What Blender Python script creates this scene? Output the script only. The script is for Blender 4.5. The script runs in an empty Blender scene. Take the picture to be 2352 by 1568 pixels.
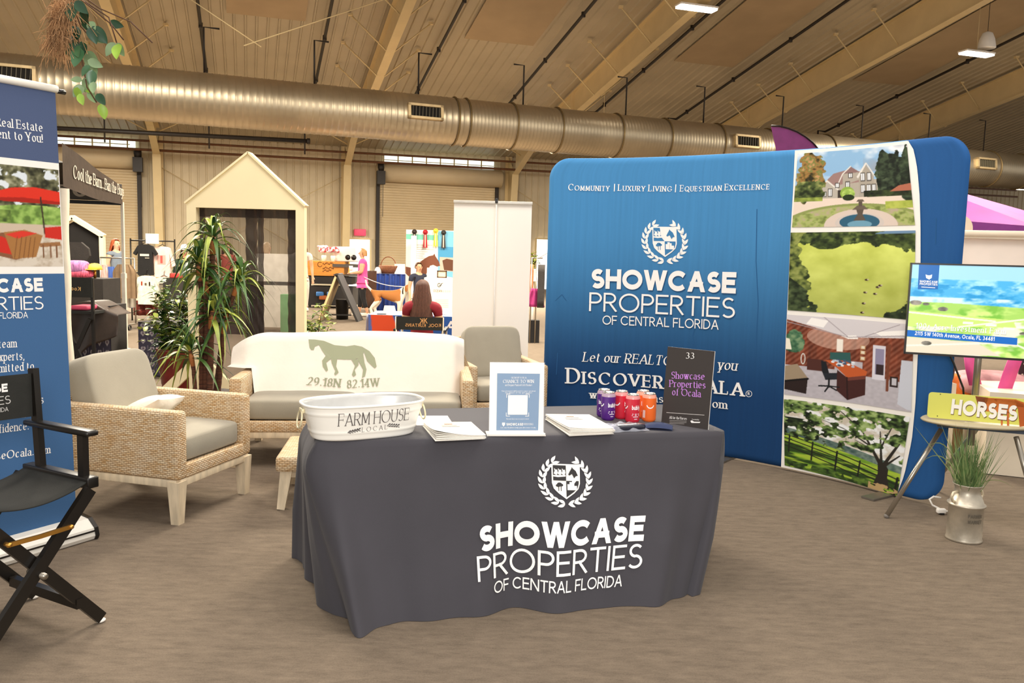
import bpy, bmesh, math, random
import numpy as np
from mathutils import Vector, Matrix, Euler
random.seed(7); np.random.seed(7)
PI = math.pi
SC = bpy.context.scene
COL = SC.collection

# ---------------------------------------------------------------- camera
CW, CH, CF = 2352., 1568., 1900.
CAM_H, PITCH, ROLL = 1.55, math.radians(6.0), 0.026
_c, _s = math.cos(ROLL), math.sin(ROLL)
_fw = np.array([0, math.cos(PITCH), -math.sin(PITCH)])
_up = np.array([0, math.sin(PITCH), math.cos(PITCH)])
_rt = np.array([1., 0, 0])
CR, CU = _rt*_c + _up*_s, _up*_c - _rt*_s
CC = np.array([0, 0, CAM_H])
cd = bpy.data.cameras.new('camera'); cam = bpy.data.objects.new('camera', cd); COL.objects.link(cam)
cd.sensor_width = 36.0; cd.lens = CF/CW*36.0; cd.clip_end = 400
cam.matrix_world = Matrix(((CR[0], CU[0], -_fw[0], 0), (CR[1], CU[1], -_fw[1], 0), (CR[2], CU[2], -_fw[2], CAM_H), (0, 0, 0, 1)))
SC.camera = cam

# ---------------------------------------------------------------- view, world, lights
SC.view_settings.view_transform = 'Standard'; SC.view_settings.look = 'None'
SC.view_settings.gamma = 1.0; SC.view_settings.exposure = 0.2
SC.view_settings.use_curve_mapping = False
W = bpy.data.worlds.new('hall_air'); SC.world = W; W.use_nodes = True
_bg = W.node_tree.nodes['Background']
_bg.inputs[0].default_value = (1.0, 0.95, 0.89, 1); _bg.inputs[1].default_value = 0.72

def area(name, loc, target, size, power, col=(1, .93, .86)):
    l = bpy.data.lights.new(name, 'AREA'); l.shape = 'SQUARE'; l.size = size; l.energy = power; l.color = col
    o = bpy.data.objects.new(name, l); COL.objects.link(o); o.location = loc
    o.rotation_euler = (Vector(target)-Vector(loc)).to_track_quat('-Z', 'Y').to_euler()
    return o
WARM = (1, .9, .74)
area('high_bay_light', (-1.2, 5.2, 6.6), (-1.2, 5.2, 0), 3.0, 230)
area('high_bay_light', (3.0, 3.6, 6.5), (3.0, 3.6, 0), 3.0, 150)
area('high_bay_light', (-6.5, 12, 6.8), (-6.5, 12, 0), 3.0, 1300, WARM)
area('high_bay_light', (1.5, 13, 6.8), (1.5, 13, 0), 3.0, 1300, WARM)
area('high_bay_light', (-11, 23, 5.6), (-11, 23, 0), 4.0, 2300, WARM)
area('high_bay_light', (-1, 25, 5.2), (-1, 25, 0), 4.0, 2300, WARM)
area('high_bay_light', (9, 12, 6.8), (9, 12, 0), 3.0, 650, WARM)
area('high_bay_light', (14, 24, 6.4), (14, 24, 0), 4.0, 1800, WARM)
area('camera_flash', (0.1, -0.3, 2.1), (0, 5, 0.9), 0.9, 92, (1, .97, .93))

# ---------------------------------------------------------------- rays
def ray(x, y): return _fw + CR*(x-CW/2)/CF - CU*(y-CH/2)/CF
def G(x, y, z=0.):
    d = ray(x, y); return CC + d*((z-CAM_H)/d[2])
def D(x, y, Y):
    d = ray(x, y); return CC + d*(Y/d[1])
def pr(P):
    v = np.asarray(P, float)-CC; k = v @ _fw
    return np.array([CW/2 + CF*(v @ CR)/k, CH/2 - CF*(v @ CU)/k])
def plane_hit(px, O, n):
    d = ray(*px); n = np.asarray(n, float); return CC + d*(((np.asarray(O, float)-CC) @ n)/(d @ n))

# ---------------------------------------------------------------- colours and materials
def lin(c):
    if isinstance(c, str):
        c = c.lstrip('#'); c = [int(c[i:i+2], 16)/255 for i in (0, 2, 4)]
    c = np.asarray(c, float)
    return np.where(c <= .04045, c/12.92, ((c+.055)/1.055)**2.4)
_M = {}
def mat(name, col='#808080', rough=.6, metal=0., var=.06, scale=8., bump=0., bscale=60., stretch=(1, 1, 1), trans=0., alpha=1., emit=0., spec=.5, sheen=0.):
    if name in _M: return _M[name]
    m = bpy.data.materials.new(name); m.use_nodes = True
    nt = m.node_tree; N, L = nt.nodes, nt.links; b = N['Principled BSDF']
    c = lin(col)
    b.inputs['Roughness'].default_value = rough; b.inputs['Metallic'].default_value = metal
    b.inputs['Specular IOR Level'].default_value = spec
    if sheen: b.inputs['Sheen Weight'].default_value = sheen
    tc = N.new('ShaderNodeTexCoord'); mp = N.new('ShaderNodeMapping'); mp.inputs['Scale'].default_value = stretch
    L.new(tc.outputs['Object'], mp.inputs[0])
    no = N.new('ShaderNodeTexNoise'); no.inputs['Scale'].default_value = scale; no.inputs['Detail'].default_value = 4
    L.new(mp.outputs[0], no.inputs['Vector'])
    rp = N.new('ShaderNodeValToRGB')
    rp.color_ramp.elements[0].position = .3; rp.color_ramp.elements[1].position = .7
    rp.color_ramp.elements[0].color = (*np.clip(c*(1-var*1.6), 0, 1), 1); rp.color_ramp.elements[1].color = (*np.clip(c*(1+var*1.6), 0, 1), 1)
    L.new(no.outputs['Fac'], rp.inputs[0]); L.new(rp.outputs[0], b.inputs['Base Color'])
    if bump:
        n2 = N.new('ShaderNodeTexNoise'); n2.inputs['Scale'].default_value = bscale; n2.inputs['Detail'].default_value = 3
        L.new(mp.outputs[0], n2.inputs['Vector'])
        bp = N.new('ShaderNodeBump'); bp.inputs['Strength'].default_value = bump; bp.inputs['Distance'].default_value = .01
        L.new(n2.outputs['Fac'], bp.inputs['Height']); L.new(bp.outputs[0], b.inputs['Normal'])
    if trans: b.inputs['Transmission Weight'].default_value = trans
    if alpha < 1: b.inputs['Alpha'].default_value = alpha
    if emit:
        b.inputs['Emission Color'].default_value = (*c, 1); b.inputs['Emission Strength'].default_value = emit
    _M[name] = m; return m

def print_mat(name, rough=.55, emit=0., grain=0., spec=.3, bump=0., bscale=300.):
    """ink: colour from the mesh's own colour attribute"""
    if name in _M: return _M[name]
    m = bpy.data.materials.new(name); m.use_nodes = True
    nt = m.node_tree; N, L = nt.nodes, nt.links; b = N['Principled BSDF']
    a = N.new('ShaderNodeAttribute'); a.attribute_name = 'Col'
    b.inputs['Roughness'].default_value = rough; b.inputs['Specular IOR Level'].default_value = spec
    out = a.outputs['Color']
    if grain:
        tc = N.new('ShaderNodeTexCoord'); no = N.new('ShaderNodeTexNoise'); no.inputs['Scale'].default_value = 90
        L.new(tc.outputs['Object'], no.inputs['Vector'])
        mx = N.new('ShaderNodeMix'); mx.data_type = 'RGBA'; mx.blend_type = 'OVERLAY'; mx.inputs[0].default_value = grain
        L.new(out, mx.inputs[6]); L.new(no.outputs['Fac'], mx.inputs[7]); out = mx.outputs[2]
    L.new(out, b.inputs['Base Color'])
    if bump:
        tc = N.new('ShaderNodeTexCoord'); n2 = N.new('ShaderNodeTexNoise'); n2.inputs['Scale'].default_value = bscale
        L.new(tc.outputs['Object'], n2.inputs['Vector'])
        bp = N.new('ShaderNodeBump'); bp.inputs['Strength'].default_value = bump; bp.inputs['Distance'].default_value = .004
        L.new(n2.outputs['Fac'], bp.inputs['Height']); L.new(bp.outputs[0], b.inputs['Normal'])
    if emit:
        L.new(out, b.inputs['Emission Color']); b.inputs['Emission Strength'].default_value = emit
    _M[name] = m; return m

def wicker_mat():
    m = bpy.data.materials.new('wicker'); m.use_nodes = True
    nt = m.node_tree; N, L = nt.nodes, nt.links; b = N['Principled BSDF']; b.inputs['Roughness'].default_value = .55
    uv = N.new('ShaderNodeUVMap')
    br = N.new('ShaderNodeTexBrick'); L.new(uv.outputs[0], br.inputs['Vector'])
    br.inputs['Scale'].default_value = 1; br.inputs['Brick Width'].default_value = .03; br.inputs['Row Height'].default_value = .0105
    br.inputs['Mortar Size'].default_value = .0024; br.inputs['Mortar Smooth'].default_value = 1.; br.inputs['Bias'].default_value = 0
    br.inputs['Color1'].default_value = (*lin('#edd7b2'), 1); br.inputs['Color2'].default_value = (*lin('#d3ac78'), 1)
    br.inputs['Mortar'].default_value = (*lin('#97704a'), 1)
    br.inputs['Mortar Size'].default_value = 0
    no = N.new('ShaderNodeTexNoise'); no.inputs['Scale'].default_value = 9; L.new(uv.outputs[0], no.inputs['Vector'])
    mx = N.new('ShaderNodeMix'); mx.data_type = 'RGBA'
    rp = N.new('ShaderNodeValToRGB'); rp.color_ramp.elements[0].position = .45; rp.color_ramp.elements[1].position = .75
    rp.color_ramp.elements[1].color = (.5, .5, .5, 1)
    L.new(no.outputs['Fac'], rp.inputs[0]); L.new(rp.outputs[0], mx.inputs[0])
    L.new(br.outputs['Color'], mx.inputs[6]); mx.inputs[7].default_value = (*lin('#e6d8c2'), 1)
    sp = N.new('ShaderNodeSeparateXYZ'); L.new(uv.outputs[0], sp.inputs[0])
    def mt(op, *a):
        q = N.new('ShaderNodeMath'); q.operation = op
        for i, v in enumerate(a):
            if isinstance(v, (int, float)): q.inputs[i].default_value = v
            else: L.new(v, q.inputs[i])
        return q.outputs[0]
    row = mt('FLOOR', mt('DIVIDE', sp.outputs[1], .0105))
    hv = mt('ABSOLUTE', mt('SINE', mt('MULTIPLY', mt('DIVIDE', sp.outputs[1], .0105), PI)))
    hu = mt('ABSOLUTE', mt('SINE', mt('MULTIPLY', mt('ADD', mt('DIVIDE', sp.outputs[0], .03), mt('MULTIPLY', row, .5)), PI)))
    hh = mt('MULTIPLY', mt('POWER', hv, .6), mt('MULTIPLY_ADD', mt('POWER', hu, .7), .75, .25))
    mr = N.new('ShaderNodeMapRange'); mr.inputs[1].default_value = .1; mr.inputs[2].default_value = .62; L.new(hh, mr.inputs[0])
    m2 = N.new('ShaderNodeMix'); m2.data_type = 'RGBA'; L.new(mr.outputs[0], m2.inputs[0]); m2.inputs[6].default_value = (*lin('#8b623c'), 1); L.new(mx.outputs[2], m2.inputs[7])  # shade between the strands put into the colour, browner where the weave dips
    L.new(m2.outputs[2], b.inputs['Base Color'])
    bp = N.new('ShaderNodeBump'); bp.inputs['Strength'].default_value = .9; bp.inputs['Distance'].default_value = .005
    L.new(hh, bp.inputs['Height']); L.new(bp.outputs[0], b.inputs['Normal'])
    return m

def mesh_screen_mat(name, col, op):
    m = bpy.data.materials.new(name); m.use_nodes = True
    nt = m.node_tree; N, L = nt.nodes, nt.links; b = N['Principled BSDF']
    b.inputs['Base Color'].default_value = (*lin(col), 1); b.inputs['Roughness'].default_value = .8
    tc = N.new('ShaderNodeTexCoord'); no = N.new('ShaderNodeTexNoise'); no.inputs['Scale'].default_value = 3
    L.new(tc.outputs['Object'], no.inputs['Vector'])
    mr = N.new('ShaderNodeMapRange'); mr.inputs[3].default_value = op-.12; mr.inputs[4].default_value = op+.12
    L.new(no.outputs['Fac'], mr.inputs[0]); L.new(mr.outputs[0], b.inputs['Alpha'])
    return m

# ---------------------------------------------------------------- mesh builder
class MB:
    def __init__(s): s.v = []; s.f = []; s.mi = []; s.sm = []; s.c = []; s.uv = []
    def add(s, vs, fs, m=0, col=(1, 1, 1), smooth=False, uv=None):
        o = len(s.v); n = len(vs)
        s.v += [tuple(float(k) for k in p) for p in vs]
        if isinstance(col, str): col = lin(col)
        col = np.asarray(col, float)
        s.c += [tuple(col)]*n if col.ndim == 1 else [tuple(k) for k in col]
        s.uv += list(uv) if uv is not None else [(0., 0.)]*n
        for f in fs:
            s.f.append(tuple(i+o for i in f)); s.mi.append(m); s.sm.append(smooth)
        return s
    def box(s, c, size, m=0, col=(1, 1, 1), rot=None, bev=0.):
        x, y, z = [k/2 for k in size]
        if bev > 0:
            b = min(bev, .49*min(size)); vs = []; 
            bm = bmesh.new(); bmesh.ops.create_cube(bm, size=1)
            for v in bm.verts: v.co = Vector((v.co.x*size[0], v.co.y*size[1], v.co.z*size[2]))
            bmesh.ops.bevel(bm, geom=list(bm.edges), offset=b, segments=2, affect='EDGES', profile=.6)
            bm.verts.ensure_lookup_table(); vs = [v.co.copy() for v in bm.verts]
            fs = [[v.index for v in f.verts] for f in bm.faces]; bm.free(); sm = True
        else:
            vs = [Vector((a*x, b*y, d*z)) for a in (-1, 1) for b in (-1, 1) for d in (-1, 1)]
            fs = [(0, 1, 3, 2), (4, 6, 7, 5), (0, 4, 5, 1), (2, 3, 7, 6), (0, 2, 6, 4), (1, 5, 7, 3)]; sm = False
        if rot is not None:
            R = rot if isinstance(rot, Matrix) else Euler(rot).to_matrix(); vs = [R @ v for v in vs]
        return s.add([(v[0]+c[0], v[1]+c[1], v[2]+c[2]) for v in vs], fs, m, col, sm)
    def bar(s, p0, p1, w, t, m=0, col=(1, 1, 1), up=(0, 0, 1), w1=None, t1=None):
        """rectangular bar from p0 to p1, w across (perpendicular to up), t along up"""
        p0, p1 = Vector(p0), Vector(p1); d = (p1-p0).normalized(); u = Vector(up)
        a = d.cross(u)
        if a.length < 1e-4: a = d.cross(Vector((0, 1, 0)))
        a.normalize(); b = a.cross(d).normalized(); vs = []
        for p, ww, tt in ((p0, w, t), (p1, w1 or w, t1 or t)):
            vs += [p+a*(i*ww/2)+b*(j*tt/2) for i, j in ((-1, -1), (1, -1), (1, 1), (-1, 1))]
        return s.add(vs, [(0, 3, 2, 1), (4, 5, 6, 7), (0, 1, 5, 4), (1, 2, 6, 5), (2, 3, 7, 6), (3, 0, 4, 7)], m, col)
    def tube(s, pts, r, n=8, m=0, col=(1, 1, 1), closed=False, cap=True, flat=None):
        pts = [Vector(p) for p in pts]; k = len(pts)
        rs = r if hasattr(r, '__len__') else [r]*k
        vs = []; fs = []; ref = None
        for i, p in enumerate(pts):
            if closed: t = pts[(i+1) % k]-pts[i-1]
            else: t = pts[min(i+1, k-1)]-pts[max(i-1, 0)]
            if t.length < 1e-9: t = Vector((0, 0, 1))
            t.normalize()
            if ref is None:
                ref = t.cross(Vector((0, 0, 1)))
                if ref.length < .05: ref = t.cross(Vector((0, 1, 0)))
            a = (ref - t*ref.dot(t)); a.normalize(); ref = a; b = t.cross(a)
            for j in range(n):
                q = 2*PI*j/n; vs.append(p + (a*math.cos(q) + b*math.sin(q)*(flat or 1))*rs[i])
        for i in range(k if closed else k-1):
            for j in range(n):
                i2 = (i+1) % k; j2 = (j+1) % n
                fs.append((i*n+j, i*n+j2, i2*n+j2, i2*n+j))
        if cap and not closed:
            fs.append(tuple(range(n-1, -1, -1))); fs.append(tuple((k-1)*n+j for j in range(n)))
        return s.add(vs, fs, m, col, True)
    def cyl(s, p0, p1, r, r1=None, n=12, m=0, col=(1, 1, 1)): return s.tube([p0, p1], [r, r if r1 is None else r1], n, m, col)
    def lathe(s, prof, c=(0, 0, 0), n=24, m=0, col=(1, 1, 1), sx=1., sy=1., cap=True):
        vs = []; fs = []; k = len(prof)
        for r, z in prof:
            for j in range(n):
                q = 2*PI*j/n; vs.append((c[0]+r*sx*math.cos(q), c[1]+r*sy*math.sin(q), c[2]+z))
        for i in range(k-1):
            for j in range(n):
                j2 = (j+1) % n; fs.append((i*n+j, i*n+j2, (i+1)*n+j2, (i+1)*n+j))
        if cap:
            if prof[0][0] > 1e-4: fs.append(tuple(range(n-1, -1, -1)))
            if prof[-1][0] > 1e-4: fs.append(tuple((k-1)*n+j for j in range(n)))
        return s.add(vs, fs, m, col, True)
    def ball(s, c, r, m=0, col=(1, 1, 1), nu=12, nv=8, rot=None):
        r = r if hasattr(r, '__len__') else (r, r, r); vs = []; fs = []
        R = Euler(rot).to_matrix() if rot else Matrix.Identity(3)
        for i in range(nv+1):
            p = PI*i/nv
            for j in range(nu):
                q = 2*PI*j/nu
                vs.append(Vector(c)+R @ Vector((r[0]*math.sin(p)*math.cos(q), r[1]*math.sin(p)*math.sin(q), r[2]*math.cos(p))))
        for i in range(nv):
            for j in range(nu):
                j2 = (j+1) % nu; fs.append((i*nu+j, (i+1)*nu+j, (i+1)*nu+j2, i*nu+j2))
        return s.add(vs, fs, m, col, True)
    def grid(s, fn, nu, nv, m=0, col=(1, 1, 1), smooth=True, uvf=None, closed_u=False):
        """fn(a,b) a,b in 0..1"""
        vs = []; fs = []; uv = []
        for j in range(nv+1):
            for i in range(nu+1):
                a, b = i/nu, j/nv; vs.append(fn(a, b)); uv.append(uvf(a, b) if uvf else (a, b))
        for j in range(nv):
            for i in range(nu):
                k = j*(nu+1)+i; fs.append((k, k+1, k+nu+2, k+nu+1))
        return s.add(vs, fs, m, col, smooth, uv)
    def prism(s, pts, vec, m=0, col=(1, 1, 1)):
        """planar outline extruded by vec"""
        n = len(pts); a = [Vector(p) for p in pts]; v = Vector(vec)
        vs = a + [p+v for p in a]
        fs = [tuple(range(n)), tuple(range(2*n-1, n-1, -1))] + [(i, n+i, n+(i+1) % n, (i+1) % n) for i in range(n)]
        return s.add(vs, fs, m, col)
    def poly(s, pts, m=0, col=(1, 1, 1)): return s.add(pts, [tuple(range(len(pts)))], m, col)
    def build(s, name, mats, parent=None, local=False, uvbox=False):
        me = bpy.data.meshes.new(name)
        vs = s.v
        if parent is not None and not local:
            T = parent['_inv'] if '_inv' in parent else None
            Ti = INV.get(parent.name)
            if Ti is not None: vs = [tuple(Ti @ Vector(p)) for p in vs]
        me.from_pydata(vs, [], s.f)
        for mm in (mats if isinstance(mats, (list, tuple)) else [mats]): me.materials.append(mm)
        me.polygons.foreach_set('material_index', s.mi); me.polygons.foreach_set('use_smooth', s.sm)
        ca = me.color_attributes.new('Col', 'FLOAT_COLOR', 'POINT')
        ca.data.foreach_set('color', np.hstack([np.array(s.c), np.ones((len(s.v), 1))]).astype(np.float32).ravel())
        ul = me.uv_layers.new(name='UVMap'); li = np.zeros(len(me.loops), np.int32); me.loops.foreach_get('vertex_index', li)
        uv = np.array(s.uv, np.float32)[li]
        if uvbox:      # metres along the dominant face directions
            co = np.array(s.v); k = 0
            for p in me.polygons:
                nx, ny, nz = [abs(q) for q in p.normal]
                for q in p.loop_indices:
                    x, y, z = co[li[q]]
                    uv[q] = (x, y) if nz > max(nx, ny) else ((y, z) if nx > ny else (x, z))
        ul.data.foreach_set('uv', uv.ravel())
        me.update()
        o = bpy.data.objects.new(name, me); COL.objects.link(o)
        if parent is not None:
            o.parent = parent
            if parent.name in INV: INV[o.name] = INV[parent.name]
        return o
INV = {}
def tag(o, label=None, cat=None, group=None, kind=None):
    for k, v in (('label', label), ('category', cat), ('group', group), ('kind', kind)):
        if v: o[k] = v
    return o
def thing(name, label, cat, loc=(0, 0, 0), rz=0., group=None):
    o = bpy.data.objects.new(name, None); COL.objects.link(o); o.empty_display_size = .1
    o.location = [float(k) for k in loc]; o.rotation_euler = (0, 0, rz)
    INV[o.name] = (Matrix.Translation(Vector(o.location)) @ Matrix.Rotation(rz, 4, 'Z')).inverted()
    return tag(o, label, cat, group)
def one(mb, name, mats, label, cat, group=None, **k): return tag(mb.build(name, mats, **k), label, cat, group)
def struct(mb, name, mats, parent=None, **k):
    o = mb.build(name, mats, parent, **k)
    if parent is None: o['kind'] = 'structure'
    return o
def dup(root, loc, rz=None, label=None, group=None):
    def cp(o, par):
        c = o.copy(); COL.objects.link(c)
        if par is not None: c.parent = par
        for ch in [q for q in KIDS.get(o.name, [])]: cp(ch, c)
        return c
    KIDS.clear()
    for q in COL.objects:
        if q.parent is not None: KIDS.setdefault(q.parent.name, []).append(q)
    c = cp(root, None); c.location = [float(k) for k in loc]
    if rz is not None: c.rotation_euler = (0, 0, rz)
    if label: c['label'] = label
    if group: c['group'] = group
    return c
KIDS = {}
def thick(o, t, off=-1):
    md = o.modifiers.new('thickness', 'SOLIDIFY'); md.thickness = t; md.offset = off; return o
def subd(o, n=1):
    md = o.modifiers.new('smooth', 'SUBSURF'); md.levels = n; md.render_levels = n; return o

# ---------------------------------------------------------------- surfaces and print
def plane_surf(O, ex, ey, off=0.):
    O = np.asarray(O, float); ex = np.asarray(ex, float); ey = np.asarray(ey, float)
    ex = ex/np.linalg.norm(ex); ey = ey/np.linalg.norm(ey); n = np.cross(ex, ey)
    if n @ (CC-O) < 0: n = -n
    return lambda a, b, h=0.: O + ex*a + ey*b + n*(off+h)
def inv(S, px, a=0., b=0.):
    """surface coordinates under a pixel"""
    S = getattr(S, 'base', S); px = np.asarray(px, float); x = np.array([a, b], float); h = 1e-3
    for _ in range(30):
        p = pr(S(*x)); e = px-p
        if np.abs(e).max() < .02: break
        J = np.stack([(pr(S(x[0]+h, x[1]))-p)/h, (pr(S(x[0], x[1]+h))-p)/h], 1)
        try: st = np.linalg.solve(J, e)
        except np.linalg.LinAlgError: break
        x = x + np.clip(st, -.5, .5)
    return x

def arc(cx, cy, rx, ry, a0, a1, n=None):
    n = n or max(4, int(abs(a1-a0)/16))
    return [(cx+rx*math.cos(math.radians(a0+(a1-a0)*i/n)), cy+ry*math.sin(math.radians(a0+(a1-a0)*i/n))) for i in range(n+1)]
X = .66   # x-height
GL = {
 'A': (.78, [[(0, 0), (.39, 1)], [(.39, 1), (.78, 0)], [(.13, .32), (.65, .32)]]),
 'B': (.58, [[(.0, 0), (.0, 1)], [(0, 1), (.28, 1)]+arc(.28, .76, .26, .24, 90, -90)+[(0, .52)], [(0, .52), (.3, .52)]+arc(.3, .26, .28, .26, 90, -90)+[(0, 0)]]),
 'C': (.84, [arc(.46, .5, .46, .5, 42, 318, 22)]),
 'D': (.72, [[(0, 0), (0, 1)], [(0, 1), (.24, 1)]+arc(.24, .5, .48, .5, 90, -90)+[(0, 0)]]),
 'E': (.54, [[(0, 0), (0, 1)], [(0, 1), (.54, 1)], [(0, .52), (.48, .52)], [(0, 0), (.55, 0)]]),
 'F': (.52, [[(0, 0), (0, 1)], [(0, 1), (.52, 1)], [(0, .5), (.46, .5)]]),
 'G': (.88, [arc(.46, .5, .46, .5, 42, 345, 22)+[(.86, .44)], [(.52, .44), (.88, .44)]]),
 'H': (.68, [[(0, 0), (0, 1)], [(.68, 0), (.68, 1)], [(0, .52), (.68, .52)]]),
 'I': (.02, [[(0, 0), (0, 1)]]),
 'J': (.34, [[(.34, 1), (.34, .2)]+arc(.17, .2, .17, .2, 0, -160)]),
 'K': (.62, [[(0, 0), (0, 1)], [(.58, 1), (.02, .42)], [(.2, .6), (.64, 0)]]),
 'L': (.5, [[(0, 0), (0, 1)], [(0, 0), (.5, 0)]]),
 'M': (.86, [[(.04, 0), (.06, 1)], [(.06, 1), (.43, .15)], [(.43, .15), (.8, 1)], [(.8, 1), (.82, 0)]]),
 'N': (.7, [[(0, 0), (0, 1)], [(0, 1), (.7, 0)], [(.7, 0), (.7, 1)]]),
 'O': (.96, [arc(.48, .5, .48, .5, 0, 360, 28)]),
 'P': (.54, [[(0, 0), (0, 1)], [(0, 1), (.27, 1)]+arc(.27, .73, .28, .27, 90, -90)+[(0, .46)]]),
 'Q': (.96, [arc(.48, .5, .48, .5, 0, 360, 28), [(.55, .25), (.95, -.1)]]),
 'R': (.6, [[(0, 0), (0, 1)], [(0, 1), (.27, 1)]+arc(.27, .74, .28, .26, 90, -90)+[(0, .48)], [(.26, .48), (.6, 0)]]),
 'S': (.56, [arc(.29, .75, .25, .25, 38, 262)+arc(.28, .26, .28, .26, 82, -145)]),
 'T': (.62, [[(.31, 0), (.31, 1)], [(0, 1), (.62, 1)]]),
 'U': (.66, [[(0, 1), (0, .32)]+arc(.33, .32, .33, .32, 180, 360)+[(.66, 1)]]),
 'V': (.76, [[(0, 1), (.38, 0)], [(.38, 0), (.76, 1)]]),
 'W': (1.14, [[(0, 1), (.3, 0)], [(.3, 0), (.57, 1)], [(.57, 1), (.84, 0)], [(.84, 0), (1.14, 1)]]),
 'X': (.66, [[(0, 1), (.66, 0)], [(.66, 1), (0, 0)]]),
 'Y': (.68, [[(0, 1), (.34, .45)], [(.68, 1), (.34, .45)], [(.34, .45), (.34, 0)]]),
 'Z': (.6, [[(0, 1), (.6, 1)], [(.6, 1), (0, 0)], [(0, 0), (.6, 0)]]),
 'a': (.42, [arc(.2, .46, .2, .2, 160, 0, 8)+[(.4, 0)], arc(.2, .19, .2, .19, 70, 360, 16)]),
 'b': (.46, [[(0, 0), (0, 1)], arc(.23, .33, .23, .33, 0, 360, 18)]),
 'c': (.42, [arc(.23, .33, .23, .33, 45, 315, 16)]),
 'd': (.46, [[(.46, 0), (.46, 1)], arc(.23, .33, .23, .33, 0, 360, 18)]),
 'e': (.46, [[(0, .36), (.45, .36)], arc(.23, .33, .23, .33, 6, 318, 18)]),
 'f': (.3, [[(.12, 0), (.12, .8)]+arc(.28, .82, .16, .18, 180, 60), [(0, X), (.28, X)]]),
 'g': (.46, [arc(.23, .36, .22, .3, 0, 360, 18), [(.46, X), (.46, 0)]+arc(.23, -.05, .23, .25, 0, -150)]),
 'h': (.44, [[(0, 0), (0, 1)], [(0, .4)]+arc(.22, .42, .22, .24, 180, 0)+[(.44, 0)]]),
 'i': (.04, [[(.02, 0), (.02, X)], [(.02, .84), (.02, .94)]]),
 'j': (.04, [[(.02, X), (.02, -.2)], [(.02, .84), (.02, .94)]]),
 'k': (.42, [[(0, 0), (0, 1)], [(.4, X), (.02, .28)], [(.14, .4), (.42, 0)]]),
 'l': (.04, [[(.02, 0), (.02, 1)]]),
 'm': (.74, [[(0, 0), (0, X)], [(0, .4)]+arc(.185, .44, .185, .22, 180, 0)+[(.37, 0)], [(.37, .4)]+arc(.555, .44, .185, .22, 180, 0)+[(.74, 0)]]),
 'n': (.44, [[(0, 0), (0, X)], [(0, .4)]+arc(.22, .42, .22, .24, 180, 0)+[(.44, 0)]]),
 'o': (.48, [arc(.24, .33, .24, .33, 0, 360, 20)]),
 'p': (.46, [[(0, -.28), (0, X)], arc(.23, .33, .23, .33, 0, 360, 18)]),
 'q': (.46, [[(.46, -.28), (.46, X)], arc(.23, .33, .23, .33, 0, 360, 18)]),
 'r': (.3, [[(0, 0), (0, X)], [(0, .4)]+arc(.22, .42, .22, .24, 180, 60)]),
 's': (.36, [arc(.18, .5, .16, .16, 40, 262)+arc(.18, .17, .18, .17, 82, -145)]),
 't': (.3, [[(.1, .88), (.1, .16)]+arc(.24, .16, .14, .16, 180, 300), [(0, X), (.28, X)]]),
 'u': (.44, [[(0, X), (0, .22)]+arc(.22, .22, .22, .22, 180, 360), [(.44, X), (.44, 0)]]),
 'v': (.46, [[(0, X), (.23, 0)], [(.23, 0), (.46, X)]]),
 'w': (.72, [[(0, X), (.19, 0)], [(.19, 0), (.36, X)], [(.36, X), (.53, 0)], [(.53, 0), (.72, X)]]),
 'x': (.42, [[(0, X), (.42, 0)], [(.42, X), (0, 0)]]),
 'y': (.46, [[(0, X), (.24, 0)], [(.46, X), (.16, -.28)]]),
 'z': (.4, [[(0, X), (.4, X)], [(.4, X), (0, 0)], [(0, 0), (.4, 0)]]),
 '0': (.54, [arc(.27, .5, .27, .5, 0, 360, 20)]),
 '1': (.24, [[(.02, .8), (.2, 1)], [(.2, 1), (.2, 0)]]),
 '2': (.5, [arc(.25, .74, .25, .26, 165, -20)+[(0, 0)], [(0, 0), (.52, 0)]]),
 '3': (.5, [arc(.22, .76, .22, .24, 140, -90)+arc(.22, .26, .27, .26, 90, -140)]),
 '4': (.54, [[(.4, 0), (.4, 1)], [(.4, 1), (0, .28)], [(0, .28), (.54, .28)]]),
 '5': (.5, [[(.46, 1), (.08, 1)], [(.08, 1), (.04, .56)]+arc(.22, .32, .28, .32, 110, -145)]),
 '6': (.52, [arc(.5, .5, .48, .5, 100, 200), arc(.27, .3, .25, .3, 0, 360, 20)]),
 '8': (.5, [arc(.25, .76, .21, .24, 0, 360, 18), arc(.25, .26, .25, .26, 0, 360, 18)]),
 '9': (.52, [arc(.02, .5, .48, .5, -80, 20), arc(.25, .7, .25, .3, 0, 360, 20)]),
 '.': (.06, [[(.03, 0), (.03, .1)]]), ',': (.08, [[(.06, .1), (.0, -.14)]]), '|': (.02, [[(0, -.1), (0, 1.1)]]),
 '!': (.06, [[(.03, .3), (.03, 1)], [(.03, 0), (.03, .1)]]), '+': (.5, [[(.25, .15), (.25, .7)], [(0, .42), (.5, .42)]]),
 '(': (.2, [arc(.3, .45, .26, .6, 130, 230)]), '-': (.3, [[(0, .35), (.3, .35)]]),
 '@': (1.0, [arc(.5, .5, .5, .5, 0, 360, 24), [(.34, .26), (.34, .74)], [(.34, .74), (.5, .74)]+arc(.5, .62, .13, .12, 90, -90)+[(.34, .5)], [(.5, .5), (.66, .26)]]),
}
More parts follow.
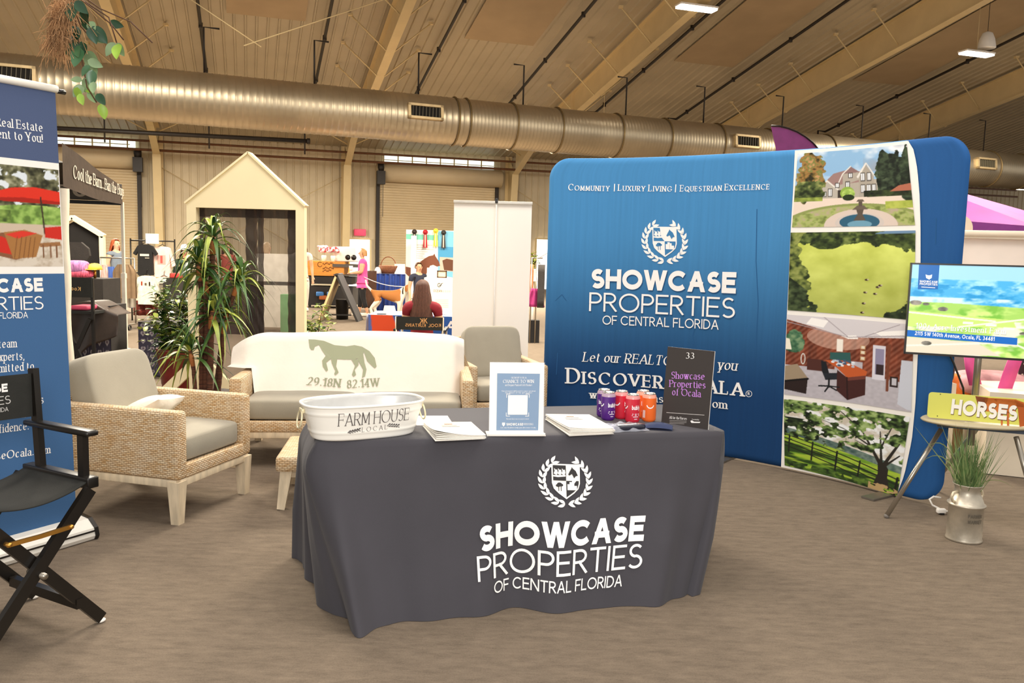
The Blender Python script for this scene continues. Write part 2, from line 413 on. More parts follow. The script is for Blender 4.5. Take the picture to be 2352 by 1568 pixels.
def _ribbon(P, wfn):
    P = np.array(P, float); n = len(P)
    d = P[1:]-P[:-1]; L = np.linalg.norm(d, axis=1); d = d/np.maximum(L, 1e-9)[:, None]
    w = np.array([wfn(q) for q in d])
    left = []; right = []
    for i in range(n):
        if i == 0: t, ww = d[0], w[0]
        elif i == n-1: t, ww = d[-1], w[-1]
        else: t = d[i-1]+d[i]; t = t/max(np.linalg.norm(t), 1e-6); ww = (w[i-1]+w[i])/2; 
        nn = np.array([-t[1], t[0]])
        left.append(P[i]+nn*ww/2); right.append(P[i]-nn*ww/2)
    return left, right
def glyph_quads(ch, wt, serif):
    """list of quads (each 4 points) and the advance width"""
    small = False
    if ch not in GL: return [], .3, 0
    gw, strokes = GL[ch]; q = []; ly = 0
    if serif:
        th = math.radians(18)
        def wfn(d): return max(wt*abs(d[0]*math.sin(-th)+d[1]*math.cos(th)), wt*.36)
        tr = lambda p: (wt/2+p[0], wt*.2+p[1]*(1-wt*.4) if p[1] >= 0 else p[1])
    else:
        def wfn(d): return wt
        tr = lambda p: (wt/2+p[0], wt/2+p[1]*(1-wt) if p[1] >= 0 else p[1]+wt/2)
    tr0 = tr
    for st in strokes:
        diag = not serif and ch in 'AVWMNKXYZ' and abs(st[0][1]-st[-1][1]) > .3
        tr = (lambda p: (wt/2+p[0], p[1])) if diag else tr0
        P = [tr(p) for p in st]
        closed = np.hypot(P[0][0]-P[-1][0], P[0][1]-P[-1][1]) < 1e-3 and len(P) > 5
        Q = [np.array(p) for p in P]
        if not serif and len(Q) >= 2 and not closed and not diag:      # square ends
            for a, b in ((0, 1), (-1, -2)):
                d = Q[a]-Q[b]; l = np.linalg.norm(d)
                if l > .22 or len(Q) == 2: Q[a] = Q[a]+d/l*wt*.5
        # split sharp corners, subdivide straight runs
        runs = [[Q[0]]]
        for i in range(1, len(Q)):
            seg = Q[i]-Q[i-1]; k = max(1, int(np.linalg.norm(seg)/.3))
            for j in range(1, k+1): runs[-1].append(Q[i-1]+seg*j/k)
            if i < len(Q)-1:
                n2 = Q[i+1]-Q[i]; c = (seg @ n2)/max(np.linalg.norm(seg)*np.linalg.norm(n2), 1e-9)
                if c < .5: runs.append([Q[i]])
        for r in runs:
            if len(r) < 2: continue
            l, rr = _ribbon(r, wfn)
            if not serif and ch in 'AVWMNKXYZR':
                for g in (l, rr):
                    for z, z2 in ((0, 1), (-1, -2)):
                        dv = g[z]-g[z2]; y = min(max(g[z][1], 0.), 1.)
                        if diag: y = 0. if g[z][1] < .15 else 1. if g[z][1] > .85 else y
                        if y != g[z][1] and abs(dv[1]) > 1e-3: g[z] = g[z]+dv*((y-g[z][1])/dv[1])
            if closed and len(runs) == 1:
                m1 = (l[0]+l[-1])/2; m2 = (rr[0]+rr[-1])/2; l[0] = l[-1] = m1; rr[0] = rr[-1] = m2
            ly += 1
            for i in range(len(r)-1): q.append((rr[i], rr[i+1], l[i+1], l[i], ly))
        if serif and not closed:
            for a, b in ((0, 1), (-1, -2)):
                p, p2 = np.array(P[a]), np.array(P[b]); d = p-p2; l = np.linalg.norm(d)
                if l > .2 and abs(d[1]) > .55*l and ch not in '|!.,(':
                    e = wt*.72+.05; t = wt*.34
                    lo = p[1]-t*.6; hi = p[1]+t*.6
                    if ch in 'tf' and p[1] > .6: continue
                    xl, xr = p[0]-wt/2-e*.55, p[0]+wt/2+e*.55
                    if ch in 'nhmrbkpil' and p[1] > .4 and not (ch in 'k' and p[0] > .3): xr = p[0]+wt/2
                    if ch in 'AVWMN' and p[1] > .5 and ch in 'AM' : continue
                    if ch in 'VWv' and d[1] < 0: continue
                    ly += 1; q.append((np.array((xl, lo)), np.array((xr, lo)), np.array((xr, hi)), np.array((xl, hi)), ly))
                elif ch in 'EFTLZz' and abs(d[0]) > .9*l and l > .2:
                    sg = -1 if p[1] > .6 else 1
                    if ch in 'EF' and .3 < p[1] < .7: hgt = .12; y0, y1 = p[1]-.1, p[1]+.1
                    else: y0, y1 = sorted((p[1], p[1]+sg*.22))
                    ly += 1
                    if p[0] > .2 or ch in 'TZz': q.append((np.array((p[0]-wt*.16, y0)), np.array((p[0]+wt*.16, y0)), np.array((p[0]+wt*.16, y1)), np.array((p[0]-wt*.16, y1)), ly))
                elif ch in 'CGSs' and l < .2 and a == 0:
                    ly += 1; q.append((np.array((p[0]-wt*.1, p[1]-.13)), np.array((p[0]+wt*.28, p[1]-.13)), np.array((p[0]+wt*.28, p[1]+.12)), np.array((p[0]-wt*.1, p[1]+.05)), ly))
    return q, gw+wt, 1
LAYER = .00025
def text(mb, S, st, pA, pB, cap, wt=.12, serif=True, col='#f6f4f0', m=0, h=.002, track=.16, slant=0., smallcaps=False, flip=False, guess=(0, 0), shadow=None, fit=True):
    """set a line on surface S with its baseline from pixel pA to pixel pB; cap = capital height in pixels"""
    a0 = inv(S, pA, *guess); a1 = inv(S, pB, *a0); ac = inv(S, (pA[0]+cap*.02, pA[1]-cap), *a0)
    e1 = a1-a0; L = np.linalg.norm(e1); e1 = e1/L; e2 = np.array([-e1[1], e1[0]])
    if (ac-a0) @ e2 < 0: e2 = -e2
    H = abs((ac-a0) @ e2)
    if shadow: text_uv(mb, S, st, a0+e1*H*.03-e2*H*.05, e1, e2, L, H, wt, serif, shadow, m, h*.5, track, slant, smallcaps)
    text_uv(mb, S, st, a0, e1, e2, L, H, wt, serif, col, m, h, track, slant, smallcaps)
def text_uv(mb, S, st, a0, e1, e2, L, H, wt, serif, col, m, h, track, slant, smallcaps=False):
    items = []; x = 0.
    for ch in st:
        k = 1.
        if smallcaps and ch.islower(): ch = ch.upper(); k = .78
        if ch == ' ': x += .36; continue
        q, adv, ok = glyph_quads(ch, wt*(1 if k == 1. else 1.15), serif); items.append((q, x, k)); x += adv*k+track
    x -= track
    sx = L/max(x, 1e-6)
    vs = []; fs = []
    for q, ox, k in items:
        for qd in q:
            b = len(vs)
            for p in qd[:4]:
                u = (ox+p[0]*k+slant*p[1]*k)*sx; v = p[1]*k*H; w = a0+e1*u+e2*v
                vs.append(S(w[0], w[1], h+LAYER*qd[4]))
            fs.append((b, b+1, b+2, b+3))
    mb.add(vs, fs, m, col)
def shape(mb, S, pts, col, m=0, h=.001, guess=(0, 0), sub=1, rawuv=False):
    """flat printed shape with pixel corners"""
    g = np.array(guess, float); uv = []
    for p in pts:
        if rawuv: uv.append(np.array(p, float))
        else: g = inv(S, p, *g); uv.append(g)
    if sub > 1:
        out = []
        for i in range(len(uv)):
            a, b = uv[i], uv[(i+1) % len(uv)]
            out += [a+(b-a)*j/sub for j in range(sub)]
        uv = out
    mb.poly([S(u[0], u[1], h) for u in uv], m, col)
def quad_grid(mb, S, c4, img, m=0, h=.001, guess=(0, 0), rawuv=False):
    """img (rows top to bottom, sRGB) printed between corners tl,tr,br,bl (pixels)"""
    g = np.array(guess, float); uv = []
    for p in c4:
        if rawuv: uv.append(np.array(p, float))
        else: g = inv(S, p, *g); uv.append(g)
    tl, tr, br, bl = uv; n, w = img.shape[:2]
    vs = []; fs = []
    for j in range(n):
        b = j/(n-1)
        for i in range(w):
            a = i/(w-1); q = (tl*(1-a)+tr*a)*(1-b)+(bl*(1-a)+br*a)*b
            vs.append(S(q[0], q[1], h))
    for j in range(n-1):
        for i in range(w-1):
            k = j*w+i; fs.append((k+w, k+w+1, k+1, k))
    mb.add(vs, fs, m, lin(np.clip(img, 0, 1).reshape(-1, 3)), True)

# ---------------------------------------------------------------- painter for printed pictures
class Pic:
    def __init__(s, w, h, col='#808080', seed=1, ss=2):
        w, h = int(w*1.6)*ss, int(h*1.6)*ss; s.ss = ss; s.w, s.h = w, h; s.a = np.zeros((h, w, 3)); s.a[:] = s.c(col); s.r = np.random.RandomState(seed)
        s.X, s.Y = np.meshgrid((np.arange(w)+.5)/w, (np.arange(h)+.5)/h)
    def out(s): k = s.ss; return s.a.reshape(s.h//k, k, s.w//k, k, 3).mean((1, 3))
    @staticmethod
    def c(c):
        if isinstance(c, str): c = c.lstrip('#'); return np.array([int(c[i:i+2], 16)/255 for i in (0, 2, 4)])
        return np.asarray(c, float)
    def noise(s, sx, sy=None, oct=4):
        sy = sy or sx; out = np.zeros((s.h, s.w)); am = 1.; tot = 0
        for o in range(oct):
            nx, ny = max(2, int(sx*2**o))+2, max(2, int(sy*2**o))+2
            g = s.r.rand(ny, nx); x = s.X*(nx-1.001); y = s.Y*(ny-1.001)
            xi, yi = x.astype(int), y.astype(int); fx, fy = x-xi, y-yi
            fx = fx*fx*(3-2*fx); fy = fy*fy*(3-2*fy)
            out += am*((g[yi, xi]*(1-fx)+g[yi, xi+1]*fx)*(1-fy)+(g[yi+1, xi]*(1-fx)+g[yi+1, xi+1]*fx)*fy)
            tot += am; am *= .55
        return out/tot
    def put(s, mask, col, a=1.):
        mk = (np.asarray(mask, float)*a)[..., None]; s.a = s.a*(1-mk)+s.c(col)*mk if not (isinstance(col, np.ndarray) and col.ndim == 3) else s.a*(1-mk)+col*mk
    def poly(s, pts):
        ins = np.zeros((s.h, s.w), bool); n = len(pts)
        for i in range(n):
            (x0, y0), (x1, y1) = pts[i], pts[(i+1) % n]
            if y0 == y1: continue
            c = ((s.Y < y0) != (s.Y < y1)) & (s.X < (x1-x0)*(s.Y-y0)/(y1-y0)+x0); ins ^= c
        return ins
    def fill(s, pts, col, a=1.): s.put(s.poly(pts), col, a)
    def ell(s, cx, cy, rx, ry): return ((s.X-cx)/rx)**2+((s.Y-cy)/ry)**2 < 1
    def rect(s, x0, y0, x1, y1, col, a=1.): s.put((s.X >= x0) & (s.X < x1) & (s.Y >= y0) & (s.Y < y1), col, a)
    def line(s, x0, y0, x1, y1, w, col, w1=None):
        dx, dy = x1-x0, y1-y0; asp = s.h/s.w; l2 = dx*dx+(dy*asp)**2
        t = np.clip(((s.X-x0)*dx+(s.Y-y0)*dy*asp**2)/max(l2, 1e-9), 0, 1)
        d = np.hypot(s.X-x0-t*dx, (s.Y-y0-t*dy)*asp); s.put(d < (w+(w if w1 is None else w1)*0 + ((w1-w)*t if w1 is not None else 0))/2, col)
    def leaves(s, mask, cols, sc=14, soft=.0):
        n1 = s.noise(sc, sc*s.h/s.w, 3); n2 = s.noise(sc*2.2, None, 2); n = np.clip((n1*.6+n2*.4-.3)/.4, 0, 1)
        cs = np.array([s.c(k) for k in cols]); f = n*(len(cols)-1); i = np.minimum(f.astype(int), len(cols)-2); fr = (f-i)[..., None]
        s.put(mask, cs[i]*(1-fr)+cs[i+1]*fr)
INK = print_mat('printed_ink'); FAB = print_mat('printed_fabric', .8, bump=.15)
# ================================================================ hall
TH = math.radians(17.8)
BU = np.array([math.cos(TH), math.sin(TH), 0]); BN = np.array([-math.sin(TH), math.cos(TH), 0])
NW, EAVE, SLOPE = 36.2, 5.9, .196
def B(u, n, z): return BU*u + BN*n + np.array([0, 0, z])
def zr(n): return EAVE + SLOPE*(NW-n)
def wall_px(x, y, n=NW): P = plane_hit((x, y), B(0, n, 0), BN); return P @ BU, P[2]

M_wall = mat('painted_steel_wall', '#cfc0a2', .6, var=.04, scale=1.5)
M_roof = mat('painted_steel_roof', '#b5a88f', .5, var=.05, scale=.8)
M_steel = mat('cream_steel', '#d9c394', .5, var=.03, scale=2)
M_panel = mat('flat_ceiling_panel', '#ad9778', .7, var=.04, scale=1.2)
M_black = mat('black_iron', '#221b17', .5, var=.1)
M_rust = mat('rust_brown_pipe', '#6e4527', .55, var=.12)
M_slat = mat('roller_slat', '#d8c5a2', .5, var=.03, scale=1.)
M_day = mat('daylight_panel', '#dbe6df', .5, emit=1.25, var=.02)
M_glow = mat('daylight_glow', '#ffffff', .5, emit=1.3, var=.0)
M_white = mat('white_plastic', '#f2ede4', .45, var=.02)
M_galv = mat('galvanised_duct', '#aea18a', .4, metal=.85, var=.08, scale=1.2)
M_dark = mat('dark_hole', '#15110e', .9)

mb = MB()
mb.grid(lambda a, b: (-34+80*a, -8+60*b, 0), 8, 8)
m = bpy.data.materials.new('carpet'); m.use_nodes = True
nt = m.node_tree; N, L = nt.nodes, nt.links; b = N['Principled BSDF']; b.inputs['Roughness'].default_value = .95; b.inputs['Specular IOR Level'].default_value = .15
tc = N.new('ShaderNodeTexCoord'); mp = N.new('ShaderNodeMapping'); mp.inputs['Scale'].default_value = (2.2, 7, 1); mp.inputs['Rotation'].default_value = (0, 0, .08)
L.new(tc.outputs['Object'], mp.inputs[0])
n1 = N.new('ShaderNodeTexNoise'); n1.inputs['Scale'].default_value = 3.4; n1.inputs['Detail'].default_value = 9; n1.inputs['Roughness'].default_value = .8
L.new(mp.outputs[0], n1.inputs['Vector'])
n2 = N.new('ShaderNodeTexNoise'); n2.inputs['Scale'].default_value = 170; n2.inputs['Detail'].default_value = 2; L.new(tc.outputs['Object'], n2.inputs['Vector'])
mm_ = N.new('ShaderNodeMath'); mm_.operation = 'MULTIPLY_ADD'; mm_.inputs[1].default_value = .35; L.new(n2.outputs['Fac'], mm_.inputs[0]); L.new(n1.outputs['Fac'], mm_.inputs[2])
rp = N.new('ShaderNodeValToRGB'); rp.color_ramp.elements[0].position = .38; rp.color_ramp.elements[1].position = .98
rp.color_ramp.elements[0].color = (*lin('#574d42'), 1); rp.color_ramp.elements[1].color = (*lin('#897a69'), 1)
L.new(mm_.outputs[0], rp.inputs[0]); L.new(rp.outputs[0], b.inputs['Base Color'])
bp = N.new('ShaderNodeBump'); bp.inputs['Strength'].default_value = .25; bp.inputs['Distance'].default_value = .004; L.new(n2.outputs['Fac'], bp.inputs['Height']); L.new(bp.outputs[0], b.inputs['Normal'])
struct(mb, 'floor', m)

def ribbed(u0, u1, pitch, d, fn0, fn1):
    """corrugated sheet; fn0/fn1(u, depth) give the two ends"""
    us = []; u = u0
    while u < u1:
        us += [(u, 0), (u+pitch*.72, 0), (u+pitch*.8, d), (u+pitch*.92, d)]; u += pitch
    vs = [fn0(*k) for k in us]+[fn1(*k) for k in us]; n = len(us)
    return vs, [(i, i+1, n+i+1, n+i) for i in range(n-1)]
mb = MB(); mb.add(*ribbed(-26, 46, .31, -.045, lambda u, d: B(u, NW+.3, zr(NW+.3)+d), lambda u, d: B(u, 3, zr(3)+d)))
struct(mb, 'ceiling', M_roof)
mb = MB(); mb.add(*ribbed(-26, 46, .31, -.035, lambda u, d: B(u, NW+d, 0), lambda u, d: B(u, NW+d, EAVE+.05)))
# base angle along the wall foot
mb.bar(B(-26, NW-.08, .06), B(46, NW-.08, .06), .05, .12)
struct(mb, 'wall_back', M_wall)

# flat smooth panels let into the roof
for i, (u0, u1) in enumerate(((-.5, 1.62), (6.3, 8.5), (13.4, 15.6), (20.5, 22.7), (-7.8, -5.6))):
    mb = MB(); n0, n1 = 25.1, 10
    mb.add([B(u, n, zr(n)-.075+k) for k in (0, .02) for u, n in ((u0, n0), (u1, n0), (u1, n1), (u0, n1))], [(0, 3, 2, 1), (4, 5, 6, 7), (0, 1, 5, 4), (1, 2, 6, 5), (2, 3, 7, 6), (3, 0, 4, 7)])
    struct(mb, 'ceiling_panel', M_panel)

# rafters with their columns and flange braces
for i, u in enumerate((-10.55, -3.3, 3.95, 11.2, 18.45, 25.7)):
    t = thing('rafter_frame', None, None, B(u, NW-.6, 0)); t['kind'] = 'structure'
    mb = MB()
    def ibeam(st):      # stations (n, depth below roof)
        for (na, da), (nb, db) in zip(st, st[1:]):
            A, Bq = B(u, na, zr(na)-.1), B(u, nb, zr(nb)-.1); C_, D_ = B(u, na, zr(na)-.1-da), B(u, nb, zr(nb)-.1-db)
            mb.add([A-BU*.01, Bq-BU*.01, D_-BU*.01, C_-BU*.01, A+BU*.01, Bq+BU*.01, D_+BU*.01, C_+BU*.01], [(0, 1, 2, 3), (7, 6, 5, 4)])
            mb.bar(C_, D_, .26, .022); mb.bar(A, Bq, .26, .02)
    ibeam([(28.3, .78), (20, .95), (8, 1.1)])
    ibeam([(NW-1.2, 1.0), (33, .62), (28.3, .5)])
    mb.bar(B(u, 28.3, zr(28.3)-.1), B(u, 28.3, zr(28.3)-.9), .26, .03, up=BN)
    mb.build('rafter', M_steel, t)
    mb = MB()
    for sgn in (-1, 1):
        vs = [B(u+sgn*.01, NW-.15, 0), B(u+sgn*.01, NW-.5, 0), B(u+sgn*.01, NW-1.2, zr(NW-1.2)-1.1), B(u+sgn*.01, NW-.15, EAVE)]
        mb.poly(vs if sgn < 0 else vs[::-1])
    mb.bar(B(u, NW-.5, 0), B(u, NW-1.2, zr(NW-1.2)-1.1), .3, .025, up=BN); mb.bar(B(u, NW-.15, 0), B(u, NW-.15, EAVE), .3, .025, up=BN)
    mb.build('column', M_steel, t)
    for n in (20.6, 22.2, 24.4, 26.2, 27.9, 30., 32., 34.):
        for sg in (-1, 1):
            dep = .86 if n < 28.3 else .5
            mb = MB(); p0 = B(u+sg*.12, n, zr(n)-.1-dep); p1 = B(u+sg*1.15, n-.1, zr(n)-.1)
            mb.cyl(p0, p1, .022, n=6); mb.box(p1, (.12, .12, .06), 0); mb.build('brace', M_steel, t)

# daylight strips under the eave, roller doors, exits
for i, (u0, u1) in enumerate(((-9.4, -4.35), (5.59, 10.5))):
    mb = MB(); mb.add(*ribbed(u0, u1, .31, -.03, lambda u, d: B(u, NW-.09+d, 5.22), lambda u, d: B(u, NW-.09+d, 5.66)))
    w = struct(mb, 'window_%d' % (i+1), M_day)
    mb = MB(); u = u0
    while u < u1+.01: mb.bar(B(u, NW-.16, 5.2), B(u, NW-.16, 5.68), .05, .04, up=BN); u += .62
    mb.bar(B(u0, NW-.17, 5.44), B(u1, NW-.17, 5.44), .03, .03)
    mb.build('window_frame', M_steel, w)
for i, (u0, u1) in enumerate(((-9.6, -4.03), (5.34, 10.63))):
    mb = MB(); k = 42; vs = []; fs = []
    for j in range(k+1):
        for q, dd in ((0, 0), (.7, .025), (.85, -.02)):
            z = 4.5*(j+q)/k; vs += [B(u0, NW-.22-dd, z), B(u1, NW-.22-dd, z)]
    for j in range(len(vs)//2-1): fs.append((2*j, 2*j+1, 2*j+3, 2*j+2))
    mb.add(vs, fs); dr = struct(mb, 'door_%d' % (i+1), M_slat)
    mb = MB(); mb.tube([B(u0-.1, NW-.55, 4.86), B(u1+.1, NW-.55, 4.86)], .38, 14); mb.build('door_coil_hood', M_slat, dr)
    for uu in (u0, u1):
        mb = MB(); mb.bar(B(uu, NW-.3, 0), B(uu, NW-.3, 4.6), .14, .12, up=BN); mb.build('door_rail', mat('door_rail', '#2b241f', .6), dr)
    mb = MB(); uu = u1+.03 if i == 0 else u0+.03
    mb.box(B(uu, NW-.85, 4.62), (.34, .3, .55), rot=(0, 0, TH)); mb.cyl(B(uu, NW-.85, 4.9), B(uu, NW-.85, 5.2), .14); mb.build('door_motor', M_black, dr)
    mb = MB(); mb.bar(B(uu+.1, NW-.8, 3.0), B(uu+.1, NW-.8, 4.4), .02, .02); mb.build('door_chain', M_black, dr)
for i, (u0, u1, z1) in enumerate(((4.08, 5.06, 2.02), (12.6, 13.7, 2.27))):
    mb = MB(); mb.box(B((u0+u1)/2, NW-.12, z1/2), (u1-u0, .05, z1), rot=(0, 0, TH)); w = struct(mb, 'door_%d' % (i+3), M_glow)
    mb = MB()
    for uu in (u0, u1): mb.bar(B(uu, NW-.14, 0), B(uu, NW-.14, z1+.04), .07, .1, up=BN)
    mb.bar(B(u0, NW-.14, z1+.04), B(u1, NW-.14, z1+.04), .1, .07); mb.build('door_frame', M_steel, w)
mb = MB(); mb.box(B(4.6, NW-.2, 2.32), (.5, .1, .28), rot=(0, 0, TH), bev=.02)
one(mb, 'exit_sign', mat('exit_sign_red', '#e0466a', .5, emit=.35), 'lit pinkish red exit sign on the back wall above the bright doorway', 'sign')

for i, (u0, u1) in enumerate(((-3.2, 3.8), (11.3, 18.3))):
    for za, zb_ in ((.6, 4.6), (4.6, .6)):
        mb = MB(); mb.cyl(B(u0, NW-.25, za), B(u1, NW-.25, zb_), .014, n=6)
        one(mb, 'wall_brace_rod', M_steel, 'thin diagonal brace rod %s to the right on the back wall %s' % ('rising' if za < zb_ else 'falling', ('behind the cream frame', 'beyond the blue display')[i]), 'rod')

# the big spiral duct
DA, DB = G(442, 226, 5.0), G(2300, 391, 5.0); dd = (DB-DA)/np.linalg.norm(DB-DA); DR = .605
DA = DA - dd*12; DLEN = np.linalg.norm(DB-DA)+14
dn = np.array([dd[1], -dd[0], 0])          # towards the viewer
def dpx(x):      # distance along the duct under a pixel column
    lo, hi = 0, DLEN
    for _ in range(40):
        mid = (lo+hi)/2
        if pr(DA+dd*mid)[0] < x: lo = mid
        else: hi = mid
    return lo
duct = thing('air_duct', 'long round galvanised spiral air duct hung across the hall under the roof', 'duct', DA)
mb = MB(); prof = []; s = 0.; sw = dpx(1062); nn = 28
while s < DLEN:
    p_, a_ = (.16, .01) if s < sw else (.1, .004)
    prof += [(s, DR), (s+p_*.62, DR), (s+p_*.78, DR+a_), (s+p_*.9, DR)]; s += p_
vs = []; fs = []
for s, r in prof:
    c = DA+dd*s
    for j in range(nn):
        q = 2*PI*j/nn; vs.append(c+dn*(r*math.cos(q))+np.array([0, 0, r*math.sin(q)]))
for i in range(len(prof)-1):
    for j in range(nn): fs.append((i*nn+j, i*nn+(j+1) % nn, (i+1)*nn+(j+1) % nn, (i+1)*nn+j))
mb.add(vs, fs, 0, smooth=True); mb.build('duct_shell', M_galv, duct)
for x in (1040, 1066, 1172, 1274, 1410, 1520, 1640, 1755, 1890, 2080, 2265, 2335):
    mb = MB(); c = DA+dd*dpx(x); mb.tube([c+dn*((DR+.02)*math.cos(2*PI*j/32))+np.array([0, 0, (DR+.02)*math.sin(2*PI*j/32)]) for j in range(32)], .022, 6, closed=True)
    mb.build('joint_band', mat('duct_band', '#7d6a48', .45, metal=.7), duct)
for x in (38, 962, 1686, 2228):
    c = DA+dd*dpx(x); e = np.array([0, 0, 1.]); o = dn*math.cos(.12)+e*math.sin(.12); up = -dn*math.sin(.12)+e*math.cos(.12)
    c = c+o*(DR+.02); mb = MB(); w_, h_ = .92, .38
    def rim(d, u0, u1, v0, v1): mb.add([c+dd*a+up*b_+o*k for k in (-.05, d) for a, b_ in ((u0, v0), (u1, v0), (u1, v1), (u0, v1))], [(0, 3, 2, 1), (4, 5, 6, 7), (0, 1, 5, 4), (1, 2, 6, 5), (2, 3, 7, 6), (3, 0, 4, 7)])
    for a in ((-w_/2, w_/2, -h_/2, -h_/2+.06), (-w_/2, w_/2, h_/2-.06, h_/2), (-w_/2, -w_/2+.07, -h_/2, h_/2), (w_/2-.07, w_/2, -h_/2, h_/2)): rim(.07, *a)
    v = mb.build('vent', mat('vent_frame', '#bfa87f', .45, metal=.4), duct)
    mb = MB(); rim(.005, -w_/2+.06, w_/2-.06, -h_/2+.05, h_/2-.05); mb.build('vent_opening', M_dark, v)
    mb = MB()
    for k in range(9):
        a = -w_/2+.11+k*(w_-.22)/8; mb.bar(c+dd*a-up*(h_/2-.06)+o*.03, c+dd*(a+.015)+up*(h_/2-.06)+o*.03, .05, .012, up=dd)
    mb.build('vent_slats', mat('vent_slat', '#57503f', .5), v)
for x in (470, 722, 960, 1200, 1435, 1613, 1793, 1975, 2128, 2255):
    c = DA+dd*dpx(x); n = c @ BN; mb = MB(); mb.tube([c+np.array([0, 0, DR]), c+np.array([0, 0, DR+1.05]), c+np.array([0, 0, DR+1.05])+dd*(.35 if x < 1000 else -.3)], .022, 6); mb.build('hanger_rod', M_black, duct)

# sprinkler branch pipes running down the roof slope
NAME = ['first', 'second', 'third', 'fourth', 'fifth', 'sixth', 'seventh', 'eighth']
for i, u in enumerate((-1.2, 2.2, 5.6, 9.05, 12.5, 15.9, 19.35, 22.8)):
    mb = MB(); n1 = 29.4
    mb.tube([B(u, 8, zr(8)-.3), B(u, n1, zr(n1)-.3)], .045, 8)
    for n in np.arange(10, 29, 3.1): mb.cyl(B(u, n, zr(n)-.3-.07), B(u, n, zr(n)-.3+.07), .06, n=8)
    t = mb.build('sprinkler_pipe', M_black)
    tag(t, 'black sprinkler pipe down the roof slope, %s counting from the tall blue banner' % NAME[i], 'pipe', 'sprinkler pipes under the roof')
    mb = MB(); z = zr(n1)-.3; mb.tube([B(u, n1, z), B(u-.35, n1, z+.02), B(u-.35, n1, z-.9)], .035, 6); mb.build('drop_elbow', M_black, t)
mb = MB(); z0 = wall_px(145, 336, 35.2); z1 = wall_px(1270, 391, 35.2)
mb.tube([B(-16, 35.2, z0[1]), B(40, 35.2, z1[1]+.05)], .05, 8); one(mb, 'eave_pipe', M_rust, 'long thin rust brown pipe along the back wall just above the roller doors', 'pipe', 'pipes along the back wall')
mb = MB(); mb.tube([B(-16, 35.3, z0[1]+.35), B(40, 35.3, z1[1]+.4)], .045, 8); one(mb, 'eave_pipe', M_rust, 'thin dark brown pipe along the eave, upper one above the rust pipe', 'pipe', 'pipes along the back wall')
pA, pB = wall_px(100, 297, 31), wall_px(708, 324, 31)
mb = MB(); mb.tube([B(pA[0]-4, 31, pA[1]), B(pB[0], 31, pB[1])], .075, 8); mb.cyl(B(pB[0]-.05, 31, pB[1]), B(pB[0]+.06, 31, pB[1]), .1)
sp = one(mb, 'sprinkler_main', M_black, 'thick black pipe with capped end hanging below the left half of the duct', 'pipe')
for x in (240, 480, 700):
    a = wall_px(x, 300, 31); mb = MB(); mb.tube([B(a[0], 31, pA[1]-.3), B(a[0], 31, zr(31))], .028, 6); mb.build('pipe_hanger', M_black, sp)
# thin tie cables under the roof
for i, (q0, q1, w) in enumerate((((560, 105), (1060, -60), 'rising to the right'), ((410, -20), (600, 108), 'rising to the left'))):
    a, b_ = wall_px(*q0, 19), wall_px(*q1, 19); mb = MB(); mb.tube([B(a[0], 19, a[1]), B(b_[0], 19, b_[1])], .012, 5)
    one(mb, 'tie_rod', M_steel, 'thin pale tie rod under the roof above the duct, %s' % w, 'rod')

# hanging strip lights, far lights, bell speaker
M_led = mat('led_strip', '#fff6e6', .4, emit=9.)
def led(px, Y, Lm, label):
    c = D(*px, Y); t = thing('ceiling_light', label, 'lamp', c, TH, 'hanging strip lights')
    mb = MB(); mb.box((0, 0, .0), (Lm, .3, .05), bev=.01); mb.build('diffuser', M_led, t, local=True)
    mb = MB(); mb.box((0, 0, .05), (Lm+.04, .34, .05), bev=.01); mb.build('housing', M_white, t, local=True)
    n = c @ BN; mb = MB(); mb.cyl((0, 0, .07), (0, 0, zr(n)-c[2]), .008, n=5); mb.build('hanger_cable', M_steel, t, local=True)
led((1600, 20), 22, 1.05, 'lit white strip light hanging above the left edge of the blue display')
led((2243, 125), 24, .98, 'lit white strip light hanging below the white bell speaker')
led((1384, 347), 28, .75, 'small far strip light just under the duct beside the blue display')
led((2345, 434), 38, .75, 'tiny far strip light under the duct beyond the blue display')
c = D(2267, 95, 24); t = thing('pendant_speaker', 'white bell shaped speaker hanging on a thin cable under the roof', 'speaker', c)
mb = MB(); mb.lathe([(.22, -.2), (.24, -.18), (.2, .05), (.13, .22), (.05, .26), (0, .26)], n=20); mb.build('bell', M_white, t, local=True)
mb = MB(); mb.lathe([(0, -.19), (.2, -.19)], n=20, cap=False); mb.build('grille', mat('speaker_grille', '#b7ad9c', .7), t, local=True)
mb = MB(); mb.cyl((0, 0, .25), (0, 0, 3.2), .008, n=5); mb.build('cable', M_black, t, local=True)
# ================================================================ foreground
def sball(mb, c, s, e1=.35, e2=.35, m=0, col=(1, 1, 1), nu=32, nv=16, rot=None, puff=0.):
    """rounded cushion: superellipsoid of half sizes s; e2 rounds the plan, e1 the side"""
    f = lambda w, e: math.copysign(abs(w)**e, w)
    R = Euler(rot).to_matrix() if rot else Matrix.Identity(3); vs = []; fs = []
    for i in range(nv+1):
        p = -PI/2+PI*i/nv
        for j in range(nu):
            q = 2*PI*j/nu; k = f(math.cos(p), e1)
            x, y = k*f(math.cos(q), e2), k*f(math.sin(q), e2)
            z = f(math.sin(p), e1)*(1+puff*(1-x*x)*(1-y*y))
            vs.append(Vector(c)+R @ Vector((s[0]*x, s[1]*y, s[2]*z)))
    for i in range(nv):
        for j in range(nu):
            j2 = (j+1) % nu; fs.append((i*nu+j, i*nu+j2, (i+1)*nu+j2, (i+1)*nu+j))
    mb.add(vs, fs, m, col, True)

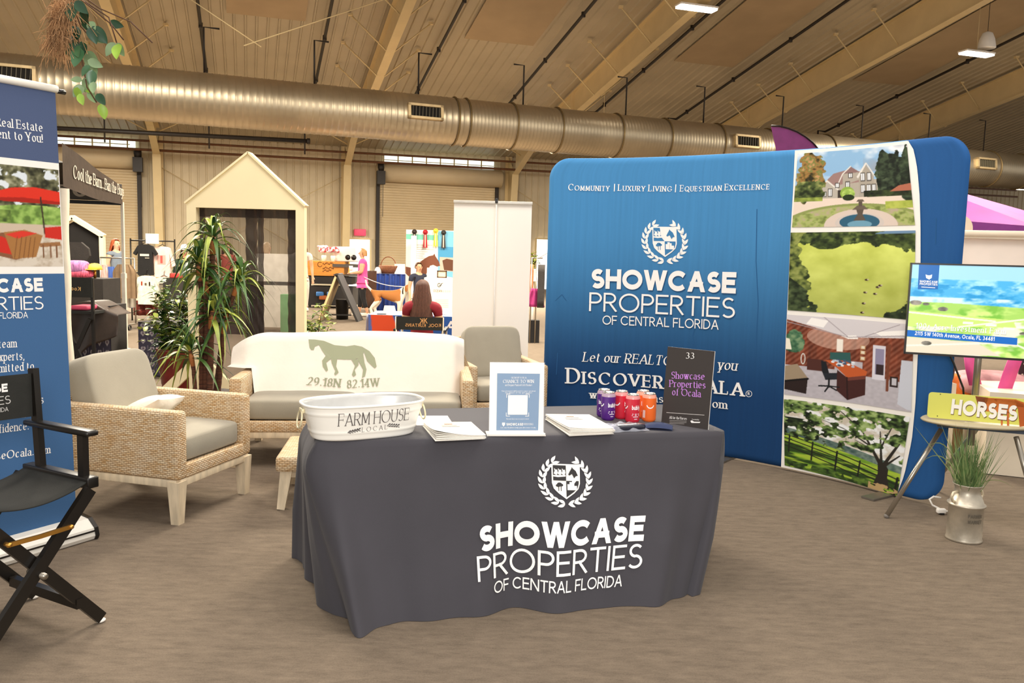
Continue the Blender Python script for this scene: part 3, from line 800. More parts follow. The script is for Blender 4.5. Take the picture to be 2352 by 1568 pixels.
M_wick = wicker_mat()
M_oak = mat('whitewashed_wood', '#d8c6a8', .6, var=.12, scale=5, stretch=(6, 6, 1), bump=.1)
M_cush = mat('grey_taupe_canvas', '#9a9382', .85, var=.03, scale=6, bump=.15, bscale=250, sheen=.2)
M_cream = mat('cream_cloth', '#f3ead9', .9, var=.02, scale=5, bump=.25, bscale=30)
M_blk = mat('black_lacquer', '#17130f', .35, var=.1)
M_canvas = mat('black_canvas', '#23231f', .85, var=.08, scale=20, bump=.2, bscale=300)
M_brass = mat('brass', '#d9a24e', .3, metal=.9)
M_chrome = mat('chrome', '#a9a296', .3, metal=.85, var=.04)
M_navy = mat('navy_fabric', '#2a3557', .8, bump=.15)

# ---------------------------------------------------------------- table under a black cloth
TZ = .74
TFL, TFR = G(728, 1014, TZ), G(1667, 988, TZ)
TEX = (TFR-TFL)/np.linalg.norm(TFR-TFL); TEY = np.array([-TEX[1], TEX[0], 0]); TL, TD = np.linalg.norm(TFR-TFL), .70
TOPC = [TFL+TEY*TD, TFL, TFR, TFR+TEY*TD]
BFL, BFR, BBL = G(800, 1437, 0), G(1592, 1372, 0), G(692, 1290, 0)
BOTC = [BBL+TEY*.1, BFL, BFR, TFR*np.array([1, 1, 0])+TEY*(TD+.05)-TEX*.05]
def lerp(a, b, t): return a+(b-a)*t
def fold(s):      # soft folds along the front, larger lower down
    return (.02*math.sin(9.0*s+1)+.016*math.sin(23*s+.5)+.012*math.sin(37*s)*(1.2-s)+.03*math.exp(-((s-.02)/.03)**2)-.018*math.exp(-((s-.07)/.03)**2)+.012*math.sin(60*s)*(s > .8)*(s-.8)*5)
FK = [1.]
def cloth_pt(side, s, v, h=0.):
    a, b = TOPC[side], TOPC[(side+1) % 4]; c, d = BOTC[side], BOTC[(side+1) % 4]
    out = [-TEX, -TEY, TEX, TEY][side]
    T = lerp(a, b, s); Bq = lerp(c, d, s)
    if side == 0: Bq = Bq + out*(.05*math.sin(s*PI)) + out*(.035*math.sin(s*19))*s
    if side == 1: Bq = Bq - TEY*(.02*math.sin(s*PI))
    k = v**1.25; amp = 1+.9*max(0, v-.3)*(side == 1); P = lerp(T, Bq, k)
    z = TZ-.006-(TZ-.008)*v
    w = FK[0]*amp*fold(s)*(1.0 if side == 1 else .8 if side != 3 else .4)*min(1, v*1.5)
    if side == 1 and v < .1: w *= v*10
    bul = .028*math.sin(min(v*5, 1)*PI/2)*(1-v) * (2.6 if side == 0 else .5)
    P = P + out*(w+bul+.004+h)
    return np.array([P[0], P[1], z])
mb = MB(); NV = 30; cols = []
for side, n in ((0, 44), (1, 150), (2, 40), (3, 30)): cols += [(side, i/n) for i in range(n)]
nc = len(cols); rows = []
def sm(side, s, v):      # soften the corners
    n = {0: 44, 1: 150, 2: 40, 3: 30}[side]; e = [.02/.7, .02/1.9, .02/.7, .02/1.9][side]
    if s < e*1.5:
        t = s/(e*1.5); p = cloth_pt((side-1) % 4, 1-e*1.5*(1-t)*.6, v); return lerp(lerp(p, cloth_pt(side, s, v), .5), cloth_pt(side, s, v), t)
    return cloth_pt(side, s, v)
rows.append([lerp(sm(sd, s, 0)+np.array([0, 0, .006]), (TFL+TFR)/2+TEY*TD/2, .03) for sd, s in cols])
for j in range(NV+1): rows.append([sm(sd, s, j/NV) for sd, s in cols])
vs = [p for r in rows for p in r]; fs = []
for j in range(len(rows)-1):
    for i in range(nc):
        i2 = (i+1) % nc; fs.append((j*nc+i, j*nc+i2, (j+1)*nc+i2, (j+1)*nc+i))
fs.append(tuple(range(nc-1, -1, -1)))
for k in range(nc): vs[k][2] = TZ
mb.add(vs, fs, 0, smooth=True)
def SF(a, b, h=0.): return cloth_pt(1, min(max(a/TL, 0), 1), min(max((TZ-b)/TZ, 0), 1), h+.004)
def SFflat(a, b, h=0.):
    FK[0] = 0.; p = SF(a, b, h); FK[0] = 1.; return p
SF.base = SFflat
g0 = (1.0, .4)
def crest(mb, S, c, w, col, bg, m, guess, h=.002):
    """shield between two laurel branches, c = pixel centre, w = pixel width"""
    g = inv(S, c, *guess); gx = inv(S, (c[0]+w/2, c[1]+w/2*.026), *g)-g; gy = inv(S, (c[0]-w/2*.026, c[1]-w/2), *g)-g
    P = lambda x, y: g+gx*x+gy*y
    def leaf(x, y, ang, l=.2, wd=.085):
        pts = []
        for i in range(9):
            t = i/8; pts.append((t*l, wd*math.sin(PI*t**.8)))
        for i in range(7, 0, -1):
            t = i/8; pts.append((t*l, -wd*.55*math.sin(PI*t)))
        ca, sa = math.cos(ang), math.sin(ang)
        mb.poly([S(*P(x+ca*q-sa*r, y+sa*q+ca*r), h) for q, r in pts], m, col)
    for sg in (-1, 1):
        for i in range(10):
            t = i/9; an = math.radians(-86+140*t); r = .86
            x, y = r*math.cos(an), .02+r*math.sin(an)*.98
            ta = an+PI/2
            for o, l in ((.42, .3), (-.5, .3)):
                a = ta-o; ca = math.cos(a)
                leaf(sg*x, y, a if sg > 0 else PI-a, l, .075 if o > 0 else -.075)
    sh = [(-.52, .66), (.52, .66), (.52, -.06), (.46, -.26), (.3, -.42), (0, -.64), (-.3, -.42), (-.46, -.26), (-.52, -.06)]
    pf = lambda pts, cc, hh: mb.poly([S(*P(x, y), hh) for x, y in pts], m, cc)
    pf(sh, col, h)
    pf([(-.47, .61), (0, .61), (0, .04), (-.47, .04)], bg, h+.0008)
    pf([(0, .04), (.47, .04), (.47, -.06), (.42, -.24), (.27, -.38), (0, -.57)], bg, h+.0008)
    def hs(pts, cc): pf(pts, cc, h+.0016)
    # running horses, horse head, tree, buildings
    for k in range(3):
        x = -.45+.14*k; hs([(x, .3), (x+.04, .4), (x+.02, .5), (x+.09, .44), (x+.13, .46), (x+.15, .34), (x+.11, .24), (x+.05, .27)], col)
    hs([(-.47, .24), (-.02, .26), (-.02, .2), (-.3, .17), (-.47, .19)], col)
    hs([(.08, .28), (.14, .4), (.2, .5), (.22, .56), (.26, .5), (.36, .42), (.44, .24), (.36, .22), (.3, .14), (.22, .3), (.12, .24)], bg)
    for x, y in ((-.3, -.14), (-.2, -.12), (-.25, -.08)):
        hs([(x+.09*math.cos(k*PI/4), y+.055*math.sin(k*PI/4)) for k in range(8)], bg)
    for x in (-.28, -.19): hs([(x-.012, -.14), (x+.012, -.14), (x+.012, -.34), (x-.012, -.34)], bg)
    for x0, x1, y1 in ((.04, .12, -.08), (.12, .22, 0.), (.2, .3, -.04), (.3, .4, -.14)): hs([(x0, -.3), (x1, -.3), (x1, y1), (x0, y1)], col)
WH = '#f7f5f2'
LAYER = .0003
crest(mb, SF, (1299, 1105), 122, WH, '#3a3839', 1, g0)
text(mb, SF, 'SHOWCASE', (1102, 1268), (1473, 1238), 60, .25, False, WH, 1, track=.07, guess=g0)
text(mb, SF, 'PROPERTIES', (1098, 1336), (1468, 1300), 59, .11, False, WH, 1, track=.1, guess=g0)
text(mb, SF, 'OF CENTRAL FLORIDA', (1138, 1369), (1425, 1343), 28, .13, False, WH, 1, track=.1, guess=g0)
M_tcloth = mat('charcoal_tablecloth', '#3f3d43', .85, var=.04, scale=3, bump=.12, bscale=500, sheen=.08)
one(mb, 'tablecloth', [M_tcloth, FAB], 'black floor-length cloth with white crest and lettering over the front table', 'tablecloth')

def tpt(px, z=TZ): return G(px[0], px[1], z)
# ---------------------------------------------------------------- white enamel tub
c = G(834, 920, TZ+.15)*np.array([1, 1, 0])+np.array([0, 0, TZ])
TA = math.radians(28)
tub = thing('oval_tub', 'white enamel oval tub with two ring handles and dark lettering on the black table', 'tub', c, TA)
def oval(rx, ry, q, e=.72):
    f = lambda w: math.copysign(abs(w)**e, w); return rx*f(math.cos(q)), ry*f(math.sin(q))
TH_ = .152
def tubr(z):      # half sizes by height
    t = z/TH_; bead = .004*math.exp(-((t-.78)/.03)**2)+.004*math.exp(-((t-.24)/.03)**2)
    return .226+.044*t+bead, .118+.034*t+bead
mb = MB(); n = 72; prof = [(z, 0) for z in np.linspace(.006, TH_, 26)]+[(z, 1) for z in np.linspace(TH_, .012, 10)]
vs = []; fs = []
vs += [oval(.217, .109, 2*PI*j/n)+(0,) for j in range(n)]
for z, ins in prof:
    rx, ry = tubr(z)
    for j in range(n): vs.append(oval(rx-.004*ins, ry-.004*ins, 2*PI*j/n)+(z,))
R_ = len(prof)+1
for i in range(R_-1):
    for j in range(n): fs.append((i*n+j, i*n+(j+1) % n, (i+1)*n+(j+1) % n, (i+1)*n+j))
fs += [tuple(range(n-1, -1, -1)), tuple((R_-1)*n+j for j in range(n))]
ni = [k for k, f in enumerate(fs) if k >= 26*n and k < (R_-1)*n or k == len(fs)-1]; mb.add(vs, fs, 0, smooth=True)
for k in ni: mb.mi[k] = 2
Mt = Matrix.Translation(Vector(c)) @ Matrix.Rotation(TA, 4, 'Z')
def STw(a, b, h=0.):
    z = min(max(b, .005), TH_); rx, ry = tubr(z); x = max(-rx*.97, min(rx*.97, a)); y = -ry*(1-abs(x/rx)**(2/.72))**(.72/2)-h-.0015
    return np.array(Mt @ Vector((x, y, z)))
text(mb2 := MB(), STw, 'FARM HOUSE', (776, 979), (938, 963), 29, .1, True, '#57504f', 0, track=.12, slant=.0, guess=(.0, .08))
text(mb2, STw, 'LOCAL', (831, 992), (889, 985), 11, .12, True, '#6b6463', 0, track=.5, guess=(.0, .05))
for (x0, y0), (x1, y1) in (((798, 993), (826, 986)), ((889, 977), (915, 979))):
    for k in range(5):
        t = k/5; x = x0+(x1-x0)*t; y = y0+(y1-y0)*t
        shape(mb2, STw, [(x, y), (x+7, y-6), (x+8, y-3)], '#4c4645', guess=(0, .05)); shape(mb2, STw, [(x, y), (x+8, y+1), (x+7, y+3)], '#4c4645', guess=(0, .05))
    shape(mb2, STw, [(x0, y0), (x1, y1), (x1, y1+1.2), (x0, y0+1.2)], '#4c4645', guess=(0, .05))
Ti = Mt.inverted(); mb.add([tuple(Ti @ Vector(p)) for p in mb2.v], mb2.f, 1, mb2.c)
M_enamel = mat('white_enamel', '#f6f3ea', .28, var=.02, scale=4)
mb.build('tub_body', [M_enamel, INK, mat('tub_inside_zinc', '#c4c4c2', .4, metal=.3, var=.08)], tub, local=True)
mb = MB(); rx, ry = tubr(TH_); mb.tube([oval(rx, ry, 2*PI*j/96)+(TH_,) for j in range(96)], .006, 8, closed=True); mb.build('rim', M_enamel, tub, local=True)
for sg in (-1, 1):
    x = sg*(tubr(.14)[0]+.008); mb = MB()
    mb.tube([(x+sg*.012*math.sin(q/2)**2, .036*math.sin(q), .088+.038*math.cos(q)) for q in np.linspace(0, 2*PI, 25)[:-1]], .004, 8, closed=True)
    mb.box((sg*(tubr(.14)[0]+.004), 0, .125), (.014, .05, .02), bev=.004)
    mb.build('handle', mat('tub_handle_wire', '#eadfb9', .35, metal=.3), tub, local=True)

# ---------------------------------------------------------------- papers on the table
def sheet_at(c4, z, name, label, cat, group=None, bend=0., img=None, dx=(0, 0), t=.0012):
    tl, tr, br, bl = [tpt(p)+np.array([dx[0], dx[1], 0]) for p in c4]; cen = (tl+tr+br+bl)/4; mb = MB()
    def f(a, b):
        P = (tl*(1-a)+tr*a)*(1-b)+(bl*(1-a)+br*a)*b; return (P[0]-cen[0], P[1]-cen[1], z-TZ+.0005+bend*(1-a)**2*b*b)
    mb.grid(f, 12, 8)
    if img:
        S = lambda a, b, h=0.: np.array(f(a, b))+np.array([0, 0, t+.0004+h])
        vs = []
        for (x0, y0, x1, y1, cc) in img:
            mb.add([S(x0, y0), S(x1, y0), S(x1, y1), S(x0, y1)], [(0, 3, 2, 1)], 1, cc)
    o = mb.build(name, [mat('paper', '#f4f0e8', .7, var=.015), INK]); thick(o, t, 1); o.location = [float(cen[0]), float(cen[1]), TZ]
    return tag(o, label, cat, group)
lines = [(.3, .25, .62, .3, '#cfc7ba'), (.28, .34, .66, .38, '#d8d1c5'), (.38, .16, .55, .2, '#d4a58c')]
FL = [(972, 979), (1081, 978), (1115, 1009), (1001, 1014)]
for k in range(6):
    r = random.uniform; sheet_at(FL, TZ+.003+.0035*k, 'flyer', 'loose white flyer in the fanned pile between the white tub and the framed poster', 'flyer', 'flyers in the fanned pile by the tub', .012*k*.5, lines if k == 5 else None, (r(-.006, .006)+.0015*k, r(-.004, .004)))
sheet_at([(956, 955), (1028, 955), (1042, 976), (950, 977)], TZ+.001, 'paper_sheet', 'single white paper sheet sticking out behind the right end of the white tub', 'paper', None, 0, None)
BR_ = [(1253, 965), (1354, 966), (1411, 998), (1308, 1003)]
for k in range(8):
    r = random.uniform; sheet_at(BR_, TZ+.003+.004*k, 'brochure', 'white brochure in the thick pile in front of the soda cans', 'brochure', 'brochures in the thick pile by the cans', .004*k*.4, lines if k == 7 else None, (r(-.005, .005), r(-.004, .004)))

# ---------------------------------------------------------------- framed poster in a clear holder
pb = tpt((1187, 1002))+TEY*.01; pa = math.atan2(TEX[1], TEX[0])-.12
ps = thing('poster_holder', 'clear upright holder with a white framed blue contest poster on the black table', 'sign', pb, pa)
pw, ph, tl_ = .246, .318, .1
ex_ = np.array([math.cos(pa), math.sin(pa), 0]); ev = np.array([-math.sin(pa)*tl_, math.cos(pa)*tl_, 1]); ev /= np.linalg.norm(ev)
O = pb-ex_*pw/2+np.array([0, 0, .012]); S = plane_surf(O, ex_, ev, .0)
mb = MB(); n_ = np.cross(ex_, ev); n_ = -n_ if n_ @ (CC-O) < 0 else n_
mb.add([S(a, b)-n_*k for k in (0, .004) for a, b in ((0, 0), (pw, 0), (pw, ph), (0, ph))], [(0, 1, 2, 3), (7, 6, 5, 4), (0, 4, 5, 1), (1, 5, 6, 2), (2, 6, 7, 3), (3, 7, 4, 0)], 0, '#f7f5f2')
g = (.12, .15)
shape(mb, S, [(1142, 857), (1240, 858), (1236, 988), (1140, 988)], '#6f93b8', guess=g)
shape(mb, S, [(1167, 907), (1212, 907), (1211, 952), (1166, 952)], '#f7f5f2', guess=g, h=.002)
for x0, y0, sx, sy in ((1163, 904, 1, 1), (1216, 904, -1, 1), (1162, 956, 1, -1), (1215, 956, -1, -1)):
    shape(mb, S, [(x0, y0), (x0+9*sx, y0), (x0+9*sx, y0+1.3*sy), (x0, y0+1.3*sy)], WH, guess=g, h=.002); shape(mb, S, [(x0, y0), (x0+1.3*sx, y0), (x0+1.3*sx, y0+9*sy), (x0, y0+9*sy)], WH, guess=g, h=.002)
LAYER = .0001
for t_, a, b_, cp, wt in (('SIGN UP FOR A', (1174, 869), (1209, 869), 4, .16), ('CHANCE TO WIN', (1155, 879), (1226, 879), 7.5, .18), ('an Elegant Painted Gift Basket', (1160, 886), (1222, 886), 4.5, .18), ('Your information will be used to contact you about', (1152, 899), (1230, 899), 3, .16), ('the winner of the gift basket', (1160, 903), (1222, 903), 3, .16), ('No purchase necessary to enter', (1163, 963), (1215, 963), 3, .16), ('SHOWCASE', (1163, 977), (1201, 977), 6, .25), ('PROPERTIES OF CENTRAL FL', (1202, 976), (1225, 976), 4.5, .15), ('Let our Realtors help you discover Ocala', (1150, 983), (1230, 983), 3, .16)):
    text(mb, S, t_, a, b_, cp, wt, t_[:4] not in ('SHOW', 'PROP'), WH, 0, h=.002, guess=g)
shape(mb, S, [(1153, 970), (1160, 970), (1160, 975), (1156.5, 979), (1153, 975)], WH, guess=g, h=.002)
mb.build('poster', INK, ps)
mb = MB(); mb.add([S(a, b)+n_*k for k in (.004, .0065) for a, b in ((-.003, -.006), (pw+.003, -.006), (pw+.003, ph+.003), (-.003, ph+.003))], [(0, 1, 2, 3), (7, 6, 5, 4), (0, 4, 5, 1), (1, 5, 6, 2), (2, 6, 7, 3), (3, 7, 4, 0)])
mb.build('clear_cover', mat('clear_acrylic', '#ffffff', .05, alpha=.06, var=0), ps)
mb = MB(); mb.box((0, .035, .003), (pw+.02, .09, .006), bev=.002); mb.box((0, -.008, .008), (pw+.015, .012, .014), bev=.003); mb.build('foot', mat('white_acrylic', '#f3f0ea', .2, var=.01), ps, local=True)

# ---------------------------------------------------------------- dark booth number sign
bl_, br_ = tpt((1519, 969)), tpt((1626, 987)); ex_ = (br_-bl_)/np.linalg.norm(br_-bl_); bw = np.linalg.norm(br_-bl_)
back = np.array([-ex_[1], ex_[0], 0]); ev = np.array([0, 0, 1])+back*.08; ev /= np.linalg.norm(ev)
S = plane_surf(bl_, ex_, ev); n_ = -np.cross(ex_, ev) if np.cross(ex_, ev) @ (CC-bl_) < 0 else np.cross(ex_, ev)
bh = inv(S, (1586, 801), .1, .3)[1]
bs = thing('booth_sign', 'dark grey upright sign with white number and violet lettering at table end', 'sign', (bl_+br_)/2)
mb = MB(); mb.add([S(a, b)-n_*k for k in (0, .006) for a, b in ((0, 0), (bw, 0), (bw, bh), (0, bh))], [(0, 1, 2, 3)], 0, '#3d3836')
mb.add([S(a, b)-n_*k for k in (0, .006) for a, b in ((0, 0), (bw, 0), (bw, bh), (0, bh))], [(7, 6, 5, 4), (0, 4, 5, 1), (1, 5, 6, 2), (2, 6, 7, 3), (3, 7, 4, 0)], 0, '#e9e6e2')
g = (.1, .2); LAYER = .00015
text(mb, S, '33', (1575, 823), (1595, 824), 14, .14, True, WH, guess=g, track=.1)
VI = '#c98ae0'
for t_, a, b_ in (('Showcase', (1542, 869), (1619, 872)), ('Properties', (1538, 888), (1621, 892)), ('of Ocala', (1544, 907), (1610, 912))): text(mb, S, t_, a, b_, 16, .16, True, VI, guess=g, track=.1)
shape(mb, S, [(1531, 946.5), (1618, 952.5), (1618, 953.6), (1531, 947.6)], '#cfcac6', guess=g)
text(mb, S, 'All for the Horses', (1538, 961), (1578, 964), 6, .18, True, WH, guess=g)
for y, x1 in ((964.5, 1577), (968, 1577), (971, 1572)): shape(mb, S, [(1538, y), (x1, y+2), (x1, y+2.8), (1538, y+.8)], '#b9b4b0', guess=g)
text(mb, S, 'Presented by', (1590, 964), (1606, 965), 3, .16, True, WH, guess=g)
shape(mb, S, [(1586, 966), (1590, 965), (1594, 968), (1609, 968.5), (1607, 971), (1589, 971), (1587, 969)], WH, guess=g)
mb.build('sign_board', INK, bs)
mb = MB(); p0 = S(bw/2, bh*.7)-n_*.006; p1 = S(bw/2, 0)-n_*.09; mb.bar(p0, (p1[0], p1[1], TZ+.002), .12, .003, up=n_); mb.build('easel_flap', mat('sign_back', '#8a857f', .8), bs)

# ---------------------------------------------------------------- soda cans
M_alu = mat('bare_aluminium', '#c9c6c0', .25, metal=.9, var=.02)
def can(px, dy, col, rz, label):
    c = tpt(px)+TEY*dy+TEY*.03; t = thing('soda_can', label, 'can', c, rz, 'soda cans on the black table')
    mb = MB(); r, hh = .0355, .142
    mb.lathe([(r*.75, 0), (r*.98, .008), (r, .014), (r, .119)], n=32, col=col, cap=False)
    mb.lathe([(r, .119), (r*.95, .128), (r*.82, .137)], n=32, col=lin(col)*.6+lin('#f3dcd4')*.4, cap=False)
    Sc = lambda a, b, h=0.: np.array([(r+.0005+h)*math.cos(-PI/2+a/r), (r+.0005+h)*math.sin(-PI/2+a/r), b])
    text_uv(mb, Sc, 'bubly', np.array([-.021, .068]), np.array([1., 0]), np.array([0, 1.]), .042, .022, .2, False, lin('#ffffff'), 0, .0003, .1, 0)
    for z, w in ((.045, .018), (.038, .02), (.031, .014), (.02, .008)): mb.add([Sc(x, zz, .0004) for zz in (z, z+.0035) for x in (-w, 0, w)], [(0, 1, 4, 3), (1, 2, 5, 4)], 0, '#efe6ee')
    for a0 in (-1.75*r, 1.75*r):      # the smile mark
        vs = []; fs = []
        for q in np.linspace(PI*1.08, PI*1.92, 11): vs += [Sc(a0+.02*math.cos(q), .09+.022*math.sin(q), .0004), Sc(a0+.0155*math.cos(q), .09+.0165*math.sin(q), .0004)]
        for i in range(10): fs.append((2*i, 2*i+1, 2*i+3, 2*i+2))
        mb.add(vs, fs, 0, '#ffffff')
    a0 = -2.65*r; mb.add([Sc(a0-.008, .02, .0003), Sc(a0+.008, .02, .0003), Sc(a0+.008, .058, .0003), Sc(a0-.008, .058, .0003)], [(0, 1, 2, 3)], 0, '#f0d9cf')
    mb.build('can_body', print_mat('can_paint', .3, spec=.5), t, local=True)
    mb = MB(); mb.lathe([(r*.84, .136), (r*.82, .141), (r*.76, .141), (r*.74, .136), (0, .136)], n=28); t2 = mb.build('can_top', M_alu, t, local=True)
    mb = MB(); mb.box((0, .006, .1385), (.014, .022, .0015), bev=.0006); mb.build('pull_tab', M_alu, t2, local=True)
PU, RE, ORG = '#52217e', '#d22a3e', '#f4702c'
can((1401, 966), 0, PU, .45, 'purple soda can standing nearest the framed poster, front one of the two purple cans')
can((1404, 966), .085, PU, -.3, 'purple soda can mostly hidden behind the front purple can')
can((1457, 972), 0, RE, .35, 'red soda can in the middle of the front row of cans')
can((1448, 972), .1, RE, .9, 'red soda can mostly hidden behind the front red can')
can((1495, 969), 0, ORG, 1.75, 'orange soda can at the front, next to the dark booth sign')
can((1496, 969), .085, ORG, .2, 'orange soda can mostly hidden behind the front orange can')
# small navy and white box behind the cans
c = tpt((1427, 951)); t = thing('small_box', 'small navy box with a white top standing between purple and red cans', 'box', c, .2)
mb = MB(); mb.box((.012, 0, .02), (.05, .03, .04), bev=.003); mb.build('box_body', M_navy, t, local=True)
mb = MB(); mb.box((-.008, 0, .03), (.03, .032, .03), bev=.003); mb.build('box_label', M_white, t, local=True)
# plastic bag of gifts, folded can sleeve
c = tpt((1428, 988)); t = thing('gift_bag', 'crinkled clear plastic bag with dark contents lying before the cans', 'bag', c, .35)
rs = np.random.RandomState(3)
def crump(a, b, w, d, hh, seed):
    r = np.random.RandomState(seed); ph = r.rand(6)*6
    x = (a-.5)*w; y = (b-.5)*d; e = max(0, 1-(2*a-1)**4)*max(0, 1-(2*b-1)**4)
    return (x+.004*math.sin(b*17+ph[0]), y+.004*math.sin(a*19+ph[1]), .002+hh*e*(.6+.25*math.sin(a*13+ph[2])*math.sin(b*9+ph[3])+.15*math.sin(a*31+b*23+ph[4])))
mb = MB(); mb.grid(lambda a, b: crump(a, b, .26, .085, .042, 3), 48, 20); mb.grid(lambda a, b: ((a-.5)*.23, (b-.5)*.08, .001), 2, 2)
mb.build('plastic_film', mat('clear_film', '#cdd0dc', .12, alpha=.42, spec=.9, var=.1, scale=40), t, local=True)
mb = MB(); sball(mb, (.035, -.006, .017), (.08, .033, .017), .6, .5); mb.build('dark_contents', mat('dark_foil', '#191d2e', .25, spec=.8), t, local=True)
mb = MB(); sball(mb, (-.07, .002, .01), (.035, .022, .008), .6, .5); mb.build('lilac_contents', mat('lilac_stuff', '#8b78c4', .5), t, local=True)
c = tpt((1513, 985)); t = thing('can_sleeve', 'folded navy foam can sleeve with a white mark lying beside the booth sign', 'sleeve', c, -.22)
mb = MB()
mb.grid(lambda a, b: ((a-.5)*.13, (b-.5)*.075*(1-.15*a), .004+.03*math.sin(PI*min(max(b, .02), .98))**.5*(.55+.45*math.sin(PI*a))), 16, 14)
mb.grid(lambda a, b: ((a-.5)*.13, (b-.5)*.075*(1-.15*a), .0015), 2, 2)
mb.build('sleeve_body', M_navy, t, local=True)
mb = MB(); mb.add([(-.03, .0, .0365), (.02, .0, .0385), (.025, .022, .0335), (-.025, .024, .0315)], [(0, 1, 2, 3)]); mb.build('white_mark', M_white, t, local=True)

# ---------------------------------------------------------------- wicker seats
def wicker_seat(name, label, cat, loc, rz, w, d, nseat=1, backs=1, group=None, bh=.80, bo=.0, bz=.68):
    t = thing(name, label, cat, loc, rz, group); th = .085; ah = .64
    z0 = .255
    mb = MB(); hw, hd = w/2, d/2
    for sg in (-1, 1):
        mb.box((sg*(hw-th/2), -.0, (z0+ah)/2), (th, d, ah-z0), bev=.022)
    mb.box((0, -hd+.03, (z0+.335)/2), (w-2*th+.02, .06, .335-z0), bev=.012)
    mb.box((0, 0, z0+.02), (w-2*th+.02, d-.06, .04))
    mb.build('wicker_body', M_wick, t, local=True, uvbox=True)
    mb = MB()
    for sgn, yo in ((-1, 0), (1, .06)):
        def f(a, b):
            x = (a-.5)*w; e = 1-(abs(2*a-1))**10; zt = ah+(bh-ah)*max(0, e)**.5
            z = z0+(zt-z0)*b; return (x, hd-.1+bo+yo+.16*max(0, (z-.4))/.4*.9, z)
        mb.grid(f, 40, 16, uvf=lambda a, b: ((a-.5)*w, b*(bh-z0)))
    def edge(a, b):
        q = (a-.5)*w; e = 1-(abs(2*a-1))**10; zt = ah+(bh-ah)*max(0, e)**.5
        return (q, hd-.1+bo+.06*b+.16*max(0, (zt-.4))/.4*.9, zt)
    mb.grid(edge, 40, 2, uvf=lambda a, b: ((a-.5)*w, b*.06))
    mb.build('wicker_back', M_wick, t, local=True)
    mb = MB(); 
    for sg in (-1, 1): mb.box((sg*(hw-.03), 0, z0-.022), (.05, d-.04, .045), bev=.006)
    for sg in (-1, 1): mb.box((0, sg*(hd-.03), z0-.022), (w-.07, .05, .045), bev=.006)
    mb.build('base_rail', M_oak, t, local=True)
    for sx in (-1, 1):
        for sy in (-1, 1):
            mb = MB(); x, y = sx*(hw-.035), sy*(hd-.035)
            mb.bar((x, y, z0-.01), (x+sx*.0, y+sy*(.0 if sy < 0 else .1), 0), .075, .075, up=(0, 1, 0), w1=.05, t1=.05)
            mb.build('leg', M_oak, t, local=True)
    iw = w-2*th
    for k in range(nseat):
        mb = MB(); cw = iw/nseat; sball(mb, (-iw/2+cw*(k+.5), -.06, .41), (cw/2-.004, d/2-.08, .075), .24, .12, puff=.12, nu=48)
        mb.build('seat_cushion', M_cush, t, local=True)
    for k in range(backs):
        mb = MB(); cw = iw/backs; sball(mb, (-iw/2+cw*(k+.5), hd-.2+bo*1.2, bz), (cw/2-.004, .09, .235), .34, .16, rot=(-.3, 0, 0), puff=.0, nu=48)
        mb.build('back_cushion', M_cush, t, local=True)
    return t
P1, P2 = G(405, 1203), G(524, 1139)
f_ = np.array([.965, -.262, 0]); s_ = np.array([.262, .965, 0])
cA = P1 - f_*.36 + s_*.325
chairA = wicker_seat('wicker_armchair', 'wicker armchair with grey cushions and white pillow beside the tall blue banner', 'armchair', cA, math.atan2(f_[0], -f_[1]), .71, .80, group='wicker lounge seats', bo=.09, bz=.665)
rzA = math.atan2(f_[0], -f_[1])
# sofa
sL, sR = G(542, 1075), None
sc = np.array([-1.16, 6.2, 0])
sofa = wicker_seat('wicker_sofa', 'wicker two-seat sofa with grey seat cushions behind the black table', 'sofa', sc, math.radians(6), 1.72, .80, 2, 2, group='wicker lounge seats', bz=.64)
cR = np.array([-.13, 7.1, 0]) ; rzR = math.radians(17)
chairR = wicker_seat('wicker_armchair', 'wicker armchair standing between the sofa and the curved blue display', 'armchair', cR, rzR, .69, .76, group='wicker lounge seats')
# white pillow lying in the near armchair
mA = Matrix.Translation(Vector(cA)) @ Matrix.Rotation(rzA, 4, 'Z')
pc = np.array(mA @ Vector((-.05, .07, .50)))
mb = MB()
def pil(a, b, sg):
    x, y = 2*a-1, 2*b-1; e = max(0, (1-x**2)*(1-y**2))**.45; k = 1-.1*(1-abs(x*y))*0
    pin = 1-.09*(1-x*x)*abs(y)-.0; pin2 = 1-.09*(1-y*y)*abs(x)
    return (x*.2*pin2, y*.2*pin, sg*.07*e+.008*math.sin(7*x+3*y)*e)
for sg in (1, -1): mb.grid(lambda a, b: pil(a, b, sg), 24, 24)
o = one(mb, 'throw_pillow', M_cream, 'white throw pillow slumped on the seat of the near wicker armchair', 'pillow', None)
o.location = [float(k) for k in pc+np.array([0, 0, .05])]; o.rotation_euler = (-.5, .12, rzA+.25)
# coffee table
oc = (G(640, 1168)+G(628, 1105))/2
ot = thing('wicker_coffee_table', 'low wicker coffee table with whitewashed legs at the table cloth edge', 'coffee table', oc+np.array([.51, .03, 0]), .12)
W_, D_ = .92, .6
mb = MB(); mb.box((0, 0, .275), (W_, D_, .09), bev=.02); mb.build('wicker_top', M_wick, ot, local=True, uvbox=True)
for sx in (-1, 1):
    for sy in (-1, 1):
        mb = MB(); mb.bar((sx*(W_/2-.06), sy*(D_/2-.06), .235), (sx*(W_/2-.03), sy*(D_/2-.02), 0), .07, .07, up=(0, 1, 0), w1=.045, t1=.045); mb.build('leg', M_oak, ot, local=True)
mb = MB()
for sy in (-1, 1): mb.box((0, sy*(D_/2-.06), .21), (W_-.14, .03, .045))
mb.build('apron', M_oak, ot, local=True)

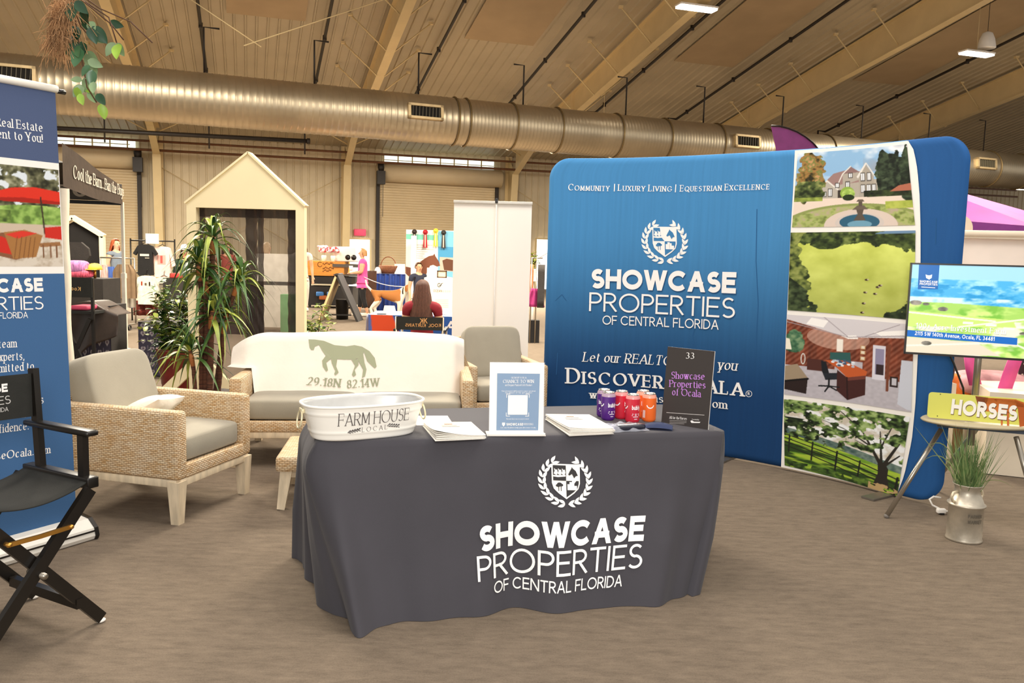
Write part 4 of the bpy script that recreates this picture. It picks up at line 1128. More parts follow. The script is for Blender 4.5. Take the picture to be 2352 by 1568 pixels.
# ---------------------------------------------------------------- printed throw over the sofa back
mS = Matrix.Translation(Vector(sc)) @ Matrix.Rotation(math.radians(6), 4, 'Z')
def throw_pt(a, b, h=0.):
    """a across (m), b down from the top edge (m); negative b runs over the back"""
    w = .012*math.sin(7*a+5*b)*(min(1, max(0, b)*3))+.006*math.sin(19*a+2)
    top = .905+.012*math.sin(4*a+1)-.06*max(0, (abs(a+.02)-.66)/.2)**2
    y0 = .165
    if b < 0: y, z = y0+.06-b*.9, top+.012+b*.25; 
    else:
        k = min(b/.06, 1); y = y0+.06*(1-k)**2-.35*max(0, b-.05)-.03*k; z = top+.012*(1-k)**1-.93*max(0, b-.02)
    if a > .73: y += (a-.73)*1.2
    if a < -.84: y += (-.84-a)*.4
    if a < -.76: z = max(z, .66)
    return np.array(mS @ Vector((a, y+w*.6-h*.9, max(z, .455)+h*.4)))
mb = MB(); mb.grid(lambda a, b: throw_pt(-.97+1.78*a, -.22+.72*b), 84, 56)
ST = lambda a, b, h=0.: throw_pt(a, b, h+.0025)
gz = (0, .2); SG = '#a3a78a'
zz = lambda pts: [(500+x/2.868, 740+y/2.868) for x, y in pts]
for k, pts in enumerate(([(598, 112), (640, 113), (690, 125), (700, 150), (665, 150), (640, 160), (632, 183), (615, 182), (605, 165)],
    [(640, 113), (700, 122), (770, 150), (760, 240), (715, 225), (690, 190), (668, 150)], [(770, 150), (850, 158), (830, 245), (760, 240)], [(850, 158), (900, 150), (950, 160), (965, 185), (955, 230), (900, 245), (830, 245)],
    [(950, 160), (1000, 190), (1035, 235), (1047, 290), (1035, 303), (1015, 285), (985, 255), (965, 200)],
    [(712, 220), (750, 236), (715, 265), (727, 315), (715, 324), (692, 290), (688, 252)], [(745, 235), (788, 243), (780, 290), (797, 330), (776, 349), (768, 340), (775, 320), (752, 270)],
    [(878, 240), (928, 245), (928, 280), (902, 312), (912, 345), (895, 358), (884, 345), (905, 285)], [(922, 240), (960, 215), (967, 265), (980, 310), (970, 355), (950, 366), (954, 345), (958, 310), (933, 265)])):
    shape(mb, ST, zz(pts), SG, 1, guess=gz, sub=3, h=.0003*k)
LAYER = .0003
text(mb, ST, '29.18N', (705, 884), (781, 889), 19, .2, True, '#9c9f84', 1, guess=gz, track=.12)
text(mb, ST, '82.14W', (797, 892), (872, 887), 19, .2, True, '#9c9f84', 1, guess=gz, track=.12)
th_ = one(mb, 'printed_throw', [mat('cream_throw', '#f1e8da', .9, var=.02, scale=4, bump=.3, bscale=14, sheen=.2), FAB], 'cream throw with a green horse and numbers draped over the sofa back', 'throw')
# ================================================================ pictures printed on things
def pic_mansion():
    p = Pic(150, 96, '#8fb9dd', 3); cl = np.clip((p.noise(4, 4)-.42)*4, 0, 1); p.put(cl*(p.Y < .6), '#f4f6fa')
    p.put(np.clip((p.noise(3, 3)-.5)*4, 0, 1)*(p.X > .6)*(p.Y < .3), '#9aa5b4')
    p.put(p.Y > .52+.0*p.X, '#5f7247')
    # drive and bed
    p.put((p.Y > .6-.03*np.sin(p.X*3)), '#e8d6c6'); 
    p.put(p.ell(.52, .98, .6, .28), '#8f9a58'); p.leaves(p.ell(.52, .98, .56, .25), ['#6d7a3c', '#a9b56a', '#b7a58e']); p.put(p.ell(.57, .98, .3, .21), '#d9c8bb')
    p.put(p.ell(.56, .95, .2, .125), '#cfc4bc'); p.put(p.ell(.56, .94, .165, .1), '#2f5f78'); p.put(p.ell(.56, .97, .1, .05), '#6f9fb6')
    p.fill([(.51, .92), (.61, .92), (.585, .84), (.6, .76), (.53, .76), (.545, .84)], '#5c5146'); p.fill([(.5, .78), (.63, .78), (.6, .73), (.54, .73)], '#6a5d50'); p.rect(.555, .66, .585, .74, '#5c5146'); p.fill([(.535, .68), (.605, .68), (.59, .65), (.55, .65)], '#6a5d50')
    # house
    p.fill([(.26, .62), (.26, .43), (.72, .4), (.72, .62)], '#b3aa9c')
    p.fill([(.24, .44), (.34, .3), (.46, .26), (.6, .3), (.62, .42), (.3, .46)], '#9c7d78')
    p.fill([(.42, .3), (.49, .24), (.56, .3), (.56, .4), (.42, .46)], '#b0a79a'); p.fill([(.43, .31), (.49, .22), (.57, .3)], '#8c6e6b')
    p.fill([(.22, .47), (.285, .4), (.37, .5), (.37, .62), (.22, .62)], '#b8b0a4'); p.fill([(.56, .62), (.56, .36), (.62, .2), (.69, .36), (.69, .62)], '#aba294'); p.fill([(.54, .36), (.62, .185), (.63, .2), (.555, .38)], '#e3ded6'); p.fill([(.62, .185), (.63, .185), (.705, .36), (.695, .37)], '#e3ded6')
    p.line(.22, .47, .285, .39, .012, '#e3ded6'); p.line(.285, .39, .38, .51, .012, '#e3ded6'); p.line(.49, .22, .42, .31, .01, '#e3ded6'); p.line(.42, .31, .38, .44, .01, '#e3ded6')
    for x, y, h in ((.58, .32, .09), (.635, .32, .09), (.58, .47, .09), (.63, .47, .09), (.675, .47, .08), (.475, .31, .05), (.3, .5, .09), (.25, .54, .05), (.45, .42, .06), (.36, .43, .05)):
        p.rect(x-.006, y-.01, x+.034, y+h+.01, '#4a4540'); p.rect(x, y, x+.028, y+h, '#e9ebee'); p.rect(x+.012, y, x+.016, y+h, '#77736d')
    p.rect(.38, .52, .43, .62, '#3b332d'); p.put(p.ell(.46, .56, .06, .08), '#8fae4a')
    p.leaves(p.ell(.47, .57, .055, .06), ['#4d6b2c', '#93b551', '#c7dd7a']); p.leaves(p.ell(.47, .62, .05, .04), ['#1d2a14', '#33441f'])
    # trees
    e = (p.noise(11, 11)-.5)*1.5
    p.leaves(((p.X-.13)/.14)**2+((p.Y-.33)/.36)**2+e < .85, ['#2d2a16', '#6d5a2c', '#a87b45', '#6f7d3f', '#c49463'])
    p.leaves(((p.X-.12)/.17)**2+((p.Y-.52)/.15)**2+e < .8, ['#232c14', '#556434', '#a6a862'])
    p.leaves(((p.X-.84)/.15)**2+((p.Y-.34)/.33)**2+e < .8, ['#10150f', '#1e281b', '#3d4b35', '#56634a'])
    p.leaves(((p.X-.77)/.06)**2+((p.Y-.2)/.2)**2+e < .8, ['#10150f', '#1e281b', '#3d4b35']); p.leaves(((p.X-1.0)/.1)**2+((p.Y-.4)/.4)**2+e < .8, ['#151b12', '#243020', '#46553b'])
    p.leaves((p.X > .6)*(np.abs(p.Y-.57-.02*p.X) < .04), ['#14180f', '#2a331d', '#3f4d27']); p.fill([(.82, .57), (.9, .5), (1, .48), (1, .57)], '#b06a52'); p.leaves((p.Y > .6)*(p.Y < .655)*(p.X < .25), ['#6b7a34', '#a3b350'])
    p.leaves((p.X > .78)*(p.Y > .69)*(p.Y < .78), ['#8fa03c', '#b9c25a']); return p.out()
def pic_pasture():
    p = Pic(140, 100, '#cfd96a', 4); n = p.noise(5, 5); p.a += (n[..., None]-.5)*.22; p.a *= (1.05-.22*p.Y[..., None])
    p.put(p.Y < .05, '#6f8fae'); e = (p.noise(12, 12)-.5)*.16
    G4 = ['#1a2413', '#34431f', '#5a6a34', '#7d8a4c']
    p.leaves((p.Y < .13+e*.6)*(p.Y > .035), G4); p.leaves((p.Y < .17+e-.5*np.clip(p.X+e-.4, 0, 1)), G4); p.leaves(((p.X-.3)/.13)**2+((p.Y-.15)/.07)**2+e*4 < .9, G4[:3])
    p.leaves(p.X < .13-.05*np.sin(p.Y*7)+e*.7, ['#28331a', '#566330', '#7f8a45', '#9aa05a']); p.leaves((p.Y < .1+.3*(p.X-.55)+e-.6*np.clip(.62+e-p.X, 0, 1))*(p.Y > .05), G4[:3])
    p.leaves((p.X < .2+e-.9*np.clip(.78+e-p.Y, 0, 1)), ['#1a2414', '#3b4a2c', '#5d6b43']); p.leaves((p.Y-.72+e > 1.05-p.X)*(p.X > .5), ['#141c10', '#25321c', '#3a4728'])
    for x, y in ((.62, .72), (.72, .65), (.74, .63), (.7, .73), (.61, .85), (.6, .96), (.63, .57)): p.put(p.ell(x, y, .016, .012), '#3a2a1c'); p.put(p.ell(x+.01, y-.004, .008, .008), '#c9b9a0')
    return p.out()
def pic_office():
    p = Pic(150, 104, '#c9c3c8', 5)
    wood = p.noise(30, 6, 2); st = .5+.5*np.sin((p.X*1.3+p.Y)*95); wc = (.6+.4*wood)[..., None]*p.c('#9b5138')+(st[..., None]-.5)*.12
    p.put(np.ones_like(p.X), '#b9b4bb')                                                    # floor
    p.a += (p.noise(40, 40, 1)[..., None]-.5)*.06
    mk = (p.Y < .62-.12*(p.X > .4))*(p.X < .62)+(p.Y < .66)*(p.X >= .62); p.put(mk > 0, wc)
    ceil = p.Y < np.where(p.X < .52, .06+.42*p.X*.78, .22-.12*(p.X-.52)); p.put(ceil, '#d8d3d6')
    p.put(p.ell(.42, .24, .25, .14)*~ceil, '#f5d9c9', .45)
    p.fill([(.2, .02), (.34, .04), (.3, .13), (.16, .1)], '#fbf8f4'); p.fill([(.7, .13), (.98, .07), (.98, .13), (.76, .17)], '#fbf8f4'); p.fill([(.44, .21), (.56, .19), (.58, .23), (.5, .24)], '#fbf8f4')
    for a in ((.0, .09, .5, .22), (.5, .22, 1, .13), (.5, .22, .3, 0), (.62, .2, .9, .02)): p.line(*a, .006, '#a49aa0')
    p.rect(.41, .25, .46, .4, '#f6efe4')
    p.rect(.7, .28, .8, .68, '#d9d6e0'); p.rect(.72, .32, .79, .62, '#8f8aa6'); p.rect(.73, .5, .79, .62, '#33262a'); p.fill([(.81, .27), (.84, .25), (.83, .8), (.81, .8)], '#74402c'); p.fill([(.84, .25), (.97, .2), (.95, .68), (.83, .66)], wc)
    p.rect(.84, .62, .9, .74, '#2b1d19'); p.rect(.855, .64, .89, .72, '#c2bfc6'); p.fill([(.92, .42), (1., .42), (1., 1.), (.9, .93)], '#c9cdd9')
    for y in (.3, .36, .43): p.rect(.6, y, .64, y+.045, '#c49a6b'); p.rect(.606, y+.006, .634, y+.038, '#e3d7c2')
    p.leaves(((p.X-.07)/.1)**2+((p.Y-.33)/.16)**2+(p.noise(14, 14)-.5) < .7, ['#1d3a2a', '#3f6a4c', '#7d9a72']); p.fill([(0, .29), (.03, .3), (.05, .43), (0, .43)], '#f3ecd8')
    p.rect(.18, .52, .31, .66, '#4e2a23'); p.fill([(.36, .42), (.52, .4), (.53, .53), (.36, .5)], '#2e5a57')
    p.fill([(.32, .52), (.47, .5), (.66, .6), (.65, .66), (.5, .7), (.42, .6)], '#c05a2c'); p.fill([(.42, .62), (.5, .7), (.65, .65), (.65, .88), (.51, .97), (.42, .87)], '#42211e'); p.fill([(.5, .7), (.65, .65), (.65, .69), (.5, .74)], '#6e3a30'); p.line(.5, .7, .51, .96, .012, '#2a1513')
    for k in range(26): x = .36+p.r.rand()*.2; p.put(p.ell(x, .5+p.r.rand()*.07, .014, .012), ['#e9edf2', '#3f5876', '#b8c3d2'][k % 3])
    p.fill([(.29, .53), (.33, .54), (.36, .68), (.32, .72), (.3, .66)], '#191b20'); p.fill([(.31, .68), (.42, .66), (.42, .74), (.33, .76)], '#22262e'); p.line(.36, .74, .36, .84, .014, '#17181b')
    for x, y in ((.28, .84), (.33, .9), (.42, .87), (.44, .83)): p.line(.36, .83, x, y, .012, '#17181b')
    p.fill([(0, .64), (.1, .6), (.19, .76), (.0, .83)], '#9c8a72'); p.fill([(0, .83), (.19, .76), (.18, .96), (0, .93)], '#281b19'); p.line(0, .83, .19, .77, .016, '#0f0b0b'); p.put(p.ell(.145, .53, .02, .07)*~p.ell(.145, .53, .012, .055), '#d7d4cd'); p.put(p.Y > .98, '#b9b4bb'); return p.out()
def pic_oak():
    p = Pic(150, 116, '#eef1f2', 6)
    p.put(np.clip((p.noise(9, 9)-.45)*5, 0, 1)*(p.Y < .62), '#c9bfae'); hor = .5+.22*p.X
    p.leaves(np.abs(p.Y-hor+.04) < .05, ['#39524f', '#5b7068', '#7d8f83']); n = p.noise(6, 30)
    p.put(p.Y > hor, '#a4bf3c'); p.put((p.Y > hor)*np.clip((n-.45)*5, 0, 1), '#6f9a2c')
    p.put((p.Y > hor+.12)*np.clip((p.noise(4, 22)-.42)*6, 0, 1), '#2c4518'); p.leaves((p.X < .3)*(np.abs(p.Y-.4) < .14)*(p.noise(8, 8) > .42), ['#0f170e', '#22301a', '#3a4a2a'])
    for k, dy in enumerate((-.0, .055, .11, .165)): p.line(0, hor.min()+.02+dy, 1.0, hor.min()+.3+dy*1.25, .011, '#23251a')
    for x, w in ((.05, .014), (.25, .014), (.46, .016), (.66, .014), (.98, .02)): y = .5+.28*x; p.line(x, y, x-.01, y+.26, w, '#1d1f16')
    bk = '#2b2620'
    p.fill([(.79, .94), (.82, .78), (.81, .66), (.86, .62), (.9, .7), (.9, .8), (.93, .95)], bk)
    for a in ((.84, .68, .66, .3, .035, .012), (.66, .3, .42, .02, .014, .006), (.84, .66, .8, .25, .025, .008), (.86, .66, 1, .2, .03, .012), (.86, .68, .97, .5, .022, .01), (.72, .45, .5, .3, .016, .006), (.5, .3, .3, .22, .008, .004), (.82, .45, .9, .1, .016, .006), (.75, .5, .6, .42, .012, .004)): p.line(*a[:5], bk, a[5])
    lf = p.noise(13, 13, 3); dens = .54-.12*(p.Y < .22)-.07*(p.X > .6)*(p.Y < .5)+.5*np.clip(p.Y-.42, 0, 1)-.04*(p.X < .3)*(p.Y < .35)
    p.leaves((lf > dens)*(p.Y < .6), ['#121a0e', '#2c3c1c', '#56703a', '#8aa35c', '#a9bd7f']); p.put(p.ell(.82, .95, .18, .05)*(lf > .45), '#b89b6a'); p.leaves((p.Y > .9)*(lf > .42)*(p.X < .75), ['#1d2c12', '#3f5a22', '#6d8a35']); return p.out()
def pic_terrace():
    p = Pic(110, 84, '#dbe3ea', 8); e = p.noise(10, 10)
    p.leaves((e > .36)*(p.Y < .56), ['#2a2a1c', '#4d4d35', '#7b7a5c', '#a5a487']); p.leaves(((p.X-.8)/.5)**2+((p.Y-.52)/.14)**2 < 1, ['#5c7a35', '#86a950', '#a8c76b']); p.put(p.Y > .57, '#c9b7a2')
    p.leaves((np.abs(p.Y-.5) < .06)*(p.X < .6), ['#3f5226', '#6e8a3e', '#8fa956']); p.put(p.ell(.12, .62, .35, .05), '#7d9a97'); p.put(p.ell(.12, .655, .4, .03)*(p.Y > .64), '#cfae88'); p.put((p.Y > .7), '#d6cbbb'); p.put(np.clip((p.noise(14, 14)-.5)*5, 0, 1)*(p.Y > .7), '#b8a893')
    p.fill([(.3, .34), (.62, .22), (.8, .2), (1, .23), (1, .33), (.7, .31)], '#d8321f'); p.fill([(.3, .34), (.7, .31), (1, .33), (1, .36), (.6, .36)], '#a52214'); p.line(.84, .3, .86, .66, .012, '#3a2c22')
    p.fill([(.3, .7), (.56, .66), (.72, .72), (.7, .9), (.62, .93), (.32, .84)], '#84573a'); p.fill([(.32, .75), (.52, .7), (.62, .76), (.6, .88), (.34, .82)], '#c92d20'); p.fill([(.54, .66), (.7, .63), (.84, .68), (.78, .9), (.6, .92)], '#a4723f'); p.fill([(.55, .68), (.68, .64), (.8, .66), (.64, .72)], '#d5392a')
    for k in range(5): p.line(.64+.035*k, .7, .61+.035*k, .91, .006, '#7a4f2a')
    p.fill([(.86, .6), (1, .58), (1, .72), (.86, .7)], '#c92d20'); p.fill([(.8, .76), (.98, .74), (.99, .78), (.82, .8)], '#9a6c44')
    for x in (.84, .9, .95): p.line(x, .78, x, .9, .012, '#7a5236')
    return p.out()
def pic_farm():
    p = Pic(150, 100, '#a5dcf6', 9); p.put((p.Y > .16), '#4fb4ea'); n = p.noise(12, 16)
    p.put((p.Y > .15)*np.clip((n-.42)*4, 0, 1)*(p.Y < .5), '#a8e2f8'); p.put((p.Y > .22)*np.clip((p.noise(16, 20)-.5)*6, 0, 1)*(p.Y < .5), '#2f9ad8'); p.put((p.Y > .36)*(p.Y < .48)*np.clip((p.noise(10, 10)-.35)*4, 0, 1), '#d2effc')
    gr = p.Y > .42+.06*np.clip(p.X-.25, 0, .4); p.put(gr, '#a9d86a'); p.put(gr*np.clip((p.noise(7, 14)-.4)*5, 0, 1), '#d3f08c'); p.put(gr*np.clip((p.noise(9, 9)-.52)*6, 0, 1), '#7fc24a'); p.put(gr*(p.Y > .6)*np.clip((p.noise(6, 9)-.5)*7, 0, 1), '#efe9d8')
    p.fill([(0, .52), (.6, .58), (.62, .66), (0, .7)], '#c9ec7c'); p.fill([(0, .82), (.4, .84), (.55, .98), (0, 1)], '#e3d9c4')
    for a in ((.0, .54, .5, .6), (.3, .68, .68, .56), (.68, .56, 1, .62), (.6, .82, .8, .98), (.8, .86, 1, .8), (.0, .92, .5, .84)): p.line(*a, .012, '#f1efe0')
    for x, y, s in ((.04, .43, .035), (.2, .49, .03), (.72, .55, .03), (.86, .53, .03), (.94, .55, .02), (.12, .88, .03), (.1, .44, .02), (.66, .72, .02)): p.leaves(p.ell(x, y, s, s*.8), ['#4b4a44', '#7c7a72', '#a59f93'])
    for x, y in ((.32, .62), (.45, .63), (.55, .66), (.62, .64)): p.rect(x, y, x+.06, y+.025, '#f6f2e8')
    return p.out()

# ---------------------------------------------------------------- curved fabric display wall
PATH = np.array([(.28, 7.06), (.80, 6.93), (1.28, 6.69), (1.73, 6.37), (2.09, 6.07), (2.40, 5.74), (2.62, 5.42), (2.80, 5.20)])
_pp = []; 
for i in range(len(PATH)-1):       # smooth the plan curve
    p0, p1, p2, p3 = PATH[max(i-1, 0)], PATH[i], PATH[i+1], PATH[min(i+2, len(PATH)-1)]
    for t in np.linspace(0, 1, 12, endpoint=False): _pp.append(.5*((2*p1)+(-p0+p2)*t+(2*p0-5*p1+4*p2-p3)*t*t+(-p0+3*p1-3*p2+p3)*t**3))
_pp.append(PATH[-1]); _pp = np.array(_pp); _dl = np.concatenate([[0], np.cumsum(np.hypot(*np.diff(_pp, axis=0).T))]); BL_ = _dl[-1]; BH_ = 2.36
def SB(a, b, h=0.):
    x = np.interp(a, _dl, _pp[:, 0]); y = np.interp(a, _dl, _pp[:, 1]); e = .05
    tx, ty = np.interp(a+e, _dl, _pp[:, 0])-np.interp(a-e, _dl, _pp[:, 0]), np.interp(a+e, _dl, _pp[:, 1])-np.interp(a-e, _dl, _pp[:, 1]); l = math.hypot(tx, ty)
    if a < 0 or a > BL_: x += tx/l*(a-np.clip(a, 0, BL_)); y += ty/l*(a-np.clip(a, 0, BL_))
    lean = .06*(1-b/BH_)*0
    return np.array([x+ty/l*(h+.031), y-tx/l*(h+.031), b])
disp = thing('fabric_display_wall', 'tall curved blue fabric display with white lettering and a column of four photographs', 'display wall', SB(BL_/2, 0))
rad = .17
def inset(b):     # rounded corners: how far the side edge is drawn in at height b
    d = min(b-.015, BH_-b); return 0 if d >= rad else rad-math.sqrt(max(0, rad*rad-(rad-d)**2))
gb = (1.2, 1.2)
# white frame of the photograph column
Lp = [(1826, 352), (1822, 440), (1816, 540), (1812, 640), (1807, 740), (1803, 840), (1800, 920), (1797, 1000), (1795, 1064)]
Rp = [(2086, 322), (2100, 345), (2108, 390), (2113, 450), (2115, 520), (2115, 640), (2112, 760), (2108, 830), (2103, 930), (2095, 1010), (2078, 1090), (2060, 1138)]
aL = [inv(SB, p, 2.0, 1.2) for p in Lp]; aR = [inv(SB, p, 3.0, 1.2) for p in Rp]
def edge_at(A, z): A = sorted(A, key=lambda q: q[1]); return np.interp(z, [q[1] for q in A], [q[0] for q in A])
mb = MB(); nu, nv = 260, 90; vs = []; fs = []; cc = []
zs = [.015+(BH_-.015)*(.5-.5*math.cos(PI*j/nv)) for j in range(nv+1)]; rs = np.random.RandomState(2)
GRN = rs.rand(97, nu+1)-.5
for _ in range(14): GRN = (GRN+np.roll(GRN, 1, 0)+np.roll(GRN, -1, 0))/3+.12*(rs.rand(1, nu+1)-.5)
GRN = np.clip(GRN*1.6, -1, 1)
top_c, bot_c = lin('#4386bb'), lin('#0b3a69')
for side in (0, 1):
    for z in zs:
        i0 = inset(z)
        for i in range(nu+1):
            a = i0+(BL_-2*i0)*i/nu; ed = min(a-i0, BL_-i0-a, z-.015, BH_-z); dep = .03*math.sqrt(max(0, 1-max(0, 1-ed/.05)**2))
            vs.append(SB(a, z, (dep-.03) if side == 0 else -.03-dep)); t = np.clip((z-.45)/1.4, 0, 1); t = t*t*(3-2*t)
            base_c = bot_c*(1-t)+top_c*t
            if side == 0 and a > edge_at(aR, z)-.02: base_c = lin('#1f5590')
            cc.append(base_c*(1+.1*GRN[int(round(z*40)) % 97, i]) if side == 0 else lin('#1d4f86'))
m1 = nu+1
for side in (0, 1):
    o = side*m1*(nv+1)
    for j in range(nv):
        for i in range(nu):
            k = o+j*m1+i; fs.append((k, k+1, k+m1+1, k+m1) if side == 0 else (k, k+m1, k+m1+1, k+1))
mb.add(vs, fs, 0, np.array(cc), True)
gb = (1.2, 1.2)
mb.grid(lambda a, b: SB(lerp(edge_at(aL, (z := .02+(BH_-.03)*b)), edge_at(aR, z), a), z, .004), 30, 40, 0, '#f5f1ea')
PXS = [((1833, 353), (2084, 331), (2103, 517), (1820, 522)), ((1817, 534), (2104, 529), (2101, 735), (1810, 712)), ((1809, 722), (2100, 745), (2094, 946), (1802, 905)), ((1801, 915), (2091, 957), (2062, 1139), (1803, 1068))]
for q, f in zip(PXS, (pic_mansion, pic_pasture, pic_office, pic_oak)): quad_grid(mb, SB, q, f(), 0, .007, (2.6, 1.2))
LAYER = .0004
text(mb, SB, 'Community', (1305, 437), (1400, 439), 15, .17, True, WH, smallcaps=True, guess=gb, h=.003)
text(mb, SB, '| Luxury Living |', (1410, 438), (1553, 440), 15, .17, True, WH, smallcaps=True, guess=gb, h=.003)
text(mb, SB, 'Equestrian Excellence', (1562, 440), (1768, 435), 15, .17, True, WH, smallcaps=True, guess=gb, h=.003)
SH = '#1d4f80'
crest(mb, SB, (1527, 556), 107, WH, '#3f7fb2', 0, gb, h=.003)
text(mb, SB, 'SHOWCASE', (1357, 662), (1690, 674), 45, .25, False, WH, track=.07, guess=gb, h=.004, shadow=SH)
text(mb, SB, 'PROPERTIES', (1353, 714), (1688, 731), 43, .1, False, WH, track=.1, guess=gb, h=.004, shadow=SH)
text(mb, SB, 'OF CENTRAL FLORIDA', (1384, 745), (1651, 757), 21, .12, False, WH, track=.1, guess=gb, h=.004, shadow=SH)
text(mb, SB, 'Let our REALTORS help you', (1338, 830), (1692, 851), 22, .15, True, WH, slant=.2, track=.1, guess=(1.2, .8), h=.004, shadow='#12345c')
text(mb, SB, 'Discover Ocala', (1301, 880), (1709, 910), 36, .19, True, WH, smallcaps=True, track=.13, guess=(1.2, .7), h=.004, shadow='#12345c')
text(mb, SB, 'R', (1718, 907), (1723, 907), 7, .16, False, WH, guess=(1.2, .7), h=.004)
ro = [(1720.5+7.5*math.cos(2*PI*k/16), 904+7.5*math.sin(2*PI*k/16)) for k in range(16)]
for k in range(16):
    p, q = ro[k], ro[(k+1) % 16]; s = .84; shape(mb, SB, [p, q, (1720.5+(q[0]-1720.5)*s, 904+(q[1]-904)*s), (1720.5+(p[0]-1720.5)*s, 904+(p[1]-904)*s)], WH, guess=(1.2, .7), h=.004)
text(mb, SB, 'www.ShowcaseOcala.com', (1354, 914), (1671, 939), 18, .17, True, WH, track=.12, guess=(1.2, .6), h=.004, shadow='#12345c')
# painted-wood cracks that belong to the print
for pts in ([(1738, 480), (1736, 600), (1741, 700), (1735, 800)], [(1600, 738), (1590, 770), (1592, 790)], [(1280, 810), (1277, 860)], [(1275, 690), (1290, 676), (1300, 690)], [(2150, 500), (2148, 560)]):
    for p, q in zip(pts, pts[1:]): shape(mb, SB, [p, (p[0]+1.6, p[1]), (q[0]+1.6, q[1]), q], '#24588a', guess=gb, h=.0015)
mb.build('fabric_cover', FAB, disp)
mb = MB()
for a in (.35, BL_*.5, BL_-.35):
    n = SB(a, .01, 0)-SB(a, .01, -1); mb.box(SB(a, .008, -.03), (.5, .09, .012), rot=(0, 0, math.atan2(n[1], n[0])))
mb.build('foot_plate', mat('foot_steel', '#8f8b84', .4, metal=.8), disp)

# ---------------------------------------------------------------- tall roll-up banner at the left
BB = G(178, 1234, .0); bd_ = np.array([math.cos(math.radians(60)), math.sin(math.radians(60)), 0])
BWD, BHT = .86, None
BUP = np.array([0, 0, 1.])-bd_*.02; S0 = plane_surf(BB, bd_, BUP); tz = inv(S0, (142, 213), 0, 2)[1]; BHT = tz
ban = thing('rollup_banner', 'tall blue roll-up banner with lettering and a terrace photograph in a white base', 'banner', BB-bd_*BWD/2)
S = plane_surf(BB, bd_, BUP, .0); bn_ = np.cross(bd_, (0, 0, 1)); bn_ = -bn_ if bn_ @ (CC-BB) < 0 else bn_
mb = MB(); a0 = -BWD; g = (-.2, 1.2)
za = lambda px: inv(S, px, *g)[1]
z1, z2, z3, z4 = za((141, 376)), za((141, 391)), za((143, 612)), za((145, 628))
for zl, zh, cc in ((.1, z4, '#3f6694'), (z4, z3, '#f5f1ea'), (z2, z1, '#f5f1ea'), (z1, BHT, '#4c5a7c')): mb.add([S(a0, zl), S(0, zl), S(0, zh), S(a0, zh)], [(0, 1, 2, 3)], 0, cc)
quad_grid(mb, S, [(-.62, z2), (-.005, z2), (-.005, z3), (-.62, z3)], pic_terrace(), 0, .0005, rawuv=True)
mb.add([S(a0, .1, -.001), S(0, .1, -.001), S(0, BHT, -.001), S(a0, BHT, -.001)], [(3, 2, 1, 0)], 0, '#e9e5de')
LAYER = .0002
for pre, suf, x0, xs, a, b_, cp, wt, se in (('We Bring ', 'Real Estate', -130, -10, (0, 290), (98, 303), 21, .17, 1), ('Excellem', 'ent to You!', -130, -6, (0, 317), (99, 328), 21, .17, 1), ('SHOW', 'CASE', -190, -7, (0, 672), (99, 669), 33, .26, 0), ('PROPE', 'RTIES', -190, -8, (0, 713), (100, 710), 32, .1, 0), ('OF CENTRAL ', 'FLORIDA', -150, -3, (0, 732), (64, 730), 15, .12, 0),
    ('Our award ', 'team', -120, -4, (0, 799), (38, 797), 20, .17, 1), ('of local e', 'xperts,', -110, -2, (0, 829), (56, 826), 20, .17, 1), ('is com', 'mitted to', -80, -3, (0, 855), (78, 849), 20, .17, 1), ('helping you ', 'have', -120, 34, (0, 889), (90, 876), 20, .17, 1), ('to our buy', 'ers', -60, 72, (0, 937), (100, 926), 20, .17, 1), ('Buy a', 'nd Sell', -70, -5, (0, 965), (58, 958), 20, .17, 1), ('with con', 'fidence.', -100, -3, (0, 994), (66, 986), 20, .17, 1), ('Showca', 'seOcala.com', -90, -8, (0, 1055), (115, 1040), 19, .18, 1)):
    sl = (b_[1]-a[1])/(b_[0]-a[0]); ln = lambda x: (x, b_[1]+sl*(x-b_[0])); tk = .13 if se else .08
    text(mb, S, suf, ln(xs), b_, cp, wt, bool(se), WH, 0, h=.0012, guess=g, track=tk)
    if pre.strip() != 'Excellem': text(mb, S, pre.strip(), ln(x0), ln(xs-(10 if pre[-1] == ' ' else 3)), cp, wt, bool(se), WH, 0, h=.0012, guess=g, track=tk)
    else: text(mb, S, 'Excell', ln(x0), ln(xs-3), cp, wt, True, WH, 0, h=.0012, guess=g, track=tk)
mb.build('banner_sheet', FAB, ban)
mb = MB(); 
for k in (0,): mb.tube([S(a0-.01, BHT+.012), S(.008, BHT+.012)], .019, 10, flat=1)
mb.build('top_rail', M_white, ban)
mb = MB(); mb.tube([S(.008, BHT+.004), S(.05, BHT+.004)], .012, 8); mb.tube([S(-.43, .1, -.06), S(-.43, BHT, -.06)], .012, 8); mb.build('support_pole', M_blk, ban)
mb = MB(); sh = [(-.09, 0), (.1, 0), (.11, .02), (.1, .06), (.05, .1), (-.05, .11), (-.09, .09)]
mb.prism([BB-bd_*BWD*1.0+bn_*u+np.array([0, 0, v+.004]) for u, v in sh], bd_*(BWD+.03)); mb.build('base_cassette', mat('white_aluminium', '#ece7dc', .35, var=.02), ban)
mb = MB(); mb.prism([BB+bd_*.03+bn_*u*1.06+np.array([0, 0, v*1.06+.003]) for u, v in sh], bd_*.02)
mb.bar(BB-bd_*BWD+bn_*.108+np.array([0, 0, .05]), BB+bd_*.03+bn_*.108+np.array([0, 0, .05]), .004, .008); mb.build('end_cap', M_blk, ban)

